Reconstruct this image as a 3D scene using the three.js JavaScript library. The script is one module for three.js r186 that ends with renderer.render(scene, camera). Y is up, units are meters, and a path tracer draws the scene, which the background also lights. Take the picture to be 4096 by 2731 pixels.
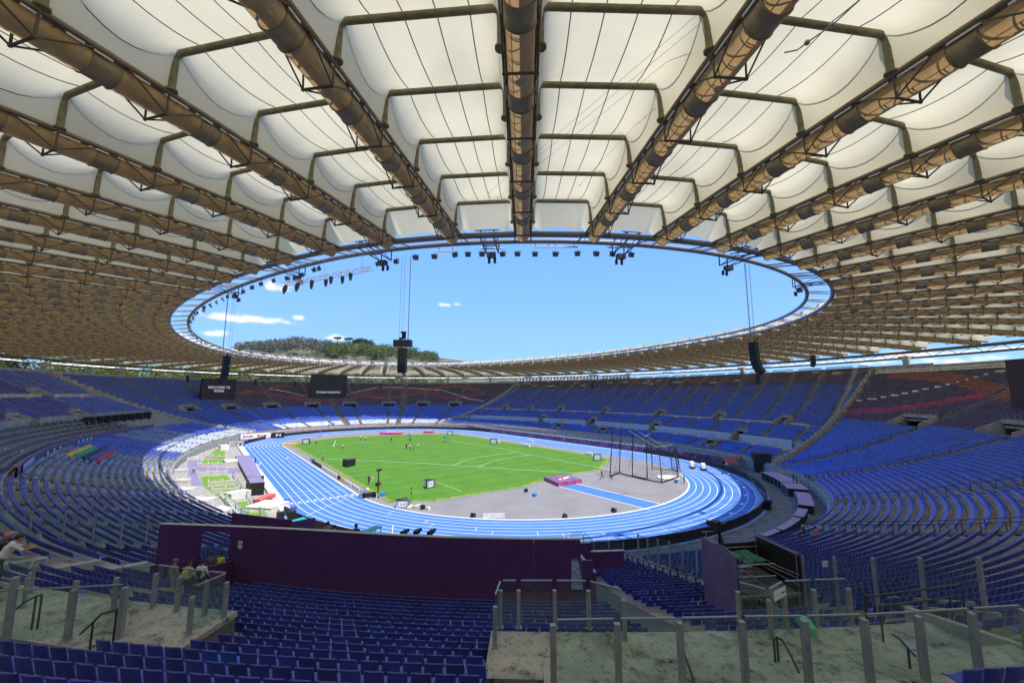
import * as THREE from 'three';
import { MarchingCubes } from 'three/addons/objects/MarchingCubes.js';

// ---------------------------------------------------------------- camera, sky, sun, exposure
const scene = new THREE.Scene();
const CAM = { x: -59.737, y: 17.812, z: 118.204, yaw: 0.6508, pitch: 0.1304, f: 1607.8, cx: 2048, cy: 1365.5 };
const camera = new THREE.PerspectiveCamera((2 * Math.atan(CAM.cy / CAM.f) * 180) / Math.PI, 4096 / 2731, 0.1, 3000);
const camR = new THREE.Vector3(Math.cos(CAM.yaw), 0, Math.sin(CAM.yaw));
const camF = new THREE.Vector3(Math.sin(CAM.yaw) * Math.cos(CAM.pitch), Math.sin(CAM.pitch), -Math.cos(CAM.yaw) * Math.cos(CAM.pitch));
const camU = new THREE.Vector3().crossVectors(camR, camF);
camera.position.set(CAM.x, CAM.y, CAM.z);
camera.lookAt(camera.position.clone().add(camF));
// direction through a pixel of the photograph (4096 x 2731)
function ray(px, py) {
  return camF.clone().addScaledVector(camR, (px - CAM.cx) / CAM.f).addScaledVector(camU, -(py - CAM.cy) / CAM.f);
}
// where that direction meets the level y = h
function atH(px, py, h) {
  const d = ray(px, py); return camera.position.clone().addScaledVector(d, (h - CAM.y) / d.y);
}

let seed = 12345;
function rnd() { seed = (seed * 1664525 + 1013904223) >>> 0; return seed / 4294967296; }
function rr(a, b) { return a + (b - a) * rnd(); }
function hash2(x, y, s = 0) { let h = Math.imul(x | 0, 374761393) ^ Math.imul(y | 0, 668265263) ^ Math.imul(s + 17, 2147483647 - 1013); h = Math.imul(h ^ (h >>> 13), 1274126177); return ((h ^ (h >>> 16)) >>> 0) / 4294967296; }
function vnoise(x, y, per, s) {
  const xi = Math.floor(x), yi = Math.floor(y), fx = x - xi, fy = y - yi, w = (t) => t * t * (3 - 2 * t), m = (a) => ((a % per) + per) % per;
  const a = hash2(m(xi), m(yi), s), b = hash2(m(xi + 1), m(yi), s), c = hash2(m(xi), m(yi + 1), s), d = hash2(m(xi + 1), m(yi + 1), s);
  return a + (b - a) * w(fx) + (c - a) * w(fy) + (a - b - c + d) * w(fx) * w(fy);
}
function fbm(x, y, per, s, oct = 4) { let v = 0, a = 0.5, t = 0; for (let i = 0; i < oct; i++) { v += a * vnoise(x, y, per, s + i * 7); t += a; x *= 2; y *= 2; per *= 2; a *= 0.5; } return v / t; }

// the sky: clear blue air, paler to the horizon, with a few small fair-weather clouds low down
{
  const W = 2048, H = 1024, data = new Float32Array(W * H * 4);
  const clouds = [[960, 1277, 175, 17], [1060, 1283, 90, 11], [1195, 1272, 28, 10], [868, 1337, 44, 12], [1345, 1352, 46, 16], [1775, 1220, 32, 9], [1830, 1217, 22, 5], [1110, 1150, 60, 22], [3640, 1420, 80, 18], [3500, 1452, 60, 9], [3860, 1445, 150, 12], [3930, 1330, 190, 22]]
    .map(([x, y, rx, ry]) => { const d = ray(x, y).normalize(); return { az: Math.atan2(d.z, d.x), el: Math.asin(d.y), ra: rx / CAM.f / 1.1, re: ry / CAM.f / 1.05 }; });
  for (let j = 0; j < H; j++) {
    const el = ((j + 0.5) / H - 0.5) * Math.PI;
    const t = Math.max(0, Math.sin(el)), k = Math.pow(1 - t, 3.2);
    for (let i = 0; i < W; i++) {
      const az = ((i + 0.5) / W - 0.5) * 2 * Math.PI;
      let r = 0.085 + 0.135 * k, g = 0.222 + 0.185 * k, b = 0.60 + 0.07 * k;
      if (el < 0) { const q = Math.min(1, -el * 8); r += (0.30 - r) * q; g += (0.32 - g) * q; b += (0.34 - b) * q; }
      let c = 0;
      for (const o of clouds) {
        let da = az - o.az; if (da > Math.PI) da -= 2 * Math.PI; if (da < -Math.PI) da += 2 * Math.PI;
        const x = da / o.ra, y = (el - o.el) / o.re;
        if (Math.abs(x) > 1.8 || Math.abs(y) > 1.8) continue;
        const n = fbm(da * 70, el * 150, 4096, 3, 4), e = 1 - (x * x + (y < 0 ? 2.2 : 0.8) * y * y) + (n - 0.5) * 1.9;
        c = Math.max(c, Math.min(1, Math.max(0, e * 0.8)));
      }
      if (el > 0.03) c = Math.max(c, 0.07 * Math.max(0, fbm(az * 7 + 3, el * 16, 4096, 11, 5) - 0.54) * 3);
      c = c * c * (3 - 2 * c); r += (0.60 - r) * c; g += (0.61 - g) * c; b += (0.65 - b) * c;
      data.set([r, g, b, 1], (j * W + i) * 4);
    }
  }
  const sky = new THREE.DataTexture(data, W, H, THREE.RGBAFormat, THREE.FloatType);
  sky.mapping = THREE.EquirectangularReflectionMapping; sky.magFilter = sky.minFilter = THREE.LinearFilter; sky.needsUpdate = true;
  scene.background = sky; scene.environment = sky;
}
// the sun: high, behind the near end and a little to the right (from the roof ring's shadow on the track)
const sun = new THREE.DirectionalLight(0xfff1dc, 3.4);
sun.position.set(3.25 * 6, 34 * 6, 15 * 6); sun.target.position.set(0, 0, 0);
sun.castShadow = true; sun.shadow.mapSize.set(4096, 4096);
Object.assign(sun.shadow.camera, { left: -190, right: 190, top: 190, bottom: -190, near: 1, far: 520 });
scene.add(sun, sun.target);
const renderer = new THREE.WebGLRenderer({ antialias: true });
renderer.toneMapping = THREE.LinearToneMapping;
renderer.toneMappingExposure = 2.0;
renderer.shadowMap.enabled = true;

// ---------------------------------------------------------------- helpers
const V = (x, y, z) => new THREE.Vector3(x, y, z);
class MB {                                   // collects faces; uv in metres
  constructor() { this.p = []; this.n = []; this.u = []; this.i = []; this.c = null; }
  tri3(a, b, c, nn) {
    const n = nn || b.clone().sub(a).cross(c.clone().sub(a)).normalize();
    const ax = Math.abs(n.x), ay = Math.abs(n.y), az = Math.abs(n.z), k = this.p.length / 3;
    for (const q of [a, b, c]) { this.p.push(q.x, q.y, q.z); this.n.push(n.x, n.y, n.z); this.u.push(...(ay >= ax && ay >= az ? [q.x, q.z] : ax >= az ? [q.z, q.y] : [q.x, q.y])); }
    this.i.push(k, k + 1, k + 2); return this;
  }
  quad(a, b, c, d) {
    const n = c.clone().sub(a).cross(d.clone().sub(b)).normalize();
    const ax = Math.abs(n.x), ay = Math.abs(n.y), az = Math.abs(n.z), k = this.p.length / 3;
    for (const q of [a, b, c, d]) { this.p.push(q.x, q.y, q.z); this.n.push(n.x, n.y, n.z); this.u.push(...(ay >= ax && ay >= az ? [q.x, q.z] : ax >= az ? [q.z, q.y] : [q.x, q.y])); }
    this.i.push(k, k + 1, k + 2, k, k + 2, k + 3); return this;
  }
  quadUV(a, b, c, d, uv = [[0, 0], [1, 0], [1, 1], [0, 1]]) { const k = this.u.length; this.quad(a, b, c, d); for (let j = 0; j < 4; j++) { this.u[k + 2 * j] = uv[j][0]; this.u[k + 2 * j + 1] = uv[j][1]; } return this; }
  // box from a centre, half axes as vectors
  obox(c, X, Y, Z) {
    const P = (x, y, z) => c.clone().addScaledVector(X, x).addScaledVector(Y, y).addScaledVector(Z, z);
    const a = P(-1, -1, -1), b = P(1, -1, -1), d = P(1, 1, -1), e = P(-1, 1, -1), f = P(-1, -1, 1), g = P(1, -1, 1), h = P(1, 1, 1), i = P(-1, 1, 1);
    if (X.clone().cross(Y).dot(Z) > 0) { this.quad(f, g, h, i).quad(b, a, e, d).quad(g, b, d, h).quad(a, f, i, e).quad(i, h, d, e).quad(a, b, g, f); }
    else { this.quad(i, h, g, f).quad(d, e, a, b).quad(h, d, b, g).quad(e, i, f, a).quad(e, d, h, i).quad(f, g, b, a); }
    return this;
  }
  box(x, y, z, sx, sy, sz) { return this.obox(V(x, y, z), V(sx / 2, 0, 0), V(0, sy / 2, 0), V(0, 0, sz / 2)); }
  // box standing on y, turned about the vertical
  tbox(x, y, z, sx, sy, sz, a = 0) { const c = Math.cos(a), s = Math.sin(a); return this.obox(V(x, y + sy / 2, z), V(c * sx / 2, 0, -s * sx / 2), V(0, sy / 2, 0), V(s * sz / 2, 0, c * sz / 2)); }
  bar(a, b, w, h = w, up = V(0, 1, 0)) {
    const d = b.clone().sub(a), L = d.length(); d.normalize();
    let s = d.clone().cross(up); if (s.lengthSq() < 1e-6) s = d.clone().cross(V(1, 0, 0)); s.normalize(); const t = s.clone().cross(d).normalize();
    return this.obox(a.clone().add(b).multiplyScalar(0.5), d.multiplyScalar(L / 2), s.multiplyScalar(w / 2), t.multiplyScalar(h / 2));
  }
  cyl(a, b, r0, r1 = r0, n = 8, caps = true) {
    const d = b.clone().sub(a).normalize(); let s = d.clone().cross(Math.abs(d.y) > 0.9 ? V(1, 0, 0) : V(0, 1, 0)).normalize(); const t = d.clone().cross(s), k = this.p.length / 3, L = a.distanceTo(b);
    for (let j = 0; j <= n; j++) {
      const A = (j / n) * 2 * Math.PI, N = s.clone().multiplyScalar(Math.cos(A)).addScaledVector(t, Math.sin(A));
      for (const [c, r, v] of [[a, r0, 0], [b, r1, L]]) { this.p.push(c.x + N.x * r, c.y + N.y * r, c.z + N.z * r); this.n.push(N.x, N.y, N.z); this.u.push((j / n) * 2 * Math.PI * r0, v); }
    }
    for (let j = 0; j < n; j++) this.i.push(k + 2 * j, k + 2 * j + 2, k + 2 * j + 3, k + 2 * j, k + 2 * j + 3, k + 2 * j + 1);
    if (caps) for (const [c, r, f] of [[a, r0, -1], [b, r1, 1]]) {
      if (r < 1e-4) continue; const q = this.p.length / 3;
      for (let j = 0; j < n; j++) { const A = (j / n) * 2 * Math.PI, N = s.clone().multiplyScalar(Math.cos(A)).addScaledVector(t, Math.sin(A)); this.p.push(c.x + N.x * r, c.y + N.y * r, c.z + N.z * r); this.n.push(d.x * f, d.y * f, d.z * f); this.u.push(Math.cos(A) * r, Math.sin(A) * r); }
      for (let j = 1; j < n - 1; j++) f > 0 ? this.i.push(q, q + j, q + j + 1) : this.i.push(q, q + j + 1, q + j);
    }
    return this;
  }
  // tube along a polyline with smooth normals
  tube(pts, r, n = 6, closed = false) {
    const m = pts.length, k = this.p.length / 3; let up = V(0, 1, 0), dist = 0;
    for (let j = 0; j < m + (closed ? 1 : 0); j++) {
      const p = pts[j % m], a = closed ? pts[(j - 1 + m) % m] : pts[Math.max(0, j - 1)], b = closed ? pts[(j + 1) % m] : pts[Math.min(m - 1, j + 1)];
      const d = b.clone().sub(a).normalize(); let s = d.clone().cross(up); if (s.lengthSq() < 1e-4) s = d.clone().cross(V(1, 0, 0.3)); s.normalize(); const t = s.clone().cross(d).normalize();
      if (j) dist += p.distanceTo(pts[(j - 1) % m]); const R = typeof r === 'function' ? r(j / (m - 1)) : r;
      for (let q = 0; q <= n; q++) { const A = (q / n) * 2 * Math.PI, N = s.clone().multiplyScalar(Math.cos(A)).addScaledVector(t, Math.sin(A)); this.p.push(p.x + N.x * R, p.y + N.y * R, p.z + N.z * R); this.n.push(N.x, N.y, N.z); this.u.push((q / n) * 2 * Math.PI * R, dist); }
    }
    const rows = m + (closed ? 1 : 0);
    for (let j = 0; j < rows - 1; j++) for (let q = 0; q < n; q++) { const a = k + j * (n + 1) + q, b = a + n + 1; this.i.push(a, b + 1, a + 1, a, b, b + 1); }
    return this;
  }
  // grid of points g[i][j] with smooth normals
  grid(g, flip = false, uvs = null) {
    const R = g.length, C = g[0].length, k = this.p.length / 3;
    for (let i = 0; i < R; i++) for (let j = 0; j < C; j++) {
      const a = g[Math.max(0, i - 1)][j], b = g[Math.min(R - 1, i + 1)][j], c = g[i][Math.max(0, j - 1)], d = g[i][Math.min(C - 1, j + 1)], p = g[i][j];
      const n = b.clone().sub(a).cross(d.clone().sub(c)).normalize(); if (flip) n.negate();
      this.p.push(p.x, p.y, p.z); this.n.push(n.x, n.y, n.z); this.u.push(...(uvs ? uvs(i, j, p) : [p.x, p.z]));
    }
    for (let i = 0; i < R - 1; i++) for (let j = 0; j < C - 1; j++) { const a = k + i * C + j, b = a + 1, c = a + C, d = c + 1; flip ? this.i.push(a, b, d, a, d, c) : this.i.push(a, d, b, a, c, d); }
    return this;
  }
  // a flat outline (array of [x, y]) pulled out along z by t, placed with a matrix
  prism(outline, t, M) {
    const f = outline.map(([x, y]) => V(x, y, t / 2)), b = outline.map(([x, y]) => V(x, y, -t / 2)); if (M) [...f, ...b].forEach((q) => q.applyMatrix4(M));
    const tr = THREE.ShapeUtils.triangulateShape(outline.map(([x, y]) => new THREE.Vector2(x, y)), []);
    const ccw = THREE.ShapeUtils.area(outline.map(([x, y]) => new THREE.Vector2(x, y))) > 0;
    for (const [p, q, r] of tr) { ccw ? this.tri3(f[p], f[q], f[r]).tri3(b[p], b[r], b[q]) : this.tri3(f[p], f[r], f[q]).tri3(b[p], b[q], b[r]); }
    for (let j = 0; j < f.length; j++) { const k = (j + 1) % f.length; ccw ? this.quad(b[j], b[k], f[k], f[j]) : this.quad(f[j], f[k], b[k], b[j]); }
    return this;
  }
  ball(c, rx, ry, rz, nu = 10, nv = 7) {
    const g = []; for (let i = 0; i <= nv; i++) { const row = [], a = (i / nv) * Math.PI; for (let j = 0; j <= nu; j++) { const b = (j / nu) * 2 * Math.PI; row.push(V(c.x + rx * Math.sin(a) * Math.cos(b), c.y + ry * Math.cos(a), c.z + rz * Math.sin(a) * Math.sin(b))); } g.push(row); }
    const k = this.p.length / 3; this.grid(g, true); let q = k;
    for (const row of g) for (const p of row) { const n = V((p.x - c.x) / (rx * rx), (p.y - c.y) / (ry * ry), (p.z - c.z) / (rz * rz)).normalize(); this.n.splice(q * 3, 3, n.x, n.y, n.z); q++; }
    return this;
  }
  geo() {
    const g = new THREE.BufferGeometry();
    g.setAttribute('position', new THREE.Float32BufferAttribute(this.p, 3)); g.setAttribute('normal', new THREE.Float32BufferAttribute(this.n, 3)); g.setAttribute('uv', new THREE.Float32BufferAttribute(this.u, 2)); g.setIndex(this.i); return g;
  }
}
const taken = {};
function numbered(n) { const k = taken[n] = (taken[n] ?? -1) + 1; return k ? n + '_' + String(k).padStart(3, '0') : n; }
function put(o) { o.castShadow = o.receiveShadow = true; return o; }
function part(name, mb, m, parent, label) { const o = put(new THREE.Mesh(mb.isBufferGeometry ? mb : mb.geo(), m)); o.name = name; if (label) o.userData.label = label; parent.add(o); return o; }
function thing(name, label, category, group, x = 0, y = 0, z = 0, turn = 0) { const o = new THREE.Group(); o.name = numbered(name); o.position.set(x, y, z); o.rotation.y = turn; o.userData = { label, category }; if (group) o.userData.group = group; scene.add(o); return o; }
function single(name, mb, m, label, category, group) { const o = part(numbered(name), mb, m, scene); o.userData = { label, category }; if (group) o.userData.group = group; return o; }
function struct(name, mb, m) { const o = part(numbered(name), mb, m, scene); o.userData.kind = 'structure'; return o; }
function copyOf(src, label, group) { const o = src.clone(); o.name = numbered(src.name.replace(/_\d{3}$/, '')); o.userData = { ...src.userData }; if (label) o.userData.label = label; if (group) o.userData.group = group; scene.add(o); return o; }

// ---------------------------------------------------------------- materials
function tex(size, f, metres, srgb = true, sizeY = size) {
  const d = new Uint8Array(size * sizeY * 4);
  for (let j = 0; j < sizeY; j++) for (let i = 0; i < size; i++) { const c = f(i / size, j / sizeY, i, j); d.set([c[0], c[1], c[2], 255].map((v) => Math.max(0, Math.min(255, v))), (j * size + i) * 4); }
  const t = new THREE.DataTexture(d, size, sizeY); t.wrapS = t.wrapT = THREE.RepeatWrapping; t.magFilter = THREE.LinearFilter; t.minFilter = THREE.LinearMipmapLinearFilter; t.generateMipmaps = true;
  if (srgb) t.colorSpace = THREE.SRGBColorSpace; t.repeat.set(1 / metres, 1 / metres); t.needsUpdate = true; return t;
}
const S = (l) => 255 * Math.pow(l, 1 / 2.2);        // linear 0..1 to an sRGB byte
const lin = (r, g, b) => new THREE.Color().setRGB(r, g, b);
function mat(r, g, b, rough = 0.7, o = {}) { return new THREE.MeshStandardMaterial({ color: lin(r, g, b), roughness: rough, ...o }); }
function mottled(r, g, b, amt, metres, s, rough, o = {}) {       // a colour with coarse and fine patches
  const t = tex(256, (u, v) => { const n = 1 + amt * ((fbm(u * 6, v * 6, 6, s, 5) - 0.5) * 1.8 + (hash2(u * 256, v * 256, s) - 0.5) * 0.5); return [S(r * n), S(g * n), S(b * n)]; }, metres);
  return new THREE.MeshStandardMaterial({ map: t, roughness: rough, ...o });
}
const M = {
  concrete: mottled(0.34, 0.32, 0.28, 0.5, 5, 21, 0.92),
  darkConcrete: mottled(0.14, 0.135, 0.125, 0.45, 4, 22, 0.92),
  platform: new THREE.MeshStandardMaterial({ roughness: 0.9, map: tex(512, (u, v, i, j) => { const n = fbm(u * 4, v * 4, 4, 31, 6), st = Math.max(0, fbm(u * 14 + 2, v * 14, 14, 33, 5) - 0.52) * 3, pit = Math.max(0, fbm(u * 60, v * 34, 60, 37, 2) - 0.66) * 2.2, h = hash2(i, j, 3); const l = 0.36 + (n - 0.5) * 0.30 - st * 0.22 - pit * 0.5 + (h - 0.5) * 0.08; return [S(l * 1.0), S(l * 0.97), S(l * 0.87)]; }, 3.6), bumpMap: tex(256, (u, v) => { const q = 255 * fbm(u * 16, v * 16, 16, 35, 5); return [q, q, q]; }, 2, false), bumpScale: 0.03 }),
  aisle: mottled(0.082, 0.092, 0.108, 0.5, 3, 23, 0.9),
  greyWall: mottled(0.36, 0.36, 0.35, 0.35, 6, 24, 0.85),
  cream: mottled(0.52, 0.49, 0.42, 0.3, 5, 25, 0.8),
  white: mottled(0.74, 0.74, 0.73, 0.12, 4, 26, 0.6),
  palePaint: mottled(0.44, 0.50, 0.60, 0.16, 5, 27, 0.7),
  steel: mat(0.30, 0.31, 0.32, 0.45, { metalness: 0.6 }),
  post: mottled(0.30, 0.31, 0.33, 0.25, 1.2, 28, 0.5, { metalness: 0.25 }),
  railDark: mat(0.05, 0.052, 0.055, 0.5, { metalness: 0.3 }),
  brown: mottled(0.27, 0.215, 0.135, 0.4, 3, 29, 0.6),
  brownDark: mottled(0.12, 0.10, 0.072, 0.4, 3, 30, 0.6),
  bow: mottled(0.22, 0.20, 0.11, 0.5, 1.6, 36, 0.75),
  tube: new THREE.MeshPhysicalMaterial({ map: tex(128, (u, v, i, j) => { const n = 1 + 0.5 * (fbm(u * 5, v * 5, 5, 38, 4) - 0.5) + 0.1 * (hash2(i, j, 5) - 0.5); return [S(0.50 * n), S(0.355 * n), S(0.17 * n)]; }, 2.5), roughness: 0.9, transmission: 0.40, thickness: 0, side: THREE.DoubleSide }),
  collar: mottled(0.33, 0.255, 0.15, 0.4, 2, 39, 0.55),
  membrane: new THREE.MeshPhysicalMaterial({ map: tex(512, (u, v, i, j) => { const n = fbm(u * 4, v * 4, 4, 41, 6), d = Math.max(0, fbm(u * 3 + 5, v * 3, 3, 43, 5) - 0.56) * 0.9; const l = 0.80 + (n - 0.5) * 0.14 - d * 0.5 + (hash2(i, j, 9) - 0.5) * 0.02; return [S(l), S(l * 0.94), S(l * 0.68)]; }, 16), roughness: 1, transmission: 0.46, thickness: 0, side: THREE.DoubleSide }),
  seam: mat(0.10, 0.10, 0.085, 0.8),
  ring: mat(0.05, 0.052, 0.06, 0.45, { metalness: 0.2 }),
  ringPaint: mottled(0.24, 0.24, 0.255, 0.15, 3, 44, 0.5),
  ringWhite: mottled(0.70, 0.70, 0.69, 0.1, 3, 44, 0.5),
  lampGrey: mottled(0.17, 0.175, 0.19, 0.2, 1, 49, 0.5),
  black: mat(0.012, 0.012, 0.014, 0.6),
  navyBlack: mat(0.012, 0.014, 0.022, 0.55),
  purple: mottled(0.082, 0.024, 0.122, 0.3, 3, 45, 0.55),
  purpleLight: mottled(0.16, 0.10, 0.22, 0.3, 3, 46, 0.6),
  mauve: mottled(0.34, 0.24, 0.36, 0.25, 3, 47, 0.7),
  pink: mottled(0.50, 0.07, 0.17, 0.25, 2, 48, 0.6),
  red: mat(0.55, 0.03, 0.03, 0.6), orange: mat(0.8, 0.16, 0.03, 0.6), yellow: mat(0.75, 0.46, 0.02, 0.6), green: mat(0.01, 0.32, 0.14, 0.6), teal: mat(0.02, 0.30, 0.33, 0.6),
  boxBlue: mat(0.01, 0.23, 0.62, 0.5),
  seat: new THREE.MeshStandardMaterial({ color: 0xffffff, roughness: 0.42 }),
  glass: new THREE.MeshPhysicalMaterial({ color: lin(0.84, 0.935, 0.89), roughness: 0.02, transmission: 0.985, thickness: 0, ior: 1.45 }),
};
// ---------------------------------------------------------------- the plan: a four-centred oval and its offsets
const ZC = 44.5, R0 = 56, DC = 105, AL = Math.atan2(DC, ZC), RS = R0 + Math.hypot(DC, ZC);
// point at offset o outside the roof opening, facing direction th (0 = towards the near end +z, growing to +x)
function plan(th, o) {
  th = ((th + Math.PI) % (2 * Math.PI) + 2 * Math.PI) % (2 * Math.PI) - Math.PI; const a = Math.abs(th), s = Math.sin(th), c = Math.cos(th);
  if (a <= AL) return V((R0 + o) * s, 0, ZC + (R0 + o) * c);
  if (a >= Math.PI - AL) return V((R0 + o) * s, 0, -ZC + (R0 + o) * c);
  return V((th > 0 ? -DC : DC) + (RS + o) * s, 0, (RS + o) * c);
}
function radius(th) { const a = Math.abs(((th + Math.PI) % (2 * Math.PI) + 2 * Math.PI) % (2 * Math.PI) - Math.PI); return a <= AL || a >= Math.PI - AL ? R0 : RS; }
function offsetOf(x, z) { const ax = Math.abs(x), az = Math.abs(z); return az > ZC && Math.atan2(ax, az - ZC) < AL ? Math.hypot(ax, az - ZC) - R0 : Math.hypot(ax + DC, az) - RS; }
function thetaOf(x, z) { const ax = Math.abs(x), az = Math.abs(z); let t = az > ZC && Math.atan2(ax, az - ZC) < AL ? Math.atan2(ax, az - ZC) : Math.atan2(ax + DC, az); if (z < 0) t = Math.PI - t; return x < 0 ? -t : t; }
function bowlY(o) { const u = Math.max(o + 1.4, 0); return 2 + 0.19 * u + 0.0038 * u * u; }       // the rake of the bowl
// where the direction through a pixel meets the bowl (raised by dy)
function onBowl(px, py, dy = 0) { const d = ray(px, py), p = camera.position.clone().addScaledVector(d, 2); for (let k = 0; k < 9000; k++) { p.addScaledVector(d, 0.04); const o = offsetOf(p.x, p.z); if ((o > -1.4 && p.y < bowlY(o) + dy) || p.y < 0) break; } return p; }
const DEG = Math.PI / 180;

// ---------------------------------------------------------------- ground, field and track
const Z0 = 42.195;                                        // centres of the bends
function stadiumLoop(r, n = 72, z0 = Z0) { const a = []; for (let k = 0; k <= n; k++) { const t = -Math.PI / 2 + (Math.PI * k) / n; a.push(V(r * Math.sin(t), 0, z0 + r * Math.cos(t))); } for (let k = 0; k <= n; k++) { const t = Math.PI / 2 + (Math.PI * k) / n; a.push(V(r * Math.sin(t), 0, -z0 + r * Math.cos(t))); } return a; }
function loopStrip(mb, A, B, y) { const n = A.length; for (let k = 0; k < n; k++) { const j = (k + 1) % n; mb.quad(V(A[k].x, y, A[k].z), V(A[j].x, y, A[j].z), V(B[j].x, y, B[j].z), V(B[k].x, y, B[k].z)); } return mb; }
function loopWall(mb, A, y0, y1) { const n = A.length; for (let k = 0; k < n; k++) { const j = (k + 1) % n; mb.quad(V(A[k].x, y0, A[k].z), V(A[j].x, y0, A[j].z), V(A[j].x, y1, A[j].z), V(A[k].x, y1, A[k].z)); } return mb; }
function disc(mb, pts, y) { const s = pts.map((p) => new THREE.Vector2(p.x, -p.z)); for (const [a, b, c] of THREE.ShapeUtils.triangulateShape(s, [])) { const q = [a, b, c].map((k) => V(pts[k].x, y, pts[k].z)); const up = q[1].clone().sub(q[0]).cross(q[2].clone().sub(q[0])).y; up > 0 ? mb.tri3(...q) : mb.tri3(q[0], q[2], q[1]); } return mb; }
const trackTex = tex(512, (u, v, i, j) => { const n = 1 + 0.22 * (fbm(u * 5, v * 5, 5, 51, 6) - 0.5) + 0.16 * (hash2(i, j, 51) - 0.5); return [S(0.048 * n), S(0.175 * n), S(0.53 * n)]; }, 9);
M.track = new THREE.MeshStandardMaterial({ map: trackTex, roughness: 0.85 });
M.apron = mottled(0.20, 0.34, 0.66, 0.2, 8, 52, 0.85);
M.dark = mottled(0.012, 0.012, 0.016, 0.3, 4, 58, 0.85);
M.tartanGrey = new THREE.MeshStandardMaterial({ roughness: 0.9, map: tex(512, (u, v, i, j) => { const n = 1 + 0.30 * (fbm(u * 4, v * 4, 4, 53, 6) - 0.5) + 0.14 * (hash2(i, j, 53) - 0.5) + 0.25 * Math.max(0, fbm(u * 3, v * 14, 14, 55, 4) - 0.6); return [S(0.205 * n), S(0.205 * n), S(0.215 * n)]; }, 13) });
M.grass = new THREE.MeshStandardMaterial({ roughness: 0.95, map: tex(1024, (u, v, i, j) => { const n = 1 + 0.34 * (fbm(u * 7, v * 7, 7, 57, 6) - 0.5) + 0.5 * (hash2(i, j, 57) - 0.5) + 0.2 * (fbm(u * 40, v * 9, 40, 59, 3) - 0.5) + 0.05 * Math.sign(Math.sin(v * 6 * Math.PI)), y = 0.9 + 0.3 * fbm(u * 3, v * 3, 3, 61, 3); return [S(0.060 * n * y), S(0.190 * n), S(0.004 * n)]; }, 17) });
M.grassDry = mottled(0.17, 0.24, 0.04, 0.5, 3, 62, 0.95);
M.line = mat(0.72, 0.72, 0.72, 0.75);
M.lineGreenish = mat(0.62, 0.70, 0.42, 0.85);
M.terrain = mottled(0.10, 0.12, 0.05, 0.5, 30, 63, 1);

struct('ground', new MB().quad(V(-1500, -0.25, 1500), V(1500, -0.25, 1500), V(1500, -0.25, -1500), V(-1500, -0.25, -1500)), M.terrain);
struct('stadium_floor', disc(new MB(), stadiumLoop(64, 48), -0.06), M.darkConcrete);
{
  const trk = struct('running_track', loopStrip(new MB(), stadiumLoop(36.35), stadiumLoop(47.55), 0), M.track);
  const RAD = 36.5;
  for (let k = 0; k < 10; k++) { const r = RAD + 1.22 * k, w = k ? 0.05 : 0.07; part('lane_line', loopStrip(new MB(), stadiumLoop(r - w), stadiumLoop(r + w), 0.006), M.line, trk); }
  part('kerb', loopWall(loopWall(loopStrip(new MB(), stadiumLoop(36.28), stadiumLoop(36.40), 0.05), stadiumLoop(36.40), -0.02, 0.05), stadiumLoop(36.28), -0.02, 0.05), M.white, trk);
  const flat = (x0, z0, x1, z1, w, y = 0.010) => { const d = V(x1 - x0, 0, z1 - z0).normalize(), s = V(-d.z, 0, d.x).multiplyScalar(w / 2), a = V(x0, y, z0), b = V(x1, y, z1); return new MB().quad(a.clone().add(s), b.clone().add(s), b.clone().sub(s), a.clone().sub(s)); };
  part('finish_line', flat(-36.5, 42.195, -47.48, 42.195, 0.11), M.line, trk);
  for (let k = 0; k < 9; k++) part('lane_number', flat(-36.5 - 1.22 * k - 0.36, 41.3, -36.5 - 1.22 * k - 0.86, 41.3, 0.55), M.line, trk);
  for (const z of [36.2, 33.6]) part('relay_line', flat(-36.5, z, -47.48, z, 0.08), M.line, trk);
  // the curved start line past the finish, the staggered lines round the near bend, and the chute lines of the far corner
  const curveLine = (a0, a1, r0, r1, w, z0 = Z0) => { const m = new MB(); for (let q = 0; q < 12; q++) { const f = (t) => { const a = (a0 + (a1 - a0) * t) * DEG, r = r0 + (r1 - r0) * t; return V(r * Math.sin(a), 0.012, z0 + r * Math.cos(a)); }; const p = f(q / 12), n = f((q + 1) / 12), d = n.clone().sub(p).normalize(), s = V(-d.z, 0, d.x).multiplyScalar(w / 2); m.quad(p.clone().add(s), n.clone().add(s), n.clone().sub(s), p.clone().sub(s)); } return m; };
  part('start_line', curveLine(-90, -79.5, 36.5, 47.48, 0.08), M.line, trk);
  part('start_line', curveLine(-62, -57, 42.6, 47.48, 0.08), M.line, trk);
  for (let k = 1; k < 9; k++) { const a = -80 + k * 11.3, r = RAD + 1.22 * k; part('stagger_line', curveLine(a, a, r, r + 1.22, 0.08), M.line, trk); part('stagger_line', curveLine(a - 12 + k, a - 12 + k, r, r + 1.22, 0.06), M.line, trk); part('stagger_line', curveLine(62 - k * 3.1, 62 - k * 3.1, r, r + 0.8, 0.08), M.line, trk); }
  // chute of the home straight, running past the far bend
  const ch = new MB(); ch.quad(V(-47.55, 0.002, -42), V(-36.4, 0.002, -42), V(-36.4, 0.002, -68), V(-47.55, 0.002, -71)); part('sprint_chute', ch, M.track, trk);
  for (let k = 1; k < 10; k++) part('lane_line', flat(-36.5 - 1.22 * k, -42, -36.5 - 1.22 * k, -66, 0.09, 0.008), M.line, trk);
}
struct('track_apron', loopStrip(new MB(), stadiumLoop(47.5), stadiumLoop(49.5), -0.006), M.apron);
struct('field_surround', disc(new MB(), stadiumLoop(36.4), -0.012), M.tartanGrey);
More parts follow.
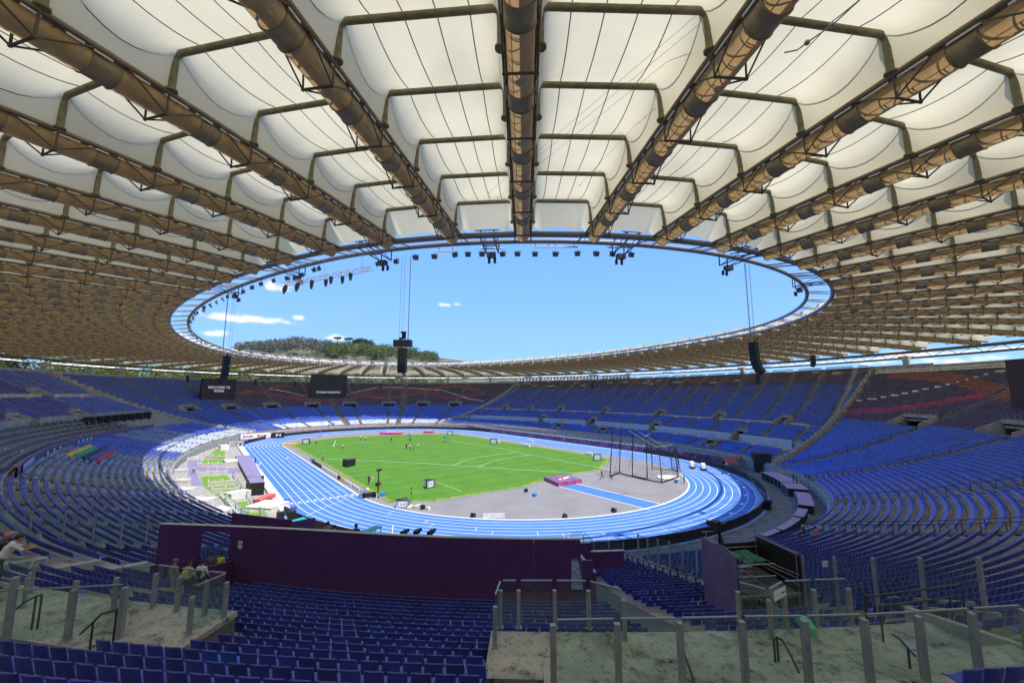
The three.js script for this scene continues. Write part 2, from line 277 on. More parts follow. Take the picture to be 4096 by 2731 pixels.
{
  // the grass, squared off where the grey event areas begin
  const g = [[-33.9, 50.5], [-33.9, -43.5], [-29, -53], [-22, -57.5], [-8.8, -61.9], [6, -57], [20.8, -52.0], [30.4, -47], [32.5, -40], [32.6, 38], [31.6, 43.6], [24, 47.8], [17, 52.6], [10, 52.2], [-3.4, 53.6], [-9.1, 55.3], [-20, 54.6], [-27.5, 54.4]].map(([x, z]) => V(x, 0, z));
  const gr = struct('grass_field', disc(new MB(), g, 0.004), M.grass);
  const edge = new MB(); for (let k = 0; k < g.length; k++) { const a = g[k], b = g[(k + 1) % g.length], d = b.clone().sub(a).normalize(), s = V(-d.z, 0, d.x).multiplyScalar(0.9), y = V(0, 0.009, 0); edge.quad(a.clone().add(s).add(y), b.clone().add(s).add(y), b.clone().addScaledVector(s, -0.15).add(y), a.clone().addScaledVector(s, -0.15).add(y)); }
  part('dry_grass_edge', edge, M.grassDry, gr);
  const seg = (pts, w, m, y) => { const e = new MB(); for (let k = 0; k < pts.length - 1; k++) { const a = V(pts[k][0], y, pts[k][1]), b = V(pts[k + 1][0], y, pts[k + 1][1]), d = b.clone().sub(a).normalize(), s = V(-d.z, 0, d.x).multiplyScalar(w / 2); e.quad(a.clone().add(s), b.clone().add(s), b.clone().sub(s), a.clone().sub(s)); } part('field_line', e, m, gr); };
  const G = (x, y) => { const p = atH(x, y, 0); return [p.x, p.z]; };
  // lines of the throwing sector and the arcs across it
  seg([G(2378, 1896), G(1995, 1873), G(1700, 1853), G(1275, 1833)], 0.14, M.line, 0.016);
  seg([G(2440, 1878), G(2132, 1822), G(1990, 1792), G(1800, 1762)], 0.14, M.line, 0.017);
  seg([G(1812, 1860), G(1860, 1842), G(1905, 1830), G(1990, 1817), G(2052, 1811)], 0.14, M.lineGreenish, 0.018);
  seg([G(1915, 1865), G(1960, 1848), G(2010, 1836), G(2070, 1826), G(2128, 1818)], 0.12, M.line, 0.019);
  seg([G(1745, 1928), G(1850, 1966)], 0.08, M.lineGreenish, 0.0205);
  seg([G(1333, 1786), G(1341, 1762)], 0.16, M.lineGreenish, 0.0215);
  seg([G(1340, 1776), G(1450, 1767), G(1512, 1771)], 0.16, M.lineGreenish, 0.0225);
  // blue run-ups over the grey ends
  const ru = part('run_up_lane', new MB().quad(V(-3.2, 0.004, 79.2), V(1.3, 0.004, 79.2), V(1.3, 0.004, 59.0), V(-3.2, 0.004, 59.0)), M.track, gr);
  part('run_up_line', new MB().quad(V(-3.25, 0.010, 79.2), V(-3.05, 0.010, 79.2), V(-3.05, 0.010, 59), V(-3.25, 0.010, 59)).quad(V(1.15, 0.010, 79), V(1.35, 0.010, 79), V(1.35, 0.010, 59), V(1.15, 0.010, 59)), M.line, gr);
  part('run_up_lane', new MB().quad(V(8, 0.004, -77), V(12.5, 0.004, -77), V(9.5, 0.004, -58), V(5, 0.004, -58)), M.track, gr);
}
// ---------------------------------------------------------------- the roof: radial trusses, membrane bays, the ring round the opening
const RIBS = 80, OA = 2.0, OB = 60.5;
const ribY = (o) => 33.2 - 0.0007 * (o - 2) * (o - 2);
const STN = []; for (let o = 4.2; o < 59; o += 4.7) STN.push(o);            // stations of the bows along a truss
// directions of the trusses: equal steps along the ring
const TH = [];
{
  const le = (R0 + OA) * 2 * AL, ls = (RS + OA) * (Math.PI - 2 * AL), tot = 2 * (le + ls), th0 = -39.1 * DEG;
  const at = (s) => { s = ((s % tot) + tot) % tot; // s = 0 at th = -AL
    if (s < le) return -AL + s / (R0 + OA); s -= le; if (s < ls) return AL + s / (RS + OA); s -= ls; if (s < le) return Math.PI - AL + s / (R0 + OA); s -= le; return -(Math.PI - AL) + s / (RS + OA); };
  const s0 = (th0 + AL) * (R0 + OA); for (let k = 0; k < RIBS; k++) TH.push(at(s0 + (k * tot) / RIBS));
}
const inView = (p, marginPx = 500) => { const d = p.clone().sub(camera.position), z = d.dot(camF); if (z < 0.5) return false; const x = CAM.cx + (CAM.f * d.dot(camR)) / z, y = CAM.cy - (CAM.f * d.dot(camU)) / z; return x > -marginPx && x < 4096 + marginPx && y > -marginPx && y < 2731 + marginPx; };
// one truss, in its own frame: x outwards from the ring, y up from the chord, z across. Its height follows ribY.
function trussParts(detail) {
  const list = [], P = (o, y, z) => V(o - OA, ribY(o) + y, z), n = detail ? 14 : 8, yc = -0.42, r = 0.61;
  const shell = (o0, o1, rad, m) => { const rows = Math.max(2, Math.ceil((o1 - o0) / 1.2)), g = []; for (let i = 0; i <= rows; i++) { const o = o0 + ((o1 - o0) * i) / rows, row = []; for (let j = 0; j <= n; j++) { const a = (-230 + (280 * j) / n) * DEG; row.push(P(o, yc + rad * Math.sin(a), rad * Math.cos(a))); } g.push(row); } return m.grid(g, true, (i, j, p) => [p.x, (j / n) * 2.4]); };
  const col = (o0, o1, rad, m) => { shell(o0, o1, rad, m); for (const o of [o0, o1]) { const pts = []; for (let j = 0; j <= n; j++) { const a = (-230 + (280 * j) / n) * DEG; pts.push(P(o, yc + rad * Math.sin(a), rad * Math.cos(a))); } m.tube(pts, 0.045, 5); } return m; };
  const bracket = (o, m) => {
    for (const s of [-1, 1]) { const b = P(o, -1.2, 0.74 * s); m.cyl(b, P(o, -0.12, 0.78 * s), 0.05, 0.05, 6); for (const q of [-1, 1]) { const oo = Math.min(OB, Math.max(OA, o + q * 1.75)); m.cyl(b, P(oo, -0.10, 0.76 * s), 0.045, 0.045, 6); } m.ball(b, 0.09, 0.09, 0.09, 6, 4); }
    return m.cyl(P(o, -1.2, -0.80), P(o, -1.2, 0.80), 0.065, 0.065, 6);
  };
  const lacing = (o0, o1, m) => { const k = Math.max(1, Math.round((o1 - o0) / 1.18)); for (let i = 0; i < k; i++) { const a = o0 + ((o1 - o0) * i) / k, b = o0 + ((o1 - o0) * (i + 1)) / k, s = i % 2 ? 1 : -1; m.cyl(P(a, -0.05, -0.72 * s), P(b, -0.05, 0.72 * s), 0.035, 0.035, 5, false); m.cyl(P(b, -0.05, -0.72), P(b, -0.05, 0.72), 0.04, 0.04, 5, false); if (detail) { m.cyl(P(a, -0.1, -0.70 * s), P((a + b) / 2, yc - 0.45, 0), 0.03, 0.03, 5, false); m.bar(P(a, -0.45, 0.2), P(b, -0.45, 0.2), 0.04); m.bar(P(a, -0.45, -0.2), P(b, -0.45, -0.2), 0.04); m.bar(P(b, -0.45, -0.22), P(b, -0.45, 0.22), 0.05); } } return m; };
  const chord = (z, m) => { const pts = []; for (let k = 0; k <= 20; k++) pts.push(P(OA + ((OB - OA) * k) / 20, 0, z)); return m.tube(pts, 0.13, detail ? 8 : 5); };
  for (const z of [-0.74, 0.74]) {
    list.push(['edge_chord', chord(z, new MB()), M.brown]);
    const fl = []; for (let k = 0; k <= 20; k++) { const o = OA + ((OB - OA) * k) / 20; fl.push([P(o, -0.02, z * 0.97), P(o, -0.2, z * 0.77)]); } list.push(['added_flange', new MB().grid(fl), M.brown]);  // plates added to close the truss slots against sun streaks
    const lf = new MB(); for (let o = OA + 0.6, q = 0; o < OB - 1.5; q++) { const len = 0.5 + 0.9 * hash2(q, z > 0 ? 1 : 2, 4); lf.bar(P(o, -0.22, z * 1.0), P(o + len, -0.22, z * 1.0), 0.05, 0.09); o += len + 0.25 + 0.5 * hash2(q, 3, 5); } list.push(['glimpse_bar', lf, M.white, 1]);  // white bars added in place of sky glimpses that the plates close off
  }
  if (detail) {
    STN.forEach((o, k) => {
      const a = k ? STN[k - 1] + 2.9 : OA + 0.2, b = o + 1.85;
      list.push(['gutter_shell', shell(a, b, r, new MB()), M.tube], ['collar', col(b, b + 1.05, r + 0.035, new MB()), M.collar], ['bracket', bracket(o, new MB()), M.brownDark], ['lacing', lacing(a, o + 2.9, new MB()), M.brownDark]);
    });
  } else {
    const t = new MB(), c = new MB(), b = new MB(), l = new MB();
    STN.forEach((o, k) => { const a = k ? STN[k - 1] + 2.9 : OA + 0.2; shell(a, o + 1.85, r, t); col(o + 1.85, o + 2.9, r + 0.035, c); bracket(o, b); lacing(a, o + 2.9, l); });
    list.push(['gutter_shell', t, M.tube, 1], ['collar', c, M.collar, 1], ['bracket', b, M.brownDark, 1], ['lacing', l, M.brownDark, 1]);
  }
  return list.map(([n2, m, mt, st]) => [n2, m.geo(), mt, st]);
}
const detailTruss = trussParts(true), plainTruss = trussParts(false);
for (let k = 0; k < RIBS; k++) {
  const p = plan(TH[k], OA), mid = plan(TH[k], 25); mid.y = 33; const q = plan(TH[k], 12); q.y = 33;
  const near = (inView(mid) || inView(q)) && mid.distanceTo(camera.position) < 75;
  const g = thing('roof_truss', near ? 'brown radial roof truss with a gutter tube, collars and triangular brackets overhead' : 'distant brown roof truss with a gutter tube across the far roof', 'roof truss', near ? 'radial trusses overhead' : 'radial trusses of the far roof', p.x, 0, p.z, TH[k] - Math.PI / 2);
  for (const [n, geo, m, st] of near ? detailTruss : plainTruss) { const q = part(n, geo, m, g); if (st) q.userData.kind = 'stuff'; }
}
// one membrane bay between two trusses, carried on bows with legs
function bowHeight(o) { return o > 52 ? 2.25 - (o - 52) * 0.14 : 2.25; }
function bay(k) {
  const a = TH[k]; let b = TH[(k + 1) % RIBS]; if (b < a) b += 2 * Math.PI;
  const ea = V(Math.sin(a), 0, Math.cos(a)), eb = V(Math.sin(b), 0, Math.cos(b)), la = V(ea.z, 0, -ea.x), lb = V(-eb.z, 0, eb.x);
  const A = (o) => plan(a, o).addScaledVector(la, 0.76), B = (o) => plan(b, o).addScaledVector(lb, 0.76);
  const cen = plan((a + b) / 2, 20); cen.y = 34; const c2 = plan((a + b) / 2, 8); c2.y = 34; const c3 = plan((a + b) / 2, 40); c3.y = 34;
  const vis = inView(cen) || inView(c2) || inView(c3), near = vis && cen.distanceTo(camera.position) < 62;
  const prof = (e, H, r) => e <= 0 ? 0 : e < r ? H - r + Math.sqrt(Math.max(0, r * r - (r - e) * (r - e))) : H;
  const pt = (o, u, lift = 0) => {
    const p = A(o), q = B(o), w = p.distanceTo(q), e = Math.min(u, 1 - u) * w; p.lerp(q, u);
    let ph = 0; { let i = 0; while (i < STN.length && STN[i] < o) i++; const l = i ? STN[i - 1] : STN[0] - 4.7, h = i < STN.length ? STN[i] : STN[STN.length - 1] + 4.7; ph = (o - l) / (h - l); }
    const sgn = Math.sin(Math.PI * ph), H = bowHeight(o), es = Math.min(1, e / 0.25);
    const ya = prof(e, H, 0.75) * (e < 0.02 ? 0 : 1), ym = (H - 0.36) * Math.pow(1 - Math.pow(Math.abs(2 * u - 1), 5), 0.8);
    const mixw = Math.pow(sgn, 0.8);
    const half = Math.min(1, e / (w * 0.5)); p.y = ribY(o) + 0.1 + (ya * (1 - mixw) + (ym + 0.18 * half) * mixw) * es + lift; return p;
  };
  const edgeO = (u) => 1.95 + 0.3 * (1 - (2 * u - 1) * (2 * u - 1));
  const t = thing('canopy_bay', near ? 'cream translucent canopy bay on curved bows between two roof trusses overhead' : 'distant cream canopy bay between two trusses of the far roof', 'canopy', near ? 'canopy bays overhead' : 'canopy bays of the far roof');
  const bounds = [null, ...STN, OB]; const NU = near ? 22 : 12, NS = near ? 8 : 4;
  const US = []; for (let j = 0; j <= NU; j++) { const s = j / NU; US.push(0.5 - 0.5 * Math.sign(0.5 - s) * Math.pow(Math.abs(1 - 2 * s), 0.62)); }
  let all = new MB(), allB = new MB(), allS = new MB();
  for (let i = 0; i < bounds.length - 1; i++) {
    const g = []; for (let s = 0; s <= NS; s++) { const row = []; for (const u of US) { const o0 = bounds[i] === null ? edgeO(u) : bounds[i], o = o0 + ((bounds[i + 1] - o0) * s) / NS; const p = pt(o, u); if (bounds[i] === null) { const f = (o - edgeO(u)) / (STN[0] - edgeO(u)); p.y -= (1 - f) * 1.8 * Math.min(1, Math.min(u, 1 - u) * 6); } row.push(p); } g.push(row); }
    const m = near ? new MB() : all; m.grid(g, false, (s, j, p) => [p.x, p.z]);
    if (near) part('membrane_panel', m, M.membrane, t);
    if (vis && i) {      // welded seams of the cloth, run as thin strips under it
      const sm = near ? new MB() : allS;
      for (const f of near ? [0.035, 0.2, 0.4, 0.6, 0.8, 0.965] : [0.25, 0.5, 0.75]) { const pts = []; for (let s = 0; s <= NS; s++) pts.push(pt(bounds[i] + ((bounds[i + 1] - bounds[i]) * s) / NS, f, -0.03)); sm.tube(pts, near ? 0.028 : 0.035, 4); }
      if (near) part('seam', sm, M.seam, t);
    }
    if (i < STN.length) {  // a bow: two legs standing on the chords and a beam with rounded shoulders
      const o = bounds[i + 1], w = A(o).distanceTo(B(o)), H = bowHeight(o), pts = [], at = (e, y) => { const p = A(o).lerp(B(o), e / w); p.y = ribY(o) + y; return p; };
      const bm = near ? new MB() : allB, rc = 0.34, ch = H - 0.17;
      for (let q = 0; q <= 4; q++) { const g2 = (q / 4) * Math.PI / 2; pts.push(at(0.12 + rc * (1 - Math.cos(g2)), ch - rc + rc * Math.sin(g2))); } for (let q = 1; q < 4; q++) pts.push(at(0.12 + rc + ((w - 0.24 - 2 * rc) * q) / 4, ch)); for (let q = 4; q >= 0; q--) { const g2 = (q / 4) * Math.PI / 2; pts.push(at(w - 0.12 - rc * (1 - Math.cos(g2)), ch - rc + rc * Math.sin(g2))); }
      bm.tube(pts, 0.175, near ? 9 : 5); for (const e of [0.12, w - 0.12]) bm.cyl(at(e, 0.02), at(e, ch - rc + 0.04), 0.165, 0.175, near ? 10 : 6, false).cyl(at(e, 0.02), at(e, 0.12), 0.27, 0.27, near ? 10 : 6);
      if (near) part('bow', bm, M.bow, t);
    }
  }
  if (!near) { part('membrane', all, M.membrane, t); part('bows', allB, M.bow, t).userData.kind = 'stuff'; if (vis) part('seams', allS, M.seam, t).userData.kind = 'stuff'; }
}
for (let k = 0; k < RIBS; k++) bay(k);
// the ring truss
function loopAt(o, y, n = 240) { const a = []; for (let k = 0; k < n; k++) { const p = plan(-Math.PI + (2 * Math.PI * k) / n, o); p.y = y; a.push(p); } return a; }
function evenLoop(o, y, n) { const L = loopAt(o, y, 2400), out = []; let tot = 0; const d = [0]; for (let k = 0; k < L.length; k++) { tot += L[k].distanceTo(L[(k + 1) % L.length]); d.push(tot); } let j = 0; for (let k = 0; k < n; k++) { const s = (tot * k) / n; while (d[j + 1] < s) j++; out.push(L[j].clone().lerp(L[(j + 1) % L.length], (s - d[j]) / (d[j + 1] - d[j]))); } return out; }
{
  const t = thing('roof_ring', 'oval steel ring truss of two tubes round the roof opening', 'roof ring');
  const far = (p) => p.z < -60;
  for (const [o, y, r] of [[1.9, 33.05, 0.30], [-1.25, 33.6, 0.27]]) part('ring_tube', new MB().tube(evenLoop(o, y, 320), r, 10, true), M.ringPaint, t);
  for (let k = 0; k < RIBS; k++) {
    const a = plan(TH[k], 1.9), b = plan(TH[k], -1.25); a.y = 33.05; b.y = 33.6; const s = V(Math.cos(TH[k]), 0, -Math.sin(TH[k])).multiplyScalar(0.8), m = M.ringPaint, e = new MB();
    const c = plan((TH[k] + (TH[(k + 1) % RIBS] < TH[k] ? TH[(k + 1) % RIBS] + 2 * Math.PI : TH[(k + 1) % RIBS])) / 2, 1.9); c.y = 33.05;
    e.cyl(a.clone().add(s), b.clone().add(s), 0.08, 0.08, 6).cyl(a.clone().sub(s), b.clone().sub(s), 0.08, 0.08, 6).cyl(a.clone().add(s), b.clone(), 0.03, 0.03, 5).cyl(a.clone().sub(s), b.clone(), 0.03, 0.03, 5);
    if (far(a)) { e.cyl(a, plan(TH[k] + 0.03, -1.25).setY(33.6), 0.13, 0.13, 6); e.cyl(a, plan(TH[k] - 0.03, -1.25).setY(33.6), 0.13, 0.13, 6); }
    part('ring_strut', e, m, t);
  }
  // upper walkway tube of the white far part
  const up = loopAt(-0.2, 35.3, 240).filter((p) => p.z < -72); up.sort((p, q) => p.x - q.x); part('upper_tube', new MB().tube(up, 0.27, 8), M.ringPaint, t);
  const um = new MB(); up.forEach((p, k) => { if (k % 2 === 0) um.cyl(p, plan(thetaOf(p.x, p.z), -1.25).setY(33.6), 0.12, 0.12, 6).cyl(p, plan(thetaOf(p.x, p.z) + 0.035, 1.9).setY(33.05), 0.1, 0.1, 6).cyl(p, plan(thetaOf(p.x, p.z) - 0.035, 1.9).setY(33.05), 0.1, 0.1, 6); }); part('upper_strut', um, M.ringPaint, t);
}
{
  const t = thing('outer_roof_ring', 'dark outer ring girder carrying the roof trusses above the stand rim', 'ring girder');
  part('girder_tube', new MB().tube(evenLoop(59.5, ribY(59.5) - 0.9, 240), 0.42, 8, true), M.brownDark, t);
  part('girder_tube', new MB().tube(evenLoop(61.8, ribY(60) - 2.4, 240), 0.30, 8, true), M.brownDark, t);
  const m = new MB(), A = evenLoop(59.5, ribY(59.5) - 0.9, 160), B = evenLoop(61.8, ribY(60) - 2.4, 160); for (let k = 0; k < 160; k++) m.cyl(A[k], B[k], 0.09, 0.09, 5, false).cyl(A[k], B[(k + 1) % 160], 0.07, 0.07, 5, false); part('girder_web', m, M.brownDark, t);
  // white eaves panels below the girder
  const e = new MB(), C = evenLoop(62.4, ribY(60) - 2.0, 160), D = evenLoop(63.6, ribY(60) - 1.5, 160); for (let k = 0; k < 160; k++) { const j = (k + 1) % 160; if (k % 8 === 7) continue; e.quad(C[k], C[j], D[j], D[k]); } part('eaves_panel', e, M.white, t);
}
for (let k = 0; k < 24; k++) {
  const th = -Math.PI + ((k + 0.31) / 24) * 2 * Math.PI, p = plan(th, 60.6), t = thing('roof_column', 'tall pale concrete column holding up the roof behind the stand rim', 'column', 'columns behind the rim', p.x, 0, p.z, th);
  part('shaft', new MB().cyl(V(0, -0.2, 0), V(0, 27.6, 0), 0.85, 0.75, 12), M.greyWall, t); part('head', new MB().cyl(V(0, 27.6, 0), V(0, 28.6, 0), 0.8, 1.3, 12).box(0, 28.8, 0, 2.4, 0.4, 2.4), M.cream, t);
}
// ---------------------------------------------------------------- the stands
// limits of the side stands: almost straight lines across the long axis
const sideEdge = (x) => 76 + 0.11 * Math.abs(x);
function isSide(x, z) { return Math.abs(z) < sideEdge(x) && Math.abs(x) > 30; }
const sectorOf = (p) => isSide(p.x, p.z) ? (p.x > 0 ? 'right' : 'left') : p.z > 0 ? 'near' : 'far';
const ROW = 0.98, ROWS = [];
for (let o = -1; o < 55; o += ROW) ROWS.push(o);
// level of the tread under a row, by stand
function treadY(sec, o) {
  if (sec === 'right') return o < 8.3 ? bowlY(o) + 0.1 : o < 13 ? 4.25 : o < 23 ? bowlY(o) + 0.25 : bowlY(o) + 0.35 + Math.max(0, o - 40) * 0.06;
  if (sec === 'left') return o < 16.8 ? bowlY(o) : o < 27 ? bowlY(o) + 0.35 : bowlY(o) + 0.2;
  return bowlY(o);
}
const azN = (p) => Math.atan2(p.x, Math.abs(p.z) - ZC) / DEG;               // bearing from a bend's centre
const AISLES = { near: [[-65.5, 1.3], [-52.5, 1.5], [-34.8, 2.0], [-28.5, 1.5], [-3, 1.4], [14.5, 1.3], [33.3, 1.4], [46.5, 1.3]], far: [[-52, 1.3], [-38, 1.5], [-29.5, 1.3], [-19, 1.3], [-7, 1.3], [0.3, 3.2], [7.3, 1.3], [21, 1.3], [26.5, 2.6], [34.5, 1.3], [48, 1.4]] };
// mouths in the terraces: [stand, pixel of the left and right end of the opening's lintel, level of the row behind]
const VOMS = [];
for (const [x0, x1, y] of [[695, 785, 1628], [871, 957, 1625], [1046, 1124, 1624], [1213, 1285, 1622], [1368, 1433, 1621], [1520, 1588, 1621], [1653, 1725, 1620], [1787, 1850, 1619], [3563, 3742, 1692], [3946, 4160, 1722]]) {
  const p = onBowl((x0 + x1) / 2, y), a = onBowl(x0, y), b = onBowl(x1, y), w = Math.min(7.5, Math.max(4.2, Math.hypot(a.x - b.x, a.z - b.z)));
  VOMS.push({ sec: p.z > 0 ? 'near' : 'far', th: thetaOf(p.x, p.z), o: 28.2, w, d: 3.2 });
}
for (const [x0, x1, y, o] of [[1995, 2034, 1630, 23.2], [2099, 2133, 1634, 23.2], [2217, 2256, 1640, 23.2], [2397, 2432, 1646, 23.2], [2612, 2657, 1660, 23.2], [2838, 2896, 1672, 23.2], [3086, 3158, 1690, 23.2], [2148, 2183, 1682, 13.2], [2344, 2382, 1697, 13.2], [2585, 2642, 1722, 13.2], [2909, 2981, 1750, 13.2], [2794, 2843, 1797, 1.5], [2385, 2410, 1742, 1.5], [2210, 2235, 1722, 1.5]]) {
  // the opening lies on the line of its tier: step along the ray until that offset is reached
  const d = ray((x0 + x1) / 2, y); let t = 20; while (t < 400 && offsetOf(CAM.x + d.x * t, CAM.z + d.z * t) < 60 && !(CAM.x + d.x * t > 40 && offsetOf(CAM.x + d.x * t, CAM.z + d.z * t) >= o)) t += 0.1;
  const p = V(CAM.x + d.x * t, 0, CAM.z + d.z * t); VOMS.push({ sec: 'right', th: thetaOf(p.x, p.z), o, w: 3.4, d: 3.0 });
}
for (const [z, o] of [[-62, 41.2], [-40, 41.2], [-18, 41.2], [4, 41.2], [-52, 28.2], [-25, 28.2]]) { VOMS.push({ sec: 'left', th: thetaOf(-(RS + o) * 0.97 + DC, z), o, w: 4.6, d: 3 }); }
for (const v of VOMS) { v.y = treadY(v.sec, v.o - 0.4); v.p = plan(v.th, v.o); }
const walkZone = (az, o) => (az > -39.7 && az < -30.3 && o > 26.3 && o < 28.95) || (az > -51.6 && az < -45.1 && o > 25.0 && o < 28.6);
function blocked(sec, p, o, forSeat) {
  const th = thetaOf(p.x, p.z);
  for (const v of VOMS) if (v.sec === sec && Math.abs(o - v.o - v.d / 2) < v.d / 2 + (forSeat ? 0.75 : 0.1)) { let dt = th - v.th; if (dt > Math.PI) dt -= 2 * Math.PI; if (dt < -Math.PI) dt += 2 * Math.PI; if (Math.abs(dt) * (radius(th) + o) < v.w / 2 + (forSeat ? 0.7 : 0)) return true; }
  if (sec === 'near') {
    const az = azN(p); if (walkZone(az, o)) return true;
    if (az > -57.8 && az < -35.4 && o > 2.5 && o < (az < -47 ? 15.7 + 0.0162 * (az + 47) * (az + 47) : 15.6) && forSeat) return true;
    if (az > -31.9 && az < -28 && o > 15.4 && o < 19.6 && forSeat) return true;
    if (az > -39.75 && az < -33.2 && o > 28.5 && o < 46 && forSeat) return true;
    if (az > -51.8 && az < -46.2 && o > 25.4 && o < 29.2 && forSeat) return true;
    if (az > -33.2 && az < -28 && o > 25.2 && o < 29.6 && forSeat) return true;
  }
  if (forSeat) {
    if (sec === 'near' || sec === 'far') { const az = azN(p); for (const [a, w] of AISLES[sec]) if (Math.abs(az - a) * DEG * (R0 + o) < w / 2 + 0.15) return true; }
    else { const k = sec === 'right' ? 9.2 : 10.5, q = (((p.z + (sec === 'right' && o < 23 ? 4.1 : 0)) % k) + k) % k; if (Math.min(q, k - q) < 0.72) return true; }
    if (Math.abs(Math.abs(p.z) - sideEdge(p.x)) < 1.1 && Math.abs(p.x) > 35) return true;
    if (sec === 'right' && ((o > 8.0 && o < 13.3) || (o > 22.2 && o < 23.5) || o < 0.2)) return true;
    if (sec === 'left' && p.z < 36 && ((o > 16.3 && o < 27.4) || (o > 39.6 && o < 41.6))) return true;
    if (sec === 'left' && Math.abs(p.z - 35.2) < 0.9) return true;
    
  }
  return false;
}
// stepped terraces, one per stand
const STANDS = {};
for (const [sec, label] of [['near', 'near curved grandstand of blue seats on grey concrete terraces'], ['far', 'far curved grandstand with wavy red ribbons in its upper seats'], ['right', 'right side grandstand in three tiers with pale parapet walls'], ['left', 'left side grandstand with press desks and purple fascia']]) {
  const t = STANDS[sec] = thing('grandstand', label, 'grandstand'), m = new MB(), N = 460;
  ROWS.forEach((o, k) => {
    const o1 = o + ROW, y = treadY(sec, o), yb = k ? treadY(sec, o - ROW) : sec === 'right' ? -0.06 : y - 0.5;
    for (let i = 0; i < N; i++) {
      const t0 = -Math.PI + (2 * Math.PI * i) / N, t1 = t0 + (2 * Math.PI) / N, c = plan((t0 + t1) / 2, o + ROW / 2); if (sectorOf(c) !== sec || blocked(sec, c, o + ROW / 2, false)) continue;
      const a = plan(t0, o), b = plan(t1, o), d = plan(t1, o1), e = plan(t0, o1); a.y = b.y = d.y = e.y = y; m.quad(a, b, d, e);
      const f = a.clone(), g = b.clone(); f.y = g.y = yb; m.quad(f, g, b, a);
    }
  });
  part('terrace', m, M.concrete, t);
  // front wall below the first row and the parapet along the rim
  const fw = new MB(), rim = new MB();
  for (let i = 0; i < N; i++) {
    const t0 = -Math.PI + (2 * Math.PI * i) / N, t1 = t0 + (2 * Math.PI) / N, c = plan((t0 + t1) / 2, 20); if (sectorOf(c) !== sec) continue;
    const A = plan(t0, -1.25), B = plan(t1, -1.25), up = (p, y) => V(p.x, y, p.z), ey = ROWS[0]; fw.quad(up(A, -0.1), up(B, -0.1), up(B, 1.75), up(A, 1.75)); fw.quad(up(A, 1.75), up(B, 1.75), up(plan(t1, -1), 1.75), up(plan(t0, -1), 1.75));
    const y0 = treadY(sec, 54), y1 = y0 + (sec === 'right' ? 0.8 : 1.5), C = plan(t0, 55.05), D = plan(t1, 55.05), E = plan(t0, 55.35), F = plan(t1, 55.35); rim.quad(up(C, y0 - 0.5), up(D, y0 - 0.5), up(D, y1), up(C, y1)); rim.quad(up(C, y1), up(D, y1), up(F, y1), up(E, y1)); rim.quad(up(F, 0), up(E, 0), up(E, y1), up(F, y1));
  }
  part('front_wall', fw, M.greyWall, t); part('rim_parapet', rim, M.greyWall, t);
}
// stairs in the aisles
function stair(sec, at, o0, o1, w) {
  const m = new MB(); for (let o = o0; o < o1; o += ROW / 2) { const y = treadY(sec, o - 0.001) + (Math.round((o - o0) / (ROW / 2)) % 2 ? 0.5 * (treadY(sec, o + ROW / 2) - treadY(sec, o - ROW / 2)) * 0 : 0) + 0.05; const c = at(o + ROW / 4), q = at(o + ROW / 2), d = q.clone().sub(at(o)).setY(0).normalize(), s = V(-d.z, 0, d.x); const k = Math.floor((o + 1 + 1e-6) / ROW), oy = -1 + k * ROW, f = (o - oy) / ROW, yy = treadY(sec, oy) + (f > 0.4 ? 0.5 * (treadY(sec, oy + ROW) - treadY(sec, oy)) : 0.03); c.y = yy - 0.15; if (!blocked(sec, c, o + ROW / 4, false)) m.obox(c, d.multiplyScalar(ROW / 4), V(0, 0.17, 0), s.multiplyScalar(w / 2)); }
  if (m.i.length) part('aisle_stair', m, M.aisle, STANDS[sec]);
}
for (const sec of ['near', 'far']) for (const [az, w] of AISLES[sec]) stair(sec, (o) => { const p = plan(az * DEG, o); if (sec === 'far') p.z = -p.z; return p; }, -1, 54.6, w);
for (const sec of ['right', 'left']) { const k = sec === 'right' ? 9.2 : 10.5; for (const [o0, o1, sh] of sec === 'right' ? [[-1 + ROW * 2, 8, 4.1], [13.06, 22.3, 4.1], [23.42, 54.6, 0]] : [[-1, 16.5, 0], [28.6, 39.5, 0], [41.9, 54.6, 0]]) for (let j = -9; j <= 9; j++) { const z = j * k - sh, f = (o) => { const x = Math.sqrt((RS + o) * (RS + o) - z * z) - DC; return V(sec === 'right' ? x : -x, 0, z); }; if (Math.abs(z) < sideEdge(62) - 2 && Math.abs(z) < sideEdge(f(o1).x) - 2) stair(sec, f, o0, o1, 1.2); } }
// the stepped walls that close the side stands
for (const sx of [1, -1]) for (const sz of [1, -1]) {
  const sec = sx > 0 ? 'right' : 'left', m = new MB();
  for (let o = -1; o < 54; o += ROW * 2) { let z = 80; for (let q = 0; q < 30; q++) { const x = Math.abs(plan(thetaOf(60, z), o).x); z = sideEdge(plan(thetaOf(Math.sqrt(Math.max(1, (RS + o) ** 2 - z * z)) - DC, z), o).x || x); } const pt = (oo) => { const x = Math.sqrt(Math.max(1, (R0 + oo) ** 2 - (z - ZC) ** 2)), th = Math.atan2(x, z - ZC); return th < AL ? V(x, 0, z) : V(Math.sqrt((RS + oo) ** 2 - z * z) - DC, 0, z); }; const a = pt(o), b = pt(o + ROW * 2); const y = bowlY(o + ROW * 2) + (sx < 0 && sz > 0 ? 0.04 : 0.95), c = a.clone().add(b).multiplyScalar(0.5); m.obox(V(c.x * sx, y / 2 - 0.02, c.z * sz), V(sx * (b.x - a.x) / 2, 0, sz * (b.z - a.z) / 2), V(0, y / 2, 0), V(0, 0, 0.22)); }
  part('end_wall', m, M.greyWall, STANDS[sec]);
}
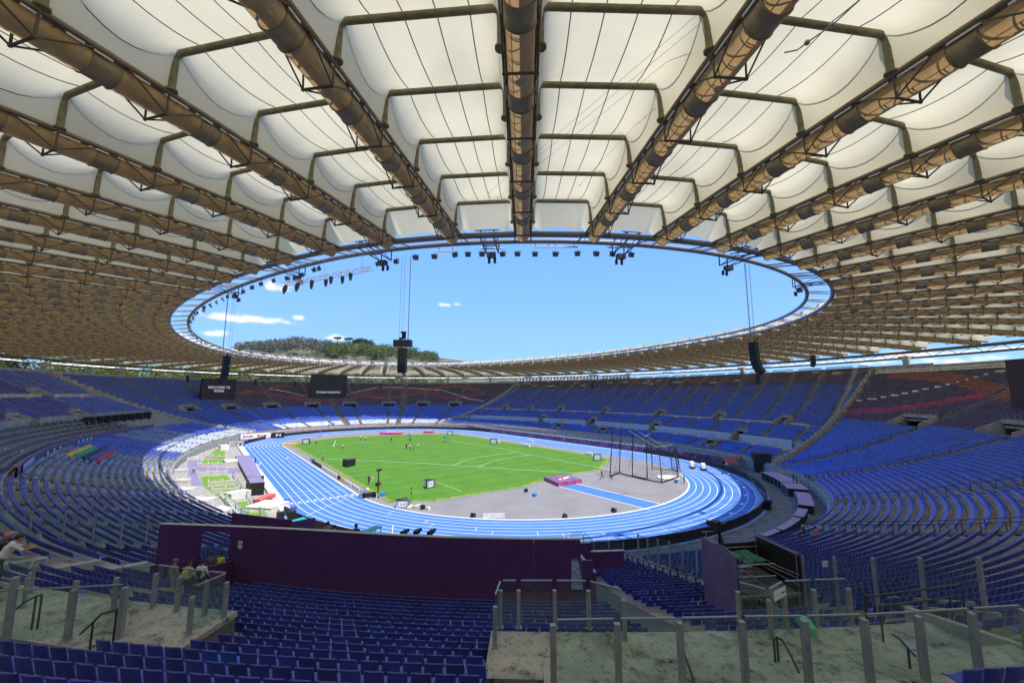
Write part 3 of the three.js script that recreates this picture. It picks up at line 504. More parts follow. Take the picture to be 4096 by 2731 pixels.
// parapets and fascias along the tiers of the side stands
function tierWall(sec, o, y0, y1, m, name, z0 = -75, z1 = 75, thick = 0.22) {
  let w = new MB(); const n = 60, flush = () => { if (w.i.length) part(name, w, m, STANDS[sec]); w = new MB(); }; for (let i = 0; i < n; i++) {
    const za = z0 + ((z1 - z0) * i) / n, zb = z0 + ((z1 - z0) * (i + 1)) / n, f = (z, oo) => V((sec === 'right' ? 1 : -1) * (Math.sqrt((RS + oo) ** 2 - z * z) - DC), 0, z), a = f(za, o), b = f(zb, o), c = plan(thetaOf((a.x + b.x) / 2, (za + zb) / 2), o); if (VOMS.some((v) => v.sec === sec && Math.abs(v.o - o) < 1.2 && v.p.distanceTo(c.setY(v.p.y)) < v.w / 2 + 0.3)) { flush(); continue; }
    const A = f(za, o + thick), B = f(zb, o + thick), u = (p, y) => V(p.x, y, p.z); w.quad(u(a, y0), u(b, y0), u(b, y1), u(a, y1)).quad(u(B, y0), u(A, y0), u(A, y1), u(B, y1)).quad(u(a, y1), u(b, y1), u(B, y1), u(A, y1));
  }
  flush();
}
tierWall('right', 13.0, 4.2, 6.15, M.palePaint, 'tier_parapet', -78, 78); tierWall('right', 23.0, 8.7, 9.75, M.cream, 'tier_parapet', -79, 79); tierWall('right', 0.0, 0, 2.6, M.greyWall, 'tier_parapet', -76, 76);
tierWall('left', 40.6, 15.6, 17.9, M.cream, 'tier_parapet', -78, 34); tierWall('left', 16.8, 6.0, 8.1, M.purpleLight, 'tier_fascia', -60, 34); tierWall('left', 27.4, 10.8, 12.2, M.greyWall, 'tier_parapet', -78, 34);
// mouths: side walls, lintel, floor and a dark passage behind
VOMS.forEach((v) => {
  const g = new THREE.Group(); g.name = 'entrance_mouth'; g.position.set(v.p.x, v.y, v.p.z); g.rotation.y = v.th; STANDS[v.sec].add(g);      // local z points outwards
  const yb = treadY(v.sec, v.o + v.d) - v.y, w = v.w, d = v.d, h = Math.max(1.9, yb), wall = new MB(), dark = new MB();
  for (const s of [-1, 1]) { const x = (s * w) / 2; wall.prism([[-0.9, -0.2], [d, -0.2], [d, yb + 0.95], [0, 1.15], [-0.9, 0.75]], 0.22, new THREE.Matrix4().makeRotationY(-Math.PI / 2).setPosition(x, 0, 0)); }
  wall.box(0, h + 0.35, d - 0.15, w, 0.75, 0.5);
  part('side_wall', wall, v.sec === 'right' ? M.concrete : M.greyWall, g);
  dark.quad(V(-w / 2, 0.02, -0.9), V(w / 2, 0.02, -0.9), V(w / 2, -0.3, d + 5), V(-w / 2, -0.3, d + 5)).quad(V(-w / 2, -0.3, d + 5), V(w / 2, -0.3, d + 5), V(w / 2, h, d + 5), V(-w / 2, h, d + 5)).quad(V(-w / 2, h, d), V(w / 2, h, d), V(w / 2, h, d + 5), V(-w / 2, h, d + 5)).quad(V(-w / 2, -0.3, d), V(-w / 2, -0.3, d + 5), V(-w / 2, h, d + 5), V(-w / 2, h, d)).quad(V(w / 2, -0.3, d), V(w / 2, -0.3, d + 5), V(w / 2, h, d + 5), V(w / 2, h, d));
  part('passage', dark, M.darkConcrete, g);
  const gp = new MB(), n = 6; for (let k = 0; k <= n; k++) { const x = -w / 2 + (w * k) / n; gp.box(x, h + 1.25, d - 0.1, 0.07, 1.1, 0.07); } part('fence_post', gp, M.post, g);
});

// ---------------------------------------------------------------- the seats
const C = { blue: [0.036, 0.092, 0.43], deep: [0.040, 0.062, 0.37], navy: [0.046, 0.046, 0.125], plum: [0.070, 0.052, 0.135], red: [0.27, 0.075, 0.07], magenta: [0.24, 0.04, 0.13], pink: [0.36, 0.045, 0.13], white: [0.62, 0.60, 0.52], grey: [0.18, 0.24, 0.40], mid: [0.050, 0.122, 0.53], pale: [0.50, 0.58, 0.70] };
const bw = (L) => L.map(([x, y]) => { const p = onBowl(x, y); return [thetaOf(p.x, p.z), offsetOf(p.x, p.z)]; });
const RIBBONS = [
  ['red', 1.7, bw([[958, 1577], [997, 1569], [1033, 1571]])], ['magenta', 1.8, bw([[1033, 1571], [1077, 1575], [1122, 1584], [1167, 1595], [1214, 1600], [1271, 1607], [1315, 1610], [1360, 1607], [1405, 1597], [1445, 1577], [1493, 1560], [1552, 1558], [1642, 1561], [1719, 1573], [1767, 1590], [1820, 1596], [1868, 1590], [1910, 1580]])],
  ['red', 1.4, bw([[1074, 1551], [1107, 1546], [1152, 1545]])], ['red', 1.6, bw([[1395, 1566], [1445, 1584], [1523, 1593], [1600, 1590], [1671, 1573], [1719, 1561], [1767, 1549], [1820, 1546], [1880, 1555], [1939, 1576]])],
  ['white', 0.42, bw([[1077, 1558], [1113, 1563], [1152, 1570], [1190, 1581], [1238, 1589]])], ['white', 0.42, bw([[1370, 1587], [1398, 1578], [1463, 1561], [1523, 1549], [1612, 1552], [1701, 1558], [1761, 1561], [1820, 1579], [1880, 1599], [1933, 1606]])],
  ['pink', 1.5, bw([[3405, 1652], [3538, 1646], [3665, 1631], [3767, 1616], [3869, 1595], [3946, 1585], [4060, 1575]])], ['red', 1.9, bw([[3560, 1500], [3614, 1504], [3716, 1509], [3818, 1521], [3920, 1547], [3997, 1572], [4060, 1598]])],
  ['white', 0.38, bw([[3400, 1616], [3425, 1608], [3512, 1598], [3614, 1580], [3691, 1565], [3793, 1544], [3869, 1524], [3920, 1509], [3971, 1496], [4040, 1484]])],
];
function segDist(t, o, L, R) { let b = 1e9; for (let k = 0; k < L.length - 1; k++) { const w = (a) => { let d = a - t; if (d > Math.PI) d -= 2 * Math.PI; if (d < -Math.PI) d += 2 * Math.PI; return d; }; const x0 = w(L[k][0]) * R, x1 = w(L[k + 1][0]) * R, y0 = L[k][1] - o, y1 = L[k + 1][1] - o, dx = x1 - x0; if (Math.min(x0, x1) > 0 || Math.max(x0, x1) < 0) continue; const f = -x0 / (dx || 1e-6); b = Math.min(b, Math.abs(y0 + (y1 - y0) * f)); } return b; }
function seatColour(sec, th, o, p, az) {
  let c = C.blue, v = 1;
  if (sec === 'far' || sec === 'near') {
    const upper = o > 28.6 && (sec === 'far' ? az > -33 : az > 25 && az < 75);
    if (upper) { c = (o > 44 ? C.navy : C.plum); for (const [n, h, L] of RIBBONS) if (segDist(th, o, L, radius(th) + o) < h) c = C[n]; }
    else if (sec === 'near' && az < -9 + 6 * hash2(Math.floor(o / ROW), 4, 4)) c = C.deep; else c = C.mid;  // near curve turns lighter blue here, its lighting angle put into the colour
    if (sec === 'far' && o < 6.2 && hash2(Math.floor(th * 40), Math.floor(o / ROW), 6) > 0.06) c = C.pale;      // lower rows made pale, sunlit brightness put into the seat colour
    if (sec === 'near' && az > 25 && o > 52.9) c = C.white;
    if (sec === 'far' && az < -33) c = C.blue;
  } else if (sec === 'right') { if (o > 47) { c = C.navy; const k = Math.floor((p.z + 90) / 5.3), r = Math.floor(o / ROW), h = hash2(k, r, 5); if (o > 49.5 && h > 0.80) c = C.red; else if (o > 49 && hash2(Math.floor(p.z / 3.2), r, 8) > 0.93) c = C.white; } }
  else { c = o < 16.5 && p.z > -60 && p.z < 35 ? C.grey : p.z < -60 ? C.mid : C.deep; if (o < 16.5 && p.z > -34 && p.z < -8) c = C.mid; if (p.z < -22 && o < 4.6) c = C.pale; }  // front rows at the far left take the same sunlit paleness in colour
  const n = 0.74 + 0.46 * hash2(Math.floor(p.x * 40), Math.floor(p.z * 40), 77) + 0.30 * (fbm(p.x * 0.16 + 40, p.z * 0.16 + 40, 4096, 71, 3) - 0.5);
  return [c[0] * n * v, c[1] * n * v, c[2] * n * v];
}
// a moulded stadium seat facing -z: curved shell of pan and back on a rail bracket
function seatShell(nu, nv) {
  const g = []; const prof = [[-0.20, 0.405], [-0.16, 0.43], [0.0, 0.425], [0.13, 0.415], [0.20, 0.45], [0.235, 0.53], [0.265, 0.68], [0.29, 0.80], [0.315, 0.815]];
  for (let i = 0; i <= nv; i++) { const s = (i / nv) * (prof.length - 1), k = Math.min(prof.length - 2, Math.floor(s)), f = s - k, z = prof[k][0] + (prof[k + 1][0] - prof[k][0]) * f, y = prof[k][1] + (prof[k + 1][1] - prof[k][1]) * f, row = []; for (let j = 0; j <= nu; j++) { const u = (j / nu) * 2 - 1, hw = 0.215 - 0.012 * Math.pow(i / nv, 2), e = Math.pow(Math.abs(u), 4); row.push(V(u * hw, y + (i / nv < 0.5 ? 0.035 * e : -0.02 * e), z - (i / nv >= 0.5 ? 0.04 * u * u : 0))); } g.push(row); }
  return g;
}
const panRows = 4;
function seatGeos(nu, nv) {
  const g = seatShell(nu, nv), cut = Math.round(nv * 0.5), th = 0.022, back = new MB(), pan = new MB();
  const thick = (rows, m) => { m.grid(rows, false); const off = rows.map((r) => r.map((p) => V(p.x, p.y - th * 0.8, p.z + th * 0.8))); m.grid(off, true); const rim = (a, b) => { for (let k = 0; k < a.length - 1; k++) m.quad(a[k], a[k + 1], b[k + 1], b[k]); }; rim(rows[0], off[0]); rim(rows[rows.length - 1], off[off.length - 1]); rim(rows.map((r) => r[0]), off.map((r) => r[0])); rim(rows.map((r) => r[r.length - 1]), off.map((r) => r[r.length - 1])); };
  thick(g.slice(cut), back); thick(g.slice(0, cut + 1), pan);
  const leg = new MB().box(0, 0.30, 0.20, 0.06, 0.22, 0.05).box(0, 0.21, 0.27, 0.07, 0.05, 0.20).box(0, 0.385, 0.05, 0.05, 0.03, 0.34);
  return { back: back.geo(), pan: pan.geo(), leg: leg.geo() };
}
const near300 = [], rest = [];
{
  const all = [];
  ROWS.forEach((o, r) => {
    const os = o + 0.40, per = [];
    // walk round the row at half-metre steps
    for (let th = -Math.PI; th < Math.PI;) {
      const step = (r % 2 && th === -Math.PI ? 0.245 : 0.49) / (radius(th) + os); th += step; const p = plan(th, os), sec = sectorOf(p), y = treadY(sec, o);
      if (blocked(sec, p, os, true)) continue; p.y = y + 0.6; const d = p.distanceTo(camera.position); if (!inView(p, d < 14 ? 260 : 60)) continue;
      const az = azN(p); if (sec === 'near' && p.distanceTo(camera.position) < 2.4) continue;
      p.y = y; all.push({ p, th, d, sec, o, az, tight: inView(V(p.x, y + 0.8, p.z), 0) });
    }
  });
  const order = all.filter((s) => s.tight && s.d < 40).sort((a, b) => a.d - b.d).slice(0, 300); const chosen = new Set(order);
  for (const s of all) (chosen.has(s) ? near300 : rest).push(s);
}
{
  const hi = seatGeos(6, 8), tints = [];
  for (let k = 0; k < 6; k++) { const n = 0.84 + 0.07 * k; tints.push(new THREE.MeshStandardMaterial({ color: lin(C.deep[0] * n * 1.05, C.deep[1] * n, C.deep[2] * n), roughness: 0.34 + 0.04 * k })); } tints.push(new THREE.MeshStandardMaterial({ color: lin(0.03, 0.10, 0.52), roughness: 0.3 }));
  near300.forEach((s, k) => {
    const right = s.az > -39; const g = thing('stadium_seat', right ? 'moulded blue plastic stadium seat in the rows beyond the glass fences' : 'moulded blue plastic stadium seat in the rows below the purple wall', 'seat', right ? 'nearest seats beyond the glass fences' : 'nearest seats facing the purple wall', s.p.x, s.p.y, s.p.z, s.th + rr(-0.02, 0.02));
    const m = tints[hash2(k, 5, 11) > 0.955 ? 6 : Math.floor(hash2(k, 3, 9) * 6)]; part('backrest', hi.back, m, g); part('seat_pan', hi.pan, m, g); part('bracket', hi.leg, M.post, g);
  });
  const lo = seatGeos(3, 4), m = new MB(); // the remaining tens of thousands of seats as one mass
  const shellGeo = [lo.back, lo.pan].map((q) => q); const merged = new THREE.BufferGeometry(); { const P = [], N = [], U = [], I = []; let b = 0; for (const q of shellGeo) { P.push(...q.attributes.position.array); N.push(...q.attributes.normal.array); U.push(...q.attributes.uv.array); for (const i of q.index.array) I.push(i + b); b += q.attributes.position.count; } merged.setAttribute('position', new THREE.Float32BufferAttribute(P, 3)); merged.setAttribute('normal', new THREE.Float32BufferAttribute(N, 3)); merged.setAttribute('uv', new THREE.Float32BufferAttribute(U, 2)); merged.setIndex(I); }
  const im = new THREE.InstancedMesh(merged, M.seat, rest.length), o3 = new THREE.Object3D(), col = new THREE.Color();
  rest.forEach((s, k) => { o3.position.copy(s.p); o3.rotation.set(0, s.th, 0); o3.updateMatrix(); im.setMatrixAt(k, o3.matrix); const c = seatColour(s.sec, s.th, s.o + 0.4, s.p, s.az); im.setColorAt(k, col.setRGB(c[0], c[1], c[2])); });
  im.name = 'stadium_seats'; im.userData = { kind: 'stuff', label: 'tens of thousands of blue and purple seats filling the stands', category: 'seats' }; put(im); scene.add(im);
}
// ---------------------------------------------------------------- people: one continuous body each, from tapered bones joined by a smooth minimum
const bodyMat = new THREE.MeshStandardMaterial({ vertexColors: true, roughness: 0.8 });
const MC = (res) => new MarchingCubes(res, bodyMat, false, false, 60000);
const mcs = {};
// joints in metres, facing +z, feet on y = 0
function standing(o = {}) {
  const J = { head: [0, 1.66, 0.02], neck: [0, 1.47, 0], chest: [0, 1.28, 0], waist: [0, 1.05, 0], hip: [0, 0.93, 0], sl: [0.18, 1.40, 0], el: [0.25, 1.13, -0.02], wl: [0.26, 0.88, 0.05], sr: [-0.18, 1.40, 0], er: [-0.25, 1.13, -0.02], wr: [-0.26, 0.88, 0.05], hl: [0.09, 0.92, 0], kl: [0.10, 0.50, 0.02], al: [0.11, 0.08, -0.02], tl: [0.12, 0.04, 0.14], hr: [-0.09, 0.92, 0], kr: [-0.10, 0.50, 0.02], ar: [-0.11, 0.08, -0.02], tr: [-0.12, 0.04, 0.14] };
  return { ...J, ...o };
}
// bones: [a, b, radius at a, radius at b, colour key]
const BONES = [['head', 'head', 0.105, 0.105, 'skin'], ['neck', 'head', 0.055, 0.07, 'skin'], ['chest', 'neck', 0.155, 0.075, 'top'], ['waist', 'chest', 0.135, 0.155, 'top'], ['hip', 'waist', 0.145, 0.135, 'top'], ['sl', 'sr', 0.075, 0.075, 'top'], ['sl', 'el', 0.068, 0.052, 'top'], ['el', 'wl', 0.045, 0.033, 'arm'], ['sr', 'er', 0.068, 0.052, 'top'], ['er', 'wr', 0.045, 0.033, 'arm'], ['hl', 'kl', 0.098, 0.068, 'leg'], ['kl', 'al', 0.064, 0.042, 'shin'], ['al', 'tl', 0.048, 0.038, 'shoe'], ['hr', 'kr', 0.098, 0.068, 'leg'], ['kr', 'ar', 0.064, 0.042, 'shin'], ['ar', 'tr', 0.048, 0.038, 'shoe']];
const bodies = {};
function personMesh(key, J, col, res) {
  const P = {}; for (const k in J) P[k] = V(...J[k]);
  const lo = V(1e9, 1e9, 1e9), hi = lo.clone().negate(); for (const k in P) { lo.min(P[k]); hi.max(P[k]); } lo.subScalar(0.2); hi.addScalar(0.2);
  const bones = BONES.map(([a, b, r0, r1, c]) => ({ a: P[a], b: P[b], r0, r1, c }));
  // hands with a palm, four fingers and a thumb; hair or a cap; nose and ears
  for (const s of ['l', 'r']) { const w = P['w' + s], d = w.clone().sub(P['e' + s]).normalize(), side = V(d.y, -d.x, 0.2).normalize(), h = w.clone().addScaledVector(d, 0.08); bones.push({ a: w, b: h, r0: 0.034, r1: 0.036, c: 'skin' }); for (let k = -1.5; k <= 1.5; k++) bones.push({ a: h.clone().addScaledVector(side, k * 0.019), b: h.clone().addScaledVector(side, k * 0.021).addScaledVector(d, 0.075 - 0.008 * Math.abs(k)).add(V(0, -0.012, 0.012)), r0: 0.010, r1: 0.008, c: 'skin' }); bones.push({ a: w.clone().addScaledVector(d, 0.03), b: w.clone().addScaledVector(d, 0.075).addScaledVector(side, 0.05), r0: 0.012, r1: 0.009, c: 'skin' }); }
  const H = P.head, f = V(J.look ? J.look[0] : 0, 0, J.look ? J.look[2] : 1).normalize(); bones.push({ a: H.clone().add(V(0, 0.045, 0)).addScaledVector(f, -0.03), b: H.clone().add(V(0, 0.05, 0)).addScaledVector(f, 0.0), r0: 0.108, r1: 0.104, c: 'hair' }); bones.push({ a: H.clone().addScaledVector(f, 0.10).add(V(0, -0.01, 0)), b: H.clone().addScaledVector(f, 0.115).add(V(0, -0.03, 0)), r0: 0.014, r1: 0.018, c: 'skin' });
  if (col.cap) bones.push({ a: H.clone().add(V(0, 0.065, 0)).addScaledVector(f, 0.05), b: H.clone().add(V(0, 0.055, 0)).addScaledVector(f, 0.16), r0: 0.055, r1: 0.02, c: 'hair' });
  if (col.bag) bones.push({ a: P.waist.clone().add(V(0, 0.05, -0.2)), b: P.chest.clone().add(V(0, 0.02, -0.2)), r0: 0.11, r1: 0.10, c: 'bag' });
  const mc = mcs[res] ??= MC(res), n = mc.size, sc = Math.max(hi.x - lo.x, hi.y - lo.y, hi.z - lo.z) / 2, ce = lo.clone().add(hi).multiplyScalar(0.5), p = V(0, 0, 0), q = V(0, 0, 0);
  const dist = (b, x, y, z) => { const ax = b.b.x - b.a.x, ay = b.b.y - b.a.y, az = b.b.z - b.a.z, L = ax * ax + ay * ay + az * az; let t = L > 1e-9 ? ((x - b.a.x) * ax + (y - b.a.y) * ay + (z - b.a.z) * az) / L : 0; t = t < 0 ? 0 : t > 1 ? 1 : t; const dx = x - b.a.x - ax * t, dy = y - b.a.y - ay * t, dz = z - b.a.z - az * t; return Math.sqrt(dx * dx + dy * dy + dz * dz) - (b.r0 + (b.r1 - b.r0) * t); };
  mc.reset(); mc.isolation = 0;
  for (let k = 0; k < n; k++) for (let j = 0; j < n; j++) for (let i = 0; i < n; i++) {
    const x = ce.x + ((i - n / 2) / (n / 2)) * sc, y = ce.y + ((j - n / 2) / (n / 2)) * sc, z = ce.z + ((k - n / 2) / (n / 2)) * sc; let d = 1e3;
    for (const b of bones) { const e = dist(b, x, y, z); if (e < 0.4) { const kk = b.r0 < 0.02 ? 0.008 : 0.045, h = Math.max(0, kk - Math.abs(d - e)) / kk; d = Math.min(d, e) - h * h * kk * 0.25; } else d = Math.min(d, e); }
    mc.field[i + j * n + k * n * n] = -d;
  }
  mc.update(); const c = mc.count, pos = new Float32Array(c * 3), nor = new Float32Array(c * 3), cl = new Float32Array(c * 3), cc = {};
  for (const k in col) if (Array.isArray(col[k])) cc[k] = col[k];
  for (let v = 0; v < c; v++) {
    const x = ce.x + mc.positionArray[v * 3] * sc, y = ce.y + mc.positionArray[v * 3 + 1] * sc, z = ce.z + mc.positionArray[v * 3 + 2] * sc; pos.set([x, y, z], v * 3); nor.set([mc.normalArray[v * 3], mc.normalArray[v * 3 + 1], mc.normalArray[v * 3 + 2]], v * 3);
    let best = 1e3, key = 'top'; for (const b of bones) { const e = dist(b, x, y, z); if (e < best) { best = e; key = b.c; } } if (key === 'top' && y < P.hip.y + 0.02 && col.leg) key = 'leg';
    const q2 = cc[key] || (key === 'arm' ? cc.sleeve || cc.skin : key === 'shin' ? cc.sock || cc.leg : key === 'hair' ? [0.03, 0.02, 0.015] : cc.top) || [0.3, 0.3, 0.3]; cl.set(q2, v * 3);
  }
  const g = new THREE.BufferGeometry(); g.setAttribute('position', new THREE.BufferAttribute(pos, 3)); g.setAttribute('normal', new THREE.BufferAttribute(nor, 3)); g.setAttribute('color', new THREE.BufferAttribute(cl, 3)); g.setAttribute('uv', new THREE.BufferAttribute(new Float32Array(c * 2), 2)); const I = []; for (let v = 0; v < c; v++) I.push(v); g.setIndex(I); return g;
}
const SK = [0.45, 0.25, 0.17], DK = [0.02, 0.02, 0.025], WH = [0.62, 0.62, 0.60];
function person(label, pos, turn, pose, col, res = 56, group) {
  const g = personMesh('', pose, { skin: SK, shoe: [0.06, 0.06, 0.06], ...col }, res), o = put(new THREE.Mesh(g, bodyMat)); o.name = numbered('person'); o.position.copy(pos); o.rotation.y = turn; o.userData = { label, category: 'person' }; if (group) o.userData.group = group; scene.add(o); return o;
}
const walking = (o = {}) => standing({ kl: [0.10, 0.52, 0.16], al: [0.11, 0.10, 0.22], tl: [0.12, 0.07, 0.37], kr: [-0.10, 0.50, -0.05], ar: [-0.11, 0.12, -0.30], tr: [-0.12, 0.05, -0.18], el: [0.25, 1.14, -0.12], wl: [0.25, 0.92, -0.06], er: [-0.25, 1.14, 0.08], wr: [-0.25, 0.95, 0.22], ...o });
const leaning = standing({ head: [0, 1.58, 0.36], neck: [0, 1.43, 0.25], chest: [0, 1.27, 0.15], waist: [0, 1.06, 0.03], hip: [0, 0.94, -0.04], sl: [0.19, 1.39, 0.20], el: [0.25, 1.20, 0.42], wl: [0.13, 1.17, 0.68], sr: [-0.19, 1.39, 0.20], er: [-0.25, 1.20, 0.42], wr: [-0.13, 1.17, 0.68], hl: [0.09, 0.92, -0.04], hr: [-0.09, 0.92, -0.04], kl: [0.10, 0.50, -0.06], al: [0.11, 0.08, -0.14], tl: [0.12, 0.04, 0.02], kr: [-0.12, 0.50, 0.02], ar: [-0.16, 0.08, -0.05], tr: [-0.17, 0.04, 0.11] });
const bending = standing({ head: [0, 1.22, 0.62], neck: [0, 1.16, 0.46], chest: [0, 1.12, 0.30], waist: [0, 1.02, 0.10], hip: [0, 0.92, -0.06], sl: [0.18, 1.16, 0.36], el: [0.22, 0.88, 0.42], wl: [0.12, 0.66, 0.46], sr: [-0.18, 1.16, 0.36], er: [-0.22, 0.88, 0.42], wr: [-0.12, 0.66, 0.46], hl: [0.09, 0.92, -0.06], hr: [-0.09, 0.92, -0.06] });
const sitting = standing({ head: [0, 1.20, 0.03], neck: [0, 1.01, 0], chest: [0, 0.82, -0.02], waist: [0, 0.60, -0.02], hip: [0, 0.48, 0], sl: [0.18, 0.94, 0], el: [0.24, 0.70, 0.10], wl: [0.14, 0.62, 0.32], sr: [-0.18, 0.94, 0], er: [-0.24, 0.70, 0.10], wr: [-0.14, 0.62, 0.32], hl: [0.09, 0.48, 0], kl: [0.11, 0.50, 0.42], al: [0.11, 0.08, 0.44], tl: [0.11, 0.04, 0.60], hr: [-0.09, 0.48, 0], kr: [-0.11, 0.50, 0.42], ar: [-0.11, 0.08, 0.44], tr: [-0.11, 0.04, 0.60] });
// ---------------------------------------------------------------- foreground: walkways, glass fences, purple wall, camera tower
const NP = (az, o, y = 0) => { const p = plan(az * DEG, o); p.y = y; return p; };
function rayOff(px, py, o) { const d = ray(px, py), p = camera.position.clone(); for (let k = 0; k < 9000; k++) { p.addScaledVector(d, 0.02); if (offsetOf(p.x, p.z) <= o) break; } return p; }
function sectorSlab(a0, a1, o0, o1, y0, y1, mb = new MB(), n = 12) { // a curved slab between two bearings and two offsets
  for (let k = 0; k < n; k++) { const a = a0 + ((a1 - a0) * k) / n, b = a0 + ((a1 - a0) * (k + 1)) / n, c = (az, o, y) => NP(az, o, y); mb.quad(c(a, o0, y1), c(b, o0, y1), c(b, o1, y1), c(a, o1, y1)).quad(c(a, o0, y0), c(b, o0, y0), c(b, o0, y1), c(a, o0, y1)).quad(c(b, o1, y0), c(a, o1, y0), c(a, o1, y1), c(b, o1, y1)); if (!k) mb.quad(c(a, o1, y0), c(a, o0, y0), c(a, o0, y1), c(a, o1, y1)); if (k === n - 1) mb.quad(c(b, o0, y0), c(b, o1, y0), c(b, o1, y1), c(b, o0, y1)); } return mb;
}
const WY = 11.1;
function slabThing(a0, a1, o0, o1, y0, y1, label) { const t = thing('walkway', label, 'walkway'); part('floor', sectorSlab(a0, a1, o0, o1, y1 - 0.14, y1), M.platform, t); part('retaining_wall', sectorSlab(a0 + 0.03, a1 - 0.03, o0 + 0.03, o1 - 0.03, y0, y1 - 0.14), M.darkConcrete, t); return t; }
slabThing(-39.7, -30.3, 26.42, 28.36, 8.4, WY, 'stained concrete walkway between two glass fences');
slabThing(-54.2, -45.3, 26.1, 28.4, 8.4, WY, 'stained concrete landing beside the purple wall stairs');
slabThing(-38.75, -30.3, 28.37, 33.6, 9.0, 11.58, 'upper concrete landing behind the glass fence');
single('riser_plate', sectorSlab(-38.7, -30.4, 28.33, 28.36, WY + 0.01, 11.56), M.darkConcrete, 'dark riser between the walkway and the upper landing', 'riser');
{ const t = thing('entrance_stair', 'dark stepped aisle running down beside the blue seats to the walkway', 'stairs'); for (let k = 0; k < 11; k++) { const o = 28.6 + k * 0.37; part('step', sectorSlab(-39.75, -38.75, o, o + 0.38, 9, WY + 0.06 + k * 0.19, new MB(), 3), M.aisle, t); } }
// glass fence along a line of post feet
function glassFence(label, pts, h, opt = {}) {
  const t = thing('glass_fence', label, 'fence', opt.group), w = opt.w ?? 0.11;
  pts.forEach((p, k) => {
    const q = pts[k + 1] || pts[k - 1], d = q.clone().sub(p).setY(0).normalize(), s = V(-d.z, 0, d.x), hp = opt.postH ? opt.postH(k) : h * 0.80;
    part('post', new MB().obox(p.clone().add(V(0, hp / 2, 0)), d.clone().multiplyScalar(w * 0.5), V(0, hp / 2, 0), s.clone().multiplyScalar(w * 0.5)).obox(p.clone().add(V(0, 0.012, 0)), d.clone().multiplyScalar(w * 0.8), V(0, 0.012, 0), s.clone().multiplyScalar(w * 0.8)), M.post, t);
    if (k < pts.length - 1 && !(opt.skip || []).includes(k)) {
      const e = pts[k + 1], g = opt.gap ?? 0.07, a = p.clone().addScaledVector(e.clone().sub(p).normalize(), g), b = e.clone().addScaledVector(p.clone().sub(e).normalize(), g), b0 = opt.b0 ?? 0.08, X = b.clone().sub(a).multiplyScalar(0.5), c = a.clone().add(b).multiplyScalar(0.5).add(V(0, b0 + (h - b0) / 2, 0)), n = X.clone().setY(0).normalize(); 
      part('pane', new MB().obox(c, X, V(0, (h - b0) / 2, 0), V(-n.z, 0, n.x).multiplyScalar(0.007)), M.glass, t);
      if (opt.rail !== false) part('top_rail', new MB().bar(a.clone().add(V(0, h + 0.012, 0)), b.clone().add(V(0, h + 0.012, 0)), 0.05, 0.03), M.steel, t);
    }
  });
  return t;
}
const at11 = (x, z) => V(x, WY, z);
glassFence('glass fence at the front of the right walkway facing the purple wall', [at11(-53.0, 108.6), at11(-52.35, 107.95), at11(-51.93, 108.27), at11(-51.09, 108.91), at11(-50.32, 109.53), at11(-49.95, 110.5)], 1.27);
glassFence('long glass fence behind the right walkway with square steel posts', [[-53.39, 111.32], [-52.26, 112.12], [-51.16, 112.92], [-50.03, 113.71], [-48.92, 114.52], [-47.81, 115.3], [-46.7, 116.0], [-45.55, 116.7], [-44.4, 117.4], [-43.2, 118.1]].map(([x, z]) => V(x, 11.58, z)), 1.42, { w: 0.125, gap: 0.08, postH: () => 1.34, b0: 0.12 });
glassFence('glass fence at the walkway edge below the two white notices', [at11(-46.9, 112.2), at11(-46.7, 112.95), at11(-45.8, 113.0), at11(-45.0, 113.5), at11(-44.1, 114.1)], 1.27);
glassFence('glass fence round the right end of the left landing', [at11(-62.4, 99.55), at11(-61.45, 99.98), at11(-60.49, 100.35), at11(-59.88, 101.12), at11(-59.19, 101.93), at11(-58.72, 102.45), at11(-59.54, 102.95)], 1.26, { skip: [0] });
glassFence('glass fence behind the left landing with curved handrails', [at11(-64.6, 99.9), at11(-63.48, 100.45), at11(-62.19, 101.24), at11(-61.07, 101.89)], 1.36, { w: 0.13, postH: (k) => (k === 1 ? 1.7 : 1.3) });
glassFence('glass fence the leaning men rest their arms on', [at11(-65.4, 96.9), at11(-64.9, 95.9), at11(-63.9, 96.6), at11(-63.75, 97.9)], 1.12);
const rf = (az, o0, o1, st) => { const a = []; for (let o = o0; o <= o1 + 1e-6; o += st) a.push(NP(az, o, bowlY(o) + 0.1)); return a; };
glassFence('tall glass sector fence climbing the seats left of the purple wall', rf(-65.3, 9.6, 24, 1.6), 2.35, { w: 0.10, rail: false, b0: 0.3, postH: () => 2.38 });
glassFence('tall glass sector fence climbing the seats right of the camera tower', rf(-27.7, -0.9, 25, 1.85), 2.35, { w: 0.12, rail: false, b0: 0.3, postH: () => 2.38 });
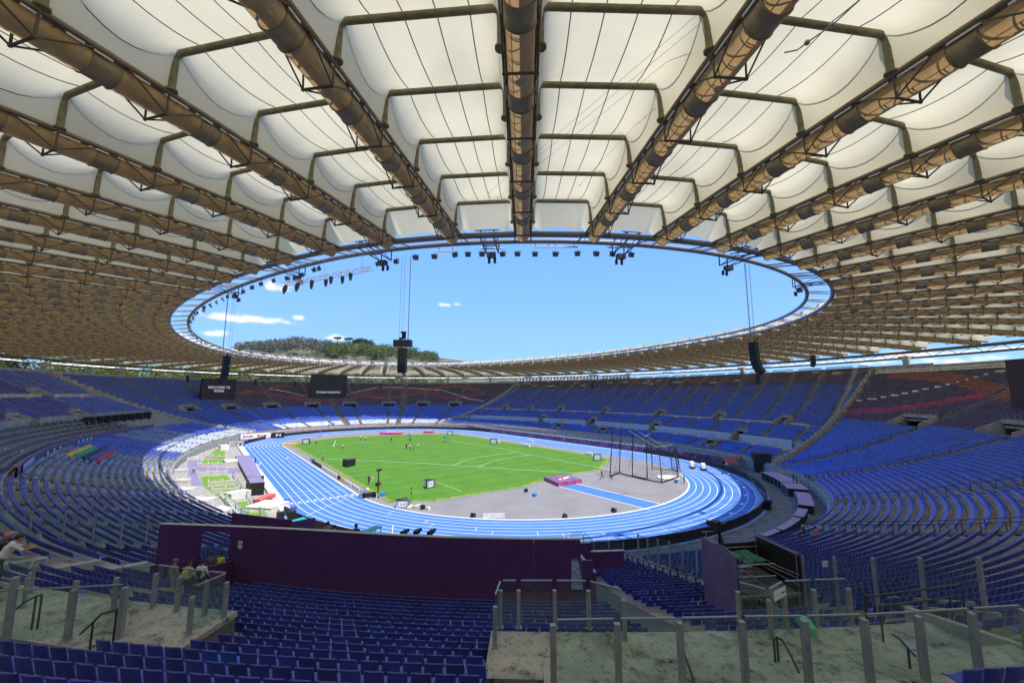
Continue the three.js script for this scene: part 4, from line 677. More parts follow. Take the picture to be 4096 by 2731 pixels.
// bent tube handrails: points as pixel and level
function handrail(label, pts, feet) { const t = thing('handrail', label, 'handrail'), a = pts.map(([x, y, h]) => atH(x, y, h)); part('rail', new MB().tube(a, 0.027, 7), M.railDark, t); for (const k of feet) part('post', new MB().cyl(V(a[k].x, WY, a[k].z), a[k], 0.027, 0.027, 7), M.railDark, t); return t; }
handrail('bent steel handrail on the left landing beside the tall post', [[40, 2454, 11.5], [95, 2409, 11.8], [143, 2384, 12.0], [166, 2379, 12.02]], [2, 3]);
handrail('bent steel handrail on the left landing beside the open gate', [[318, 2536, 11.5], [371, 2488, 11.8], [403, 2456, 12.0], [466, 2436, 12.05]], [1, 3]);
handrail('slanting handrail behind the long glass fence below the dark aisle', [[2737, 2612, 12.0], [2758, 2668, 11.9], [2780, 2735, 11.75]], [0]);
handrail('slanting handrail behind the long glass fence below the white notices', [[3096, 2560, 12.05], [3108, 2548, 12.1], [3130, 2560, 12.1], [3165, 2622, 12.0], [3197, 2690, 11.85]], [0, 1]);
handrail('short slanting handrail behind the right end of the long fence', [[3573, 2538, 12.1], [3600, 2555, 12.1], [3633, 2592, 12.0], [3664, 2624, 11.95]], [2]);
handrail('level handrail crossing above the walkway end', [[3458, 2378, 12.3], [3500, 2382, 12.3], [3700, 2355, 12.3], [3840, 2338, 12.3], [3850, 2360, 12.2]], [0, 4]);
handrail('lower level handrail crossing above the walkway end', [[3520, 2425, 12.0], [3700, 2402, 12.0], [3800, 2388, 12.0]], [0, 2]);
// low walls and steps to the right of the walkway
{ const t = thing('stair_wall', 'pale concrete stair walls at the right end of the walkway', 'wall'); for (const [a, o0, o1, y0, y1] of [[-30.6, 25.8, 29.8, WY + 0.1, WY + 0.75], [-27.2, 13, 17.5, bowlY(13) + 0.3, bowlY(17.5) + 0.45], [-26.7, 18.5, 24.5, bowlY(18.5) + 0.3, bowlY(24.5) + 0.5], [-25.2, 16.5, 22.5, bowlY(16.5) + 0.25, bowlY(22.5) + 0.5]]) { const p = NP(a, o0), q = NP(a, o1), d = q.clone().sub(p).normalize(), s = V(-d.z, 0, d.x).multiplyScalar(0.11), L = p.distanceTo(q), M4 = new THREE.Matrix4().makeBasis(d, V(0, 1, 0), d.clone().cross(V(0, 1, 0))).setPosition(p); part('wall_panel', new MB().prism([[0, bowlY(o0) - 0.4], [L, bowlY(o1) - 0.4], [L, y1], [0, y0]], 0.2, M4), M.greyWall, t); } }
for (const [a, lab] of [[-3.9, 'first'], [-2.1, 'second']]) { const t = thing('aisle_rail', lab === 'first' ? 'dark aisle handrail on short posts crossing the near curve, lower one' : 'dark aisle handrail on short posts crossing the near curve, upper one', 'handrail'); const pts = []; for (let o = 0; o <= 25; o += 1.48) { const p = NP(a, o, bowlY(o)); part('post', new MB().box(p.x, p.y + 0.5, p.z, 0.06, 1.0, 0.06), M.railDark, t); pts.push(p.setY(p.y + 1.0)); } part('rail', new MB().tube(pts, 0.035, 6), M.railDark, t); }
{ const t = thing('aisle_rail', 'dark aisle handrail on short posts beside the tall glass sector fence', 'handrail'), pts = []; for (let o = -0.9; o <= 15; o += 1.1) { const p = NP(-29.4, o, bowlY(o)); part('post', new MB().box(p.x, p.y + 0.45, p.z, 0.09, 0.9, 0.09), M.railDark, t); pts.push(p.setY(p.y + 0.9)); } part('rail', new MB().tube(pts, 0.04, 6), M.railDark, t); }
for (const az of [33.3, 14.5, 46.5]) { const t = thing('aisle_rail', `dark aisle handrail climbing the seats of the near curve ${az > 40 ? 'next to the stepped stand wall' : az > 20 ? 'below the wide entrance mouth' : 'beside the dark aisle'}`, 'handrail'), pts = []; for (let o = 0; o <= 24; o += 2.22) { const p = NP(az + 0.8, o, bowlY(o)); part('post', new MB().box(p.x, p.y + 0.5, p.z, 0.07, 1.0, 0.07), M.railDark, t); pts.push(p.setY(p.y + 1.0)); } part('rail', new MB().tube(pts, 0.04, 5), M.railDark, t); }
// the purple wall: a curved screen round the camera enclosure, with a gap for the stairs at its left end
{
  const t = thing('purple_wall', 'long dark purple boarded wall across the rows of seats', 'wall'), top = 9.72;
  const oW = (az) => 15 + (az < -47 ? 0.0162 * (az + 47) * (az + 47) : 0);     // the wall straightens towards its left end
  const bent = (a0, a1, y0, y1, name, m, d0 = -0.12, d1 = 0, n = 4) => { const mb = new MB(); for (let k = 0; k < n; k++) { const a = a0 + ((a1 - a0) * k) / n, b = a0 + ((a1 - a0) * (k + 1)) / n; sectorSlabOn(mb, a, b, oW, d0, d1, y0, y1); } return part(name, mb, m, t); };
  const sectorSlabOn = (mb, a, b, f, d0, d1, y0, y1) => { const c = (az, d, y) => NP(az, f(az) + d, y); mb.quad(c(a, d0, y1), c(b, d0, y1), c(b, d1, y1), c(a, d1, y1)).quad(c(a, d0, y0), c(b, d0, y0), c(b, d0, y1), c(a, d0, y1)).quad(c(b, d1, y0), c(a, d1, y0), c(a, d1, y1), c(b, d1, y1)).quad(c(a, d1, y0), c(a, d0, y0), c(a, d0, y1), c(a, d1, y1)).quad(c(b, d0, y0), c(b, d1, y0), c(b, d1, y1), c(b, d0, y1)); };
  for (let k = 0; k < 8; k++) { const a = -53.5 + (17.0 / 8) * k; bent(a + 0.004, a + 17.0 / 8 - 0.004, 5.2, top, 'wall_panel', M.purple); }
  bent(-57.4, -55.2, 5.0, top, 'wall_panel', M.purple); bent(-55.2, -53.5, top - 0.32, top, 'lintel', M.purple);
  bent(-57.4, -36.45, top, top + 0.05, 'cap', M.cream, -0.18, 0.05, 30);
  const radial = (az, o0, o1, y0, y1, y2, y3, m, name) => { const p = NP(az, o0), q = NP(az, o1), d = q.clone().sub(p).normalize(), L = p.distanceTo(q), M4 = new THREE.Matrix4().makeBasis(d, V(0, 1, 0), d.clone().cross(V(0, 1, 0))).setPosition(p); return part(name, new MB().prism([[0, y0], [L, y1], [L, y2], [0, y3]], 0.12, M4), m, t); };
  radial(-55.3, 9, 15.9, 3.6, 5.5, 7.4, 6.0, M.purple, 'gap_side'); radial(-53.4, 9, 15.4, 3.6, 5.5, 9.4, 8.4, M.purple, 'gap_side'); radial(-55.3, 16.1, 18.6, 5.5, 6.6, 8.3, 7.8, M.purple, 'gap_side'); radial(-53.4, 15.7, 18.4, 5.5, 6.6, 8.2, 7.8, M.purple, 'gap_side');
  radial(-35.9, 4.2, 15.1, 2.0, 5.4, 8.0, 6.2, M.purple, 'passage_side'); 
  part('cap', (() => { const a = NP(-35.9, 4.2, 6.22), b = NP(-35.9, 15.1, 8.02); return new MB().bar(a, b, 0.2, 0.05); })(), M.mauve, t);
  radial(-35.4, 4.0, 4.1, 2, 2, 6.1, 6.1, M.purple, 'passage_side');
  part('front_screen', sectorSlab(-35.6, -31.2, 3.9, 4.05, 2.2, 5.0, new MB(), 8), M.purple, t); part('front_screen', sectorSlab(-35.6, -33.9, 3.9, 4.05, 5.0, 5.7, new MB(), 4), M.purple, t);
  part('cap', sectorSlab(-33.8, -31.2, 3.85, 4.1, 5.0, 5.06, new MB(), 6), M.cream, t); part('cap', sectorSlab(-35.5, -33.9, 3.85, 4.1, 5.7, 5.76, new MB(), 6), M.cream, t);
  // floor of the enclosure and the far side of it
  part('platform_floor', sectorSlab(-53.4, -36.6, 9.8, 14.8, 7.1, 7.25, new MB(), 20), M.darkConcrete, t);
  const sign = rayOff(960, 2178, 15.85), th = thetaOf(sign.x, sign.z), nt = thing('notice', 'white paper notice on the purple wall beside the stair gap', 'notice', null, sign.x, sign.y, sign.z, th); part('board', new MB().box(0, 0, 0.015, 0.30, 0.42, 0.02), M.white, nt); part('print', new MB().box(0, 0.06, 0.028, 0.22, 0.2, 0.004).box(0, -0.12, 0.028, 0.22, 0.03, 0.004), mat(0.35, 0.36, 0.38, 0.8), nt);
  const bn = thing('doorway_panel', 'pale blue panel painted as the light open doorway at the right end of the purple wall', 'banner'), bq = [[2286, 2357], [2334, 2357], [2313, 2238], [2286, 2238]].map(([x, y]) => rayOff(x, y, 15.06)); part('cloth', new MB().quad(...bq), mottled(0.30, 0.38, 0.60, 0.6, 1.2, 90, 0.8), bn); part('frame', new MB().bar(bq[2], bq[3], 0.06), M.steel, bn);  // flat pale panel added for the bright view through the open doorway
  bent(-36.45, -35.95, 5.2, 8.6, 'wall_panel', M.purple); part('gap_back', sectorSlab(-57.2, -52.6, 12.2, 12.3, 4, 9.25, new MB(), 4), M.purple, t);
  // low glass screens on the front screen
  glassFence('small tilted glass screens above the purple front screen', [NP(-35.4, 4, 5.75), NP(-34.4, 4, 5.75), NP(-33.6, 4, 5.1), NP(-32.4, 4, 5.1), NP(-31.2, 4, 5.1)], 0.75, { w: 0.06 });
  // the table and equipment that show over the wall
  const p = rayOff(1488, 2116, 12), tb = thing('green_table', 'green topped table standing behind the purple wall', 'table', null, p.x, 7.25, p.z, 0.5); part('table_top', new MB().box(0, p.y - 7.25, 0, 1.25, 0.05, 0.6), mat(0.08, 0.42, 0.26, 0.5), tb); for (const [a, b] of [[-0.55, -0.25], [0.55, -0.25], [-0.55, 0.25], [0.55, 0.25]]) part('leg', new MB().box(a, (p.y - 7.25) / 2, b, 0.04, p.y - 7.25, 0.04), M.steel, tb);
  for (const [x, y, w, l] of [[1614, 2134, 0.55, 'low covered television camera behind the purple wall'], [1666, 2131, 0.5, 'grey rain cover over a camera behind the purple wall'], [1722, 2133, 0.6, 'black television camera with a long lens behind the purple wall']]) { const q = rayOff(x, y, 12.5), cm = thing('tv_camera', l, 'camera', null, q.x, 7.25, q.z, 2.2); const h = q.y - 7.25; part('tripod', new MB().cyl(V(0, h - 0.1, 0), V(0.3, 0, 0.3), 0.03, 0.03, 6).cyl(V(0, h - 0.1, 0), V(-0.35, 0, 0.1), 0.03, 0.03, 6).cyl(V(0, h - 0.1, 0), V(0.1, 0, -0.35), 0.03, 0.03, 6), M.black, cm); part('body', new MB().box(0, h + 0.05, 0, 0.22, 0.26, w), M.black, cm); part('lens', new MB().cyl(V(0, h + 0.06, w / 2), V(0, h + 0.04, w / 2 + 0.28), 0.09, 0.11, 9), M.black, cm); }
}
// the scaffold tower with the television camera
{
  const t = thing('camera_tower', 'scaffold camera tower clad in purple boards with metal stairs', 'scaffold tower'), a0 = -31.25, a1 = -28.6, o0 = 15.9, o1 = 18.8, top = 10.05, y0 = 6.2, P = (u, v, y) => { const p = NP(a0 + (a1 - a0) * u, o0 + (o1 - o0) * v); p.y = y; return p; };
  const clad = (u, name) => { const p = P(u, 0, 0), q = P(u, 1, 0), d = q.clone().sub(p), L = d.length(); d.normalize(); const M4 = new THREE.Matrix4().makeBasis(d, V(0, 1, 0), d.clone().cross(V(0, 1, 0))).setPosition(p); part(name, new MB().prism([[0, 5.9], [L, 6.9], [L, top], [0, top]], 0.05, M4), M.purpleLight, t); const q2 = part('lining', new MB().prism([[0.02, 6.2], [L - 0.02, 7.2], [L - 0.02, top - 0.15], [0.02, top - 0.15]], 0.03, M4.clone().setPosition(p.clone().addScaledVector(P(0.5, 0, 0).sub(P(u, 0, 0)).normalize(), 0.06))), M.black, t); };
  clad(0, 'side_cladding'); clad(1, 'side_cladding');
  part('back_cladding', new MB().quad(P(0.01, 0.02, 6), P(0.99, 0.02, 6), P(0.99, 0.02, top - 0.4), P(0.01, 0.02, top - 0.4)), M.black, t);
  const tube = (p, q, r = 0.027) => part('scaffold_tube', new MB().cyl(p, q, r, r, 7), M.steel, t);
  for (const u of [0.06, 0.94]) for (const v of [0.05, 0.97]) tube(P(u, v, 6.2), P(u, v, top + (v < 0.5 ? 0.3 : 0.05)));
  tube(P(0.52, 0.6, 6.4), P(0.52, 0.6, 9.55)); tube(P(0.52, 0.97, 6.8), P(0.52, 0.97, 8.6));
  for (const y of [7.35, 8.25, 9.1, 9.65]) { tube(P(0.0, 0.97, y), P(y > 9 ? 0.6 : 1.0, 0.97, y)); tube(P(0.02, 0.05, y + 0.35), P(0.98, 0.05, y + 0.35)); }
  for (const y of [7.6, 8.6, top]) { tube(P(0.06, 0, y), P(0.06, 1, y)); tube(P(0.94, 0, y), P(0.94, 1, y)); }
  tube(P(0.05, 0.99, 9.6), P(0.6, 0.99, 8.2)); tube(P(0.05, 0.99, 8.6), P(0.9, 0.99, 7.1)); tube(P(0.5, 0.6, 9.5), P(0.95, 0.95, 8.9)); tube(P(0.0, 0.02, top + 0.25), P(1, 0.02, top + 0.25)); tube(P(0.05, 0.99, 7.3), P(0.45, 0.99, 6.8)); tube(P(0.55, 0.95, 9.65), P(0.97, 0.97, 9.05));
  part('deck', new MB().quad(P(0.02, 0.0, 8.35), P(0.98, 0.0, 8.35), P(0.98, 0.95, 8.15), P(0.02, 0.95, 8.15)).quad(P(0.02, 0.95, 8.05), P(0.98, 0.95, 8.05), P(0.98, 0.95, 8.15), P(0.02, 0.95, 8.15)), M.darkConcrete, t);
  for (let k = 0; k < 6; k++) part('ladder_step', new MB().obox(P(0.22, 0.86 - k * 0.02, 8.35 + k * 0.2), P(0.36, 0.86, 0).sub(P(0.22, 0.86, 0)), V(0, 0.015, 0), P(0.22, 0.95, 0).sub(P(0.22, 0.86, 0)).multiplyScalar(0.5)), M.steel, t);
  // camera, its arm and a crumpled green net
  const c = thing('tv_camera', 'black broadcast camera on top of the scaffold tower', 'camera'), cp = P(0.30, 0.03, top + 0.55); part('body', new MB().obox(cp, V(0.22, 0, 0.1), V(0, 0.2, 0), V(-0.12, 0, 0.3)), M.black, c); part('lens', new MB().cyl(cp.clone().add(V(0.1, 0, -0.3)), cp.clone().add(V(0.25, -0.05, -0.75)), 0.12, 0.15, 10), M.black, c); part('viewfinder', new MB().box(cp.x - 0.25, cp.y + 0.2, cp.z + 0.15, 0.2, 0.2, 0.14), M.black, c); part('pedestal', new MB().cyl(P(0.30, 0.03, top - 0.6), cp, 0.09, 0.07, 8), M.black, c); part('mount', new MB().cyl(P(0.28, 0.5, 8.2), P(0.30, 0.05, top + 0.2), 0.06, 0.05, 8), M.black, c);
  const net = [], w = 9; for (let i = 0; i <= w; i++) { const row = []; for (let j = 0; j <= w; j++) { const p = P(0.30 + 0.5 * (i / w), 0.25 + 0.5 * (j / w), 9.45 + 0.12 * fbm(i * 0.7, j * 0.7, 64, 91, 3) * 2 - 0.35 * Math.pow(Math.abs(i / w - 0.4) * 1.8, 2)); row.push(p); } net.push(row); } single('green_net', new MB().grid(net), mottled(0.015, 0.11, 0.05, 0.8, 0.5, 92, 0.9, { side: THREE.DoubleSide }), 'crumpled dark green net lying on the scaffold tower', 'net');
}
// two white notices on the fence, and one on the tower
{ const t = thing('notice', 'pair of white notices with dark bars fixed to the walkway fence', 'notice'), A = V(-46.55, WY + 1.22, 113.0), B = V(-45.9, WY + 1.22, 113.05), d = B.clone().sub(A).normalize(), n = V(-d.z, 0, d.x); if (n.dot(camF) > 0) n.negate(); for (const k of [0, 1]) { const c = A.clone().addScaledVector(d, 0.17 + 0.35 * k).add(V(0, -0.14, 0)).addScaledVector(n, 0.03); part('board', new MB().obox(c, d.clone().multiplyScalar(0.165), V(0, 0.125, 0), n.clone().multiplyScalar(0.008)), M.white, t); part('bar', new MB().obox(c.clone().addScaledVector(n, 0.011), d.clone().multiplyScalar(0.10), V(0, k ? 0.02 : 0.006, 0), n.clone().multiplyScalar(0.003)), mat(0.06, 0.06, 0.06, 0.6), t); } }
{ const p = NP(-27.75, 19.0, 9.6), t = thing('notice', 'blank white notice beside the camera tower', 'notice', null, p.x, p.y, p.z, -27 * DEG); part('board', new MB().box(0, 0, 0, 0.32, 0.26, 0.02), M.white, t); part('print', new MB().box(0, 0, 0.012, 0.22, 0.04, 0.004), mat(0.4, 0.4, 0.4), t); }
{ const p = V(-45.35, WY, 113.35), t = thing('green_crate', 'pale green plastic crate on the walkway behind the glass', 'crate', null, p.x, p.y, p.z, 0.6); const m = new MB(); m.prism([[-0.42, 0], [0.42, 0], [0.36, 0.2], [-0.36, 0.2]], 0.3); part('body', m, mat(0.16, 0.45, 0.28, 0.6), t); for (const x of [-0.22, 0.15]) part('handle_hole', new MB().box(x, 0.1, 0.153, 0.13, 0.07, 0.01), M.black, t); }
// people on the near stand
const face = (x, z) => Math.atan2(x, z);
const fieldward = (p) => face(-p.x - 0, 40 - p.z);
{
  const yawR = (deg) => { const a = deg * DEG; return face(Math.sin(a), -Math.cos(a)); };
  person('man in a white shirt and grey trousers leaning on the glass rail', at11(-64.95, 95.35), yawR(75), leaning, { top: [0.62, 0.62, 0.64], leg: [0.05, 0.055, 0.08], hair: [0.03, 0.03, 0.04], sleeve: SK }, 80);
  person('man in a dark shirt and pink cap leaning on the rail beside another man', at11(-65.35, 94.75), yawR(68), leaning, { top: [0.06, 0.05, 0.05], leg: [0.06, 0.06, 0.07], hair: [0.5, 0.24, 0.24], cap: 1 }, 64);
  const on = (x, y) => onBowl(x, y);
  person('person in an olive top and grey shorts walking down to the purple wall', on(684, 2386), yawR(75), walking(), { top: [0.20, 0.20, 0.13], leg: [0.22, 0.23, 0.24], sock: SK, hair: [0.10, 0.12, 0.09], cap: 1 }, 72);
  person('person with a yellow backpack following down the stairs', on(742, 2394), yawR(55), walking(), { top: [0.42, 0.42, 0.30], leg: DK, sock: DK, hair: [0.05, 0.035, 0.03], bag: [0.62, 0.52, 0.10] }, 72);
  person('person in a white T-shirt and black shorts with a shoulder bag', on(796, 2386), yawR(40), walking(), { top: [0.68, 0.68, 0.68], leg: DK, sock: SK, hair: [0.05, 0.03, 0.02], bag: DK }, 72);
  person('man in a dark grey shirt stepping into the gap of the purple wall', on(838, 2330), yawR(30), standing(), { top: [0.10, 0.10, 0.11], leg: [0.08, 0.08, 0.09], hair: [0.05, 0.05, 0.05], cap: 1 }, 72);
  const st = on(872, 2330); person('steward in a bright yellow vest standing in the wall gap', st, yawR(-150), standing(), { top: [0.62, 0.72, 0.02], leg: DK, hair: [0.02, 0.02, 0.02], sleeve: WH }, 72);
  const over = (x, y, l, c, pose = standing()) => { const p = rayOff(x, y, 12.3); person(l, V(p.x, p.y - 1.76, p.z), yawR(30), pose, c, 56); };
  over(1311, 2088, 'man in a grey T-shirt with a strap seen over the purple wall', { top: [0.20, 0.20, 0.20], leg: DK, hair: [0.02, 0.02, 0.02] }); over(1338, 2102, 'shorter person with dark hair behind the purple wall', { top: [0.25, 0.22, 0.2], leg: DK, hair: [0.02, 0.02, 0.02] }); over(1424, 2097, 'person with long dark hair beside the green table', { top: [0.03, 0.03, 0.05], leg: DK, hair: [0.015, 0.015, 0.02], sleeve: [0.03, 0.03, 0.05] }); over(1246, 2120, 'person hardly showing over the left of the purple wall', { top: DK, leg: DK });
  const so = onBowl(3268, 2160); person('seated spectator in an orange top on the near curve', so.setY(so.y + 0.02), yawR(-40), sitting, { top: [0.85, 0.10, 0.03], leg: [0.35, 0.3, 0.25] }, 40);
  const s2 = onBowl(3218, 2150); person('seated spectator in dark clothes with a pale cap on the near curve', s2.setY(s2.y + 0.02), yawR(-40), sitting, { top: [0.06, 0.06, 0.09], leg: DK, hair: [0.5, 0.48, 0.42], cap: 1 }, 40);
}
// ---------------------------------------------------------------- gear under the ring: floodlights, light bars, gantries, speakers, screens
const LENS = mat(0.25, 0.28, 0.3, 0.15);
function floodlight(p, turn, tilt, label, group, pale) {
  const t = thing('floodlight', label, 'floodlight', group, p.x, p.y, p.z, turn), c = Math.cos(tilt), s = Math.sin(tilt), m = M.lampGrey, R = (x, y, z) => V(x, y * c - z * s - 0.45, y * s + z * c);
  part('yoke', new MB().bar(V(0, 0, 0), V(0, -0.18, 0), 0.06).bar(V(-0.34, -0.18, 0), V(0.34, -0.18, 0), 0.05).bar(V(-0.34, -0.18, 0), V(-0.34, -0.48, 0), 0.04).bar(V(0.34, -0.18, 0), V(0.34, -0.48, 0), 0.04), M.ring, t);
  part('housing', new MB().obox(R(0, 0, 0), V(0.28, 0, 0), V(0, c * 0.25, s * 0.25), V(0, -s * 0.13, c * 0.13)), m, t);
  part('glass', new MB().obox(R(0, 0, -0.14), V(0.24, 0, 0), V(0, c * 0.21, s * 0.21), V(0, -s * 0.012, c * 0.012)), LENS, t);
  return t;
}
const inward = (th) => th + Math.PI;
// the few that stand out singly over the near edge
for (const [x, y] of [[1512, 1040], [1663, 1014], [1738, 1010], [1820, 1003], [1928, 1000], [2011, 1000], [2140, 1000], [2222, 1000], [2310, 998], [2525, 1003], [1585, 1030], [1872, 1001], [2070, 999], [2385, 999], [2450, 1000]]) { const p = atH(x, y, 33.0), th = thetaOf(p.x, p.z); floodlight(V(p.x, 33.0, p.z), th + rr(-0.4, 0.4), 0.5, 'dark floodlight hanging singly under the near edge of the roof ring', 'single floodlights under the near edge'); }
for (const [xa, xb, y] of [[2132, 2206, 988], [2206, 2312, 988], [1920, 2012, 994], [1744, 1822, 1004], [2430, 2530, 990]]) { const a = atH(xa, y, 33.15), b = atH(xb, y, 33.15), t = thing('light_bar', 'white bar clamped under the near roof ring for floodlights', 'bar', 'white bars under the near ring'); part('bar', new MB().cyl(a, b, 0.075, 0.075, 8), M.ringWhite, t); for (const f of [0.15, 0.85]) { const p = a.clone().lerp(b, f); part('clamp', new MB().cyl(p, p.clone().add(V(0, 0.4, 0)), 0.04, 0.04, 6), M.ring, t); } }
// the dense rows on the two long sides
{ let n = 0; const side = (t0, t1, n1, lab, gr, pale) => { for (let k = 0; k < n1; k++) { const th = t0 + ((t1 - t0) * k) / (n1 - 1), p = plan(th, -1.5 + rr(-0.3, 0.3)); p.y = 33.2 + rr(-0.15, 0.1); floodlight(p, th + rr(-0.5, 0.5), 0.4 + rr(-0.2, 0.3), lab, gr, pale && rnd() > 0.35); } };
  side(-66 * DEG, -112 * DEG, 46, 'small pale floodlight in the dense row under the left of the ring', 'floodlight row under the left of the ring', true); side(-113 * DEG, -150 * DEG, 20, 'grey floodlight under the far left bend of the ring', 'floodlights under the far left bend', true); side(66 * DEG, 114 * DEG, 46, 'grey floodlight in the dense row under the right of the ring', 'floodlight row under the right of the ring', true); side(116 * DEG, 150 * DEG, 20, 'grey floodlight under the far right bend of the ring', 'floodlights under the far right bend', true); }
// maintenance gantries that straddle the ring
for (const [x, y] of [[1955, 952], [2515, 958], [1138, 1065], [2985, 1010], [905, 1150], [1480, 985], [3310, 1110]]) {
  const p = atH(x, y, 33.2), th = thetaOf(p.x, p.z), q = plan(th, 0.3), t = thing('ring_gantry', 'black maintenance gantry straddling the two tubes of the roof ring', 'gantry', 'gantries on the ring', q.x, 33.2, q.z, th), m = (n, f) => part(n, f(new MB()), M.ring, t);
  m('frame', (g) => { for (const s of [-0.65, 0.65]) g.bar(V(s, -0.7, -2.0), V(s, 0.75, -2.0), 0.1).bar(V(s, -0.5, 1.7), V(s, 0.3, 1.7), 0.1).bar(V(s, 0.75, -2.0), V(s, 0.3, 1.7), 0.1).bar(V(s, -0.7, -2.0), V(s, -0.5, 1.7), 0.1).bar(V(s, -0.7, -2), V(s, 0.3, 1.7), 0.06); return g.bar(V(-0.65, 0.75, -2), V(0.65, 0.75, -2), 0.1).bar(V(-0.65, -0.6, 0), V(0.65, -0.6, 0), 0.1).bar(V(-1.2, 0.3, 1.7), V(1.2, 0.3, 1.7), 0.08); });
  m('motor', (g) => g.box(0, -1.1, -1.4, 0.9, 0.5, 0.6).cyl(V(-0.3, -1.3, -1.9), V(-0.3, -1.8, -1.9), 0.15, 0.15, 8).cyl(V(0.3, -1.3, -1.9), V(0.3, -1.8, -1.9), 0.15, 0.15, 8));
}
// white lattice truss with moving-head lamps
{
  const A = atH(1128, 1140, 31.2), B = atH(1486, 1073, 31.2), L = A.distanceTo(B), d = B.clone().sub(A).normalize(), s = V(-d.z, 0, d.x), t = thing('lighting_truss', 'white lattice lighting truss hung below the left of the ring', 'truss'), cor = [[0.22, 0.2], [-0.22, 0.2], [0.22, -0.2], [-0.22, -0.2]], at = (l, c) => A.clone().addScaledVector(d, l).addScaledVector(s, c[0]).add(V(0, c[1], 0));
  for (const c of cor) part('truss_tube', new MB().cyl(at(0, c), at(L, c), 0.03, 0.03, 6), M.ringWhite, t); const w = new MB(), n = Math.round(L / 0.55); for (let k = 0; k < n; k++) { const a = (L * k) / n, b = (L * (k + 1)) / n; for (const [i, j] of [[0, 1], [2, 3], [0, 2], [1, 3]]) w.cyl(at(a, cor[k % 2 ? i : j]), at(b, cor[k % 2 ? j : i]), 0.015, 0.015, 4, false); } part('truss_lacing', w, M.ringWhite, t).userData.kind = 'stuff';
  for (const f of [0.1, 0.5, 0.9]) part('hanger', new MB().cyl(at(L * f, [0, 0.2]), at(L * f, [0, 2.2]), 0.02, 0.02, 5), M.steel, t);
  [[1129, 1160], [1154, 1154], [1185, 1154], [1207, 1148], [1250, 1143], [1267, 1137], [1309, 1129], [1344, 1124], [1374, 1114], [1418, 1109]].forEach(([x, y], k) => { const f = (x - 1128) / (1486 - 1128), p = at(L * f, [k % 2 ? 0.25 : -0.25, -0.2]), m = thing('moving_lamp', 'dark blue black moving-head lamp under the white truss', 'lamp', 'moving-head lamps on the white truss', p.x, p.y, p.z); part('base', new MB().box(0, -0.08, 0, 0.34, 0.16, 0.3), M.navyBlack, m); part('arm', new MB().box(-0.17, -0.3, 0, 0.05, 0.36, 0.1).box(0.17, -0.3, 0, 0.05, 0.36, 0.1), M.navyBlack, m); part('head', new MB().cyl(V(0, -0.2, 0), V(0, -0.55, 0.02), 0.12, 0.17, 10).cyl(V(0, -0.55, 0.02), V(0, -0.85, 0.03), 0.17, 0.11, 10), M.navyBlack, m); });
}
// hanging line-array loudspeakers: a stack of cabinets that curls towards the seats
function lineArray(label, p, top, n, turn, curl, opt = {}) {
  const t = thing('line_array', label, 'loudspeaker', opt.group, p.x, 0, p.z, turn), w = opt.w ?? 0.85, h = opt.h ?? 0.27; let y = top, z = 0, a = opt.a0 ?? 0;
  if (opt.bumper) { part('bumper_box', new MB().box(0, top + 0.55, 0, 1.9, 0.72, 0.9), M.navyBlack, t); part('hoist', new MB().box(-0.1, top + 1.35, 0, 0.35, 0.6, 0.35).box(-0.05, top + 1.75, 0, 0.5, 0.2, 0.4).box(0.25, top + 1.1, 0, 0.3, 0.2, 0.3), M.black, t); } else part('fly_frame', new MB().box(0, top + 0.12, 0, w * 1.15, 0.16, 0.9).box(0, top + 0.3, 0.2, 0.2, 0.3, 0.2), M.black, t);
  for (let k = 0; k < n; k++) { const c = V(0, y - (h / 2) * Math.cos(a), z + (h / 2) * Math.sin(a)); part('cabinet', new MB().obox(c, V(w / 2, 0, 0), V(0, Math.cos(a) * h * 0.485, -Math.sin(a) * h * 0.485), V(0, Math.sin(a) * 0.38, Math.cos(a) * 0.38)), M.navyBlack, t); y -= h * Math.cos(a); z += h * Math.sin(a); a += curl * (k > n * (opt.straight ?? 0.4) ? 1 : 0.15); }
  if (opt.cable !== false) { for (const [x, zz] of [[-0.6, 0], [-0.55, 0.05], [0.1, 0.1], [0.45, 0]]) part('cable', new MB().cyl(V(x, top + (opt.bumper ? 0.9 : 0.2), zz), V(x, 33.4, zz), x < 0 ? 0.03 : 0.014, x < 0 ? 0.03 : 0.014, 5, false), x < 0 ? M.steel : M.ring, t); }
  return t;
}
lineArray('black line-array speaker under a wide bumper box on long cables', V(-42.6, 0, 75.7), 22.85, 10, 2.4, 0.045, { bumper: 1 });
lineArray('black curling line-array speaker hung in front of the left ring', V(-57.4, 0, 44.3), 23.3, 12, 0.2, -0.09, { a0: 0 });
lineArray('black curling line-array speaker hung in front of the right ring', V(-8.7, 0, 98.1), 23.6, 13, -0.1, 0.09, {});
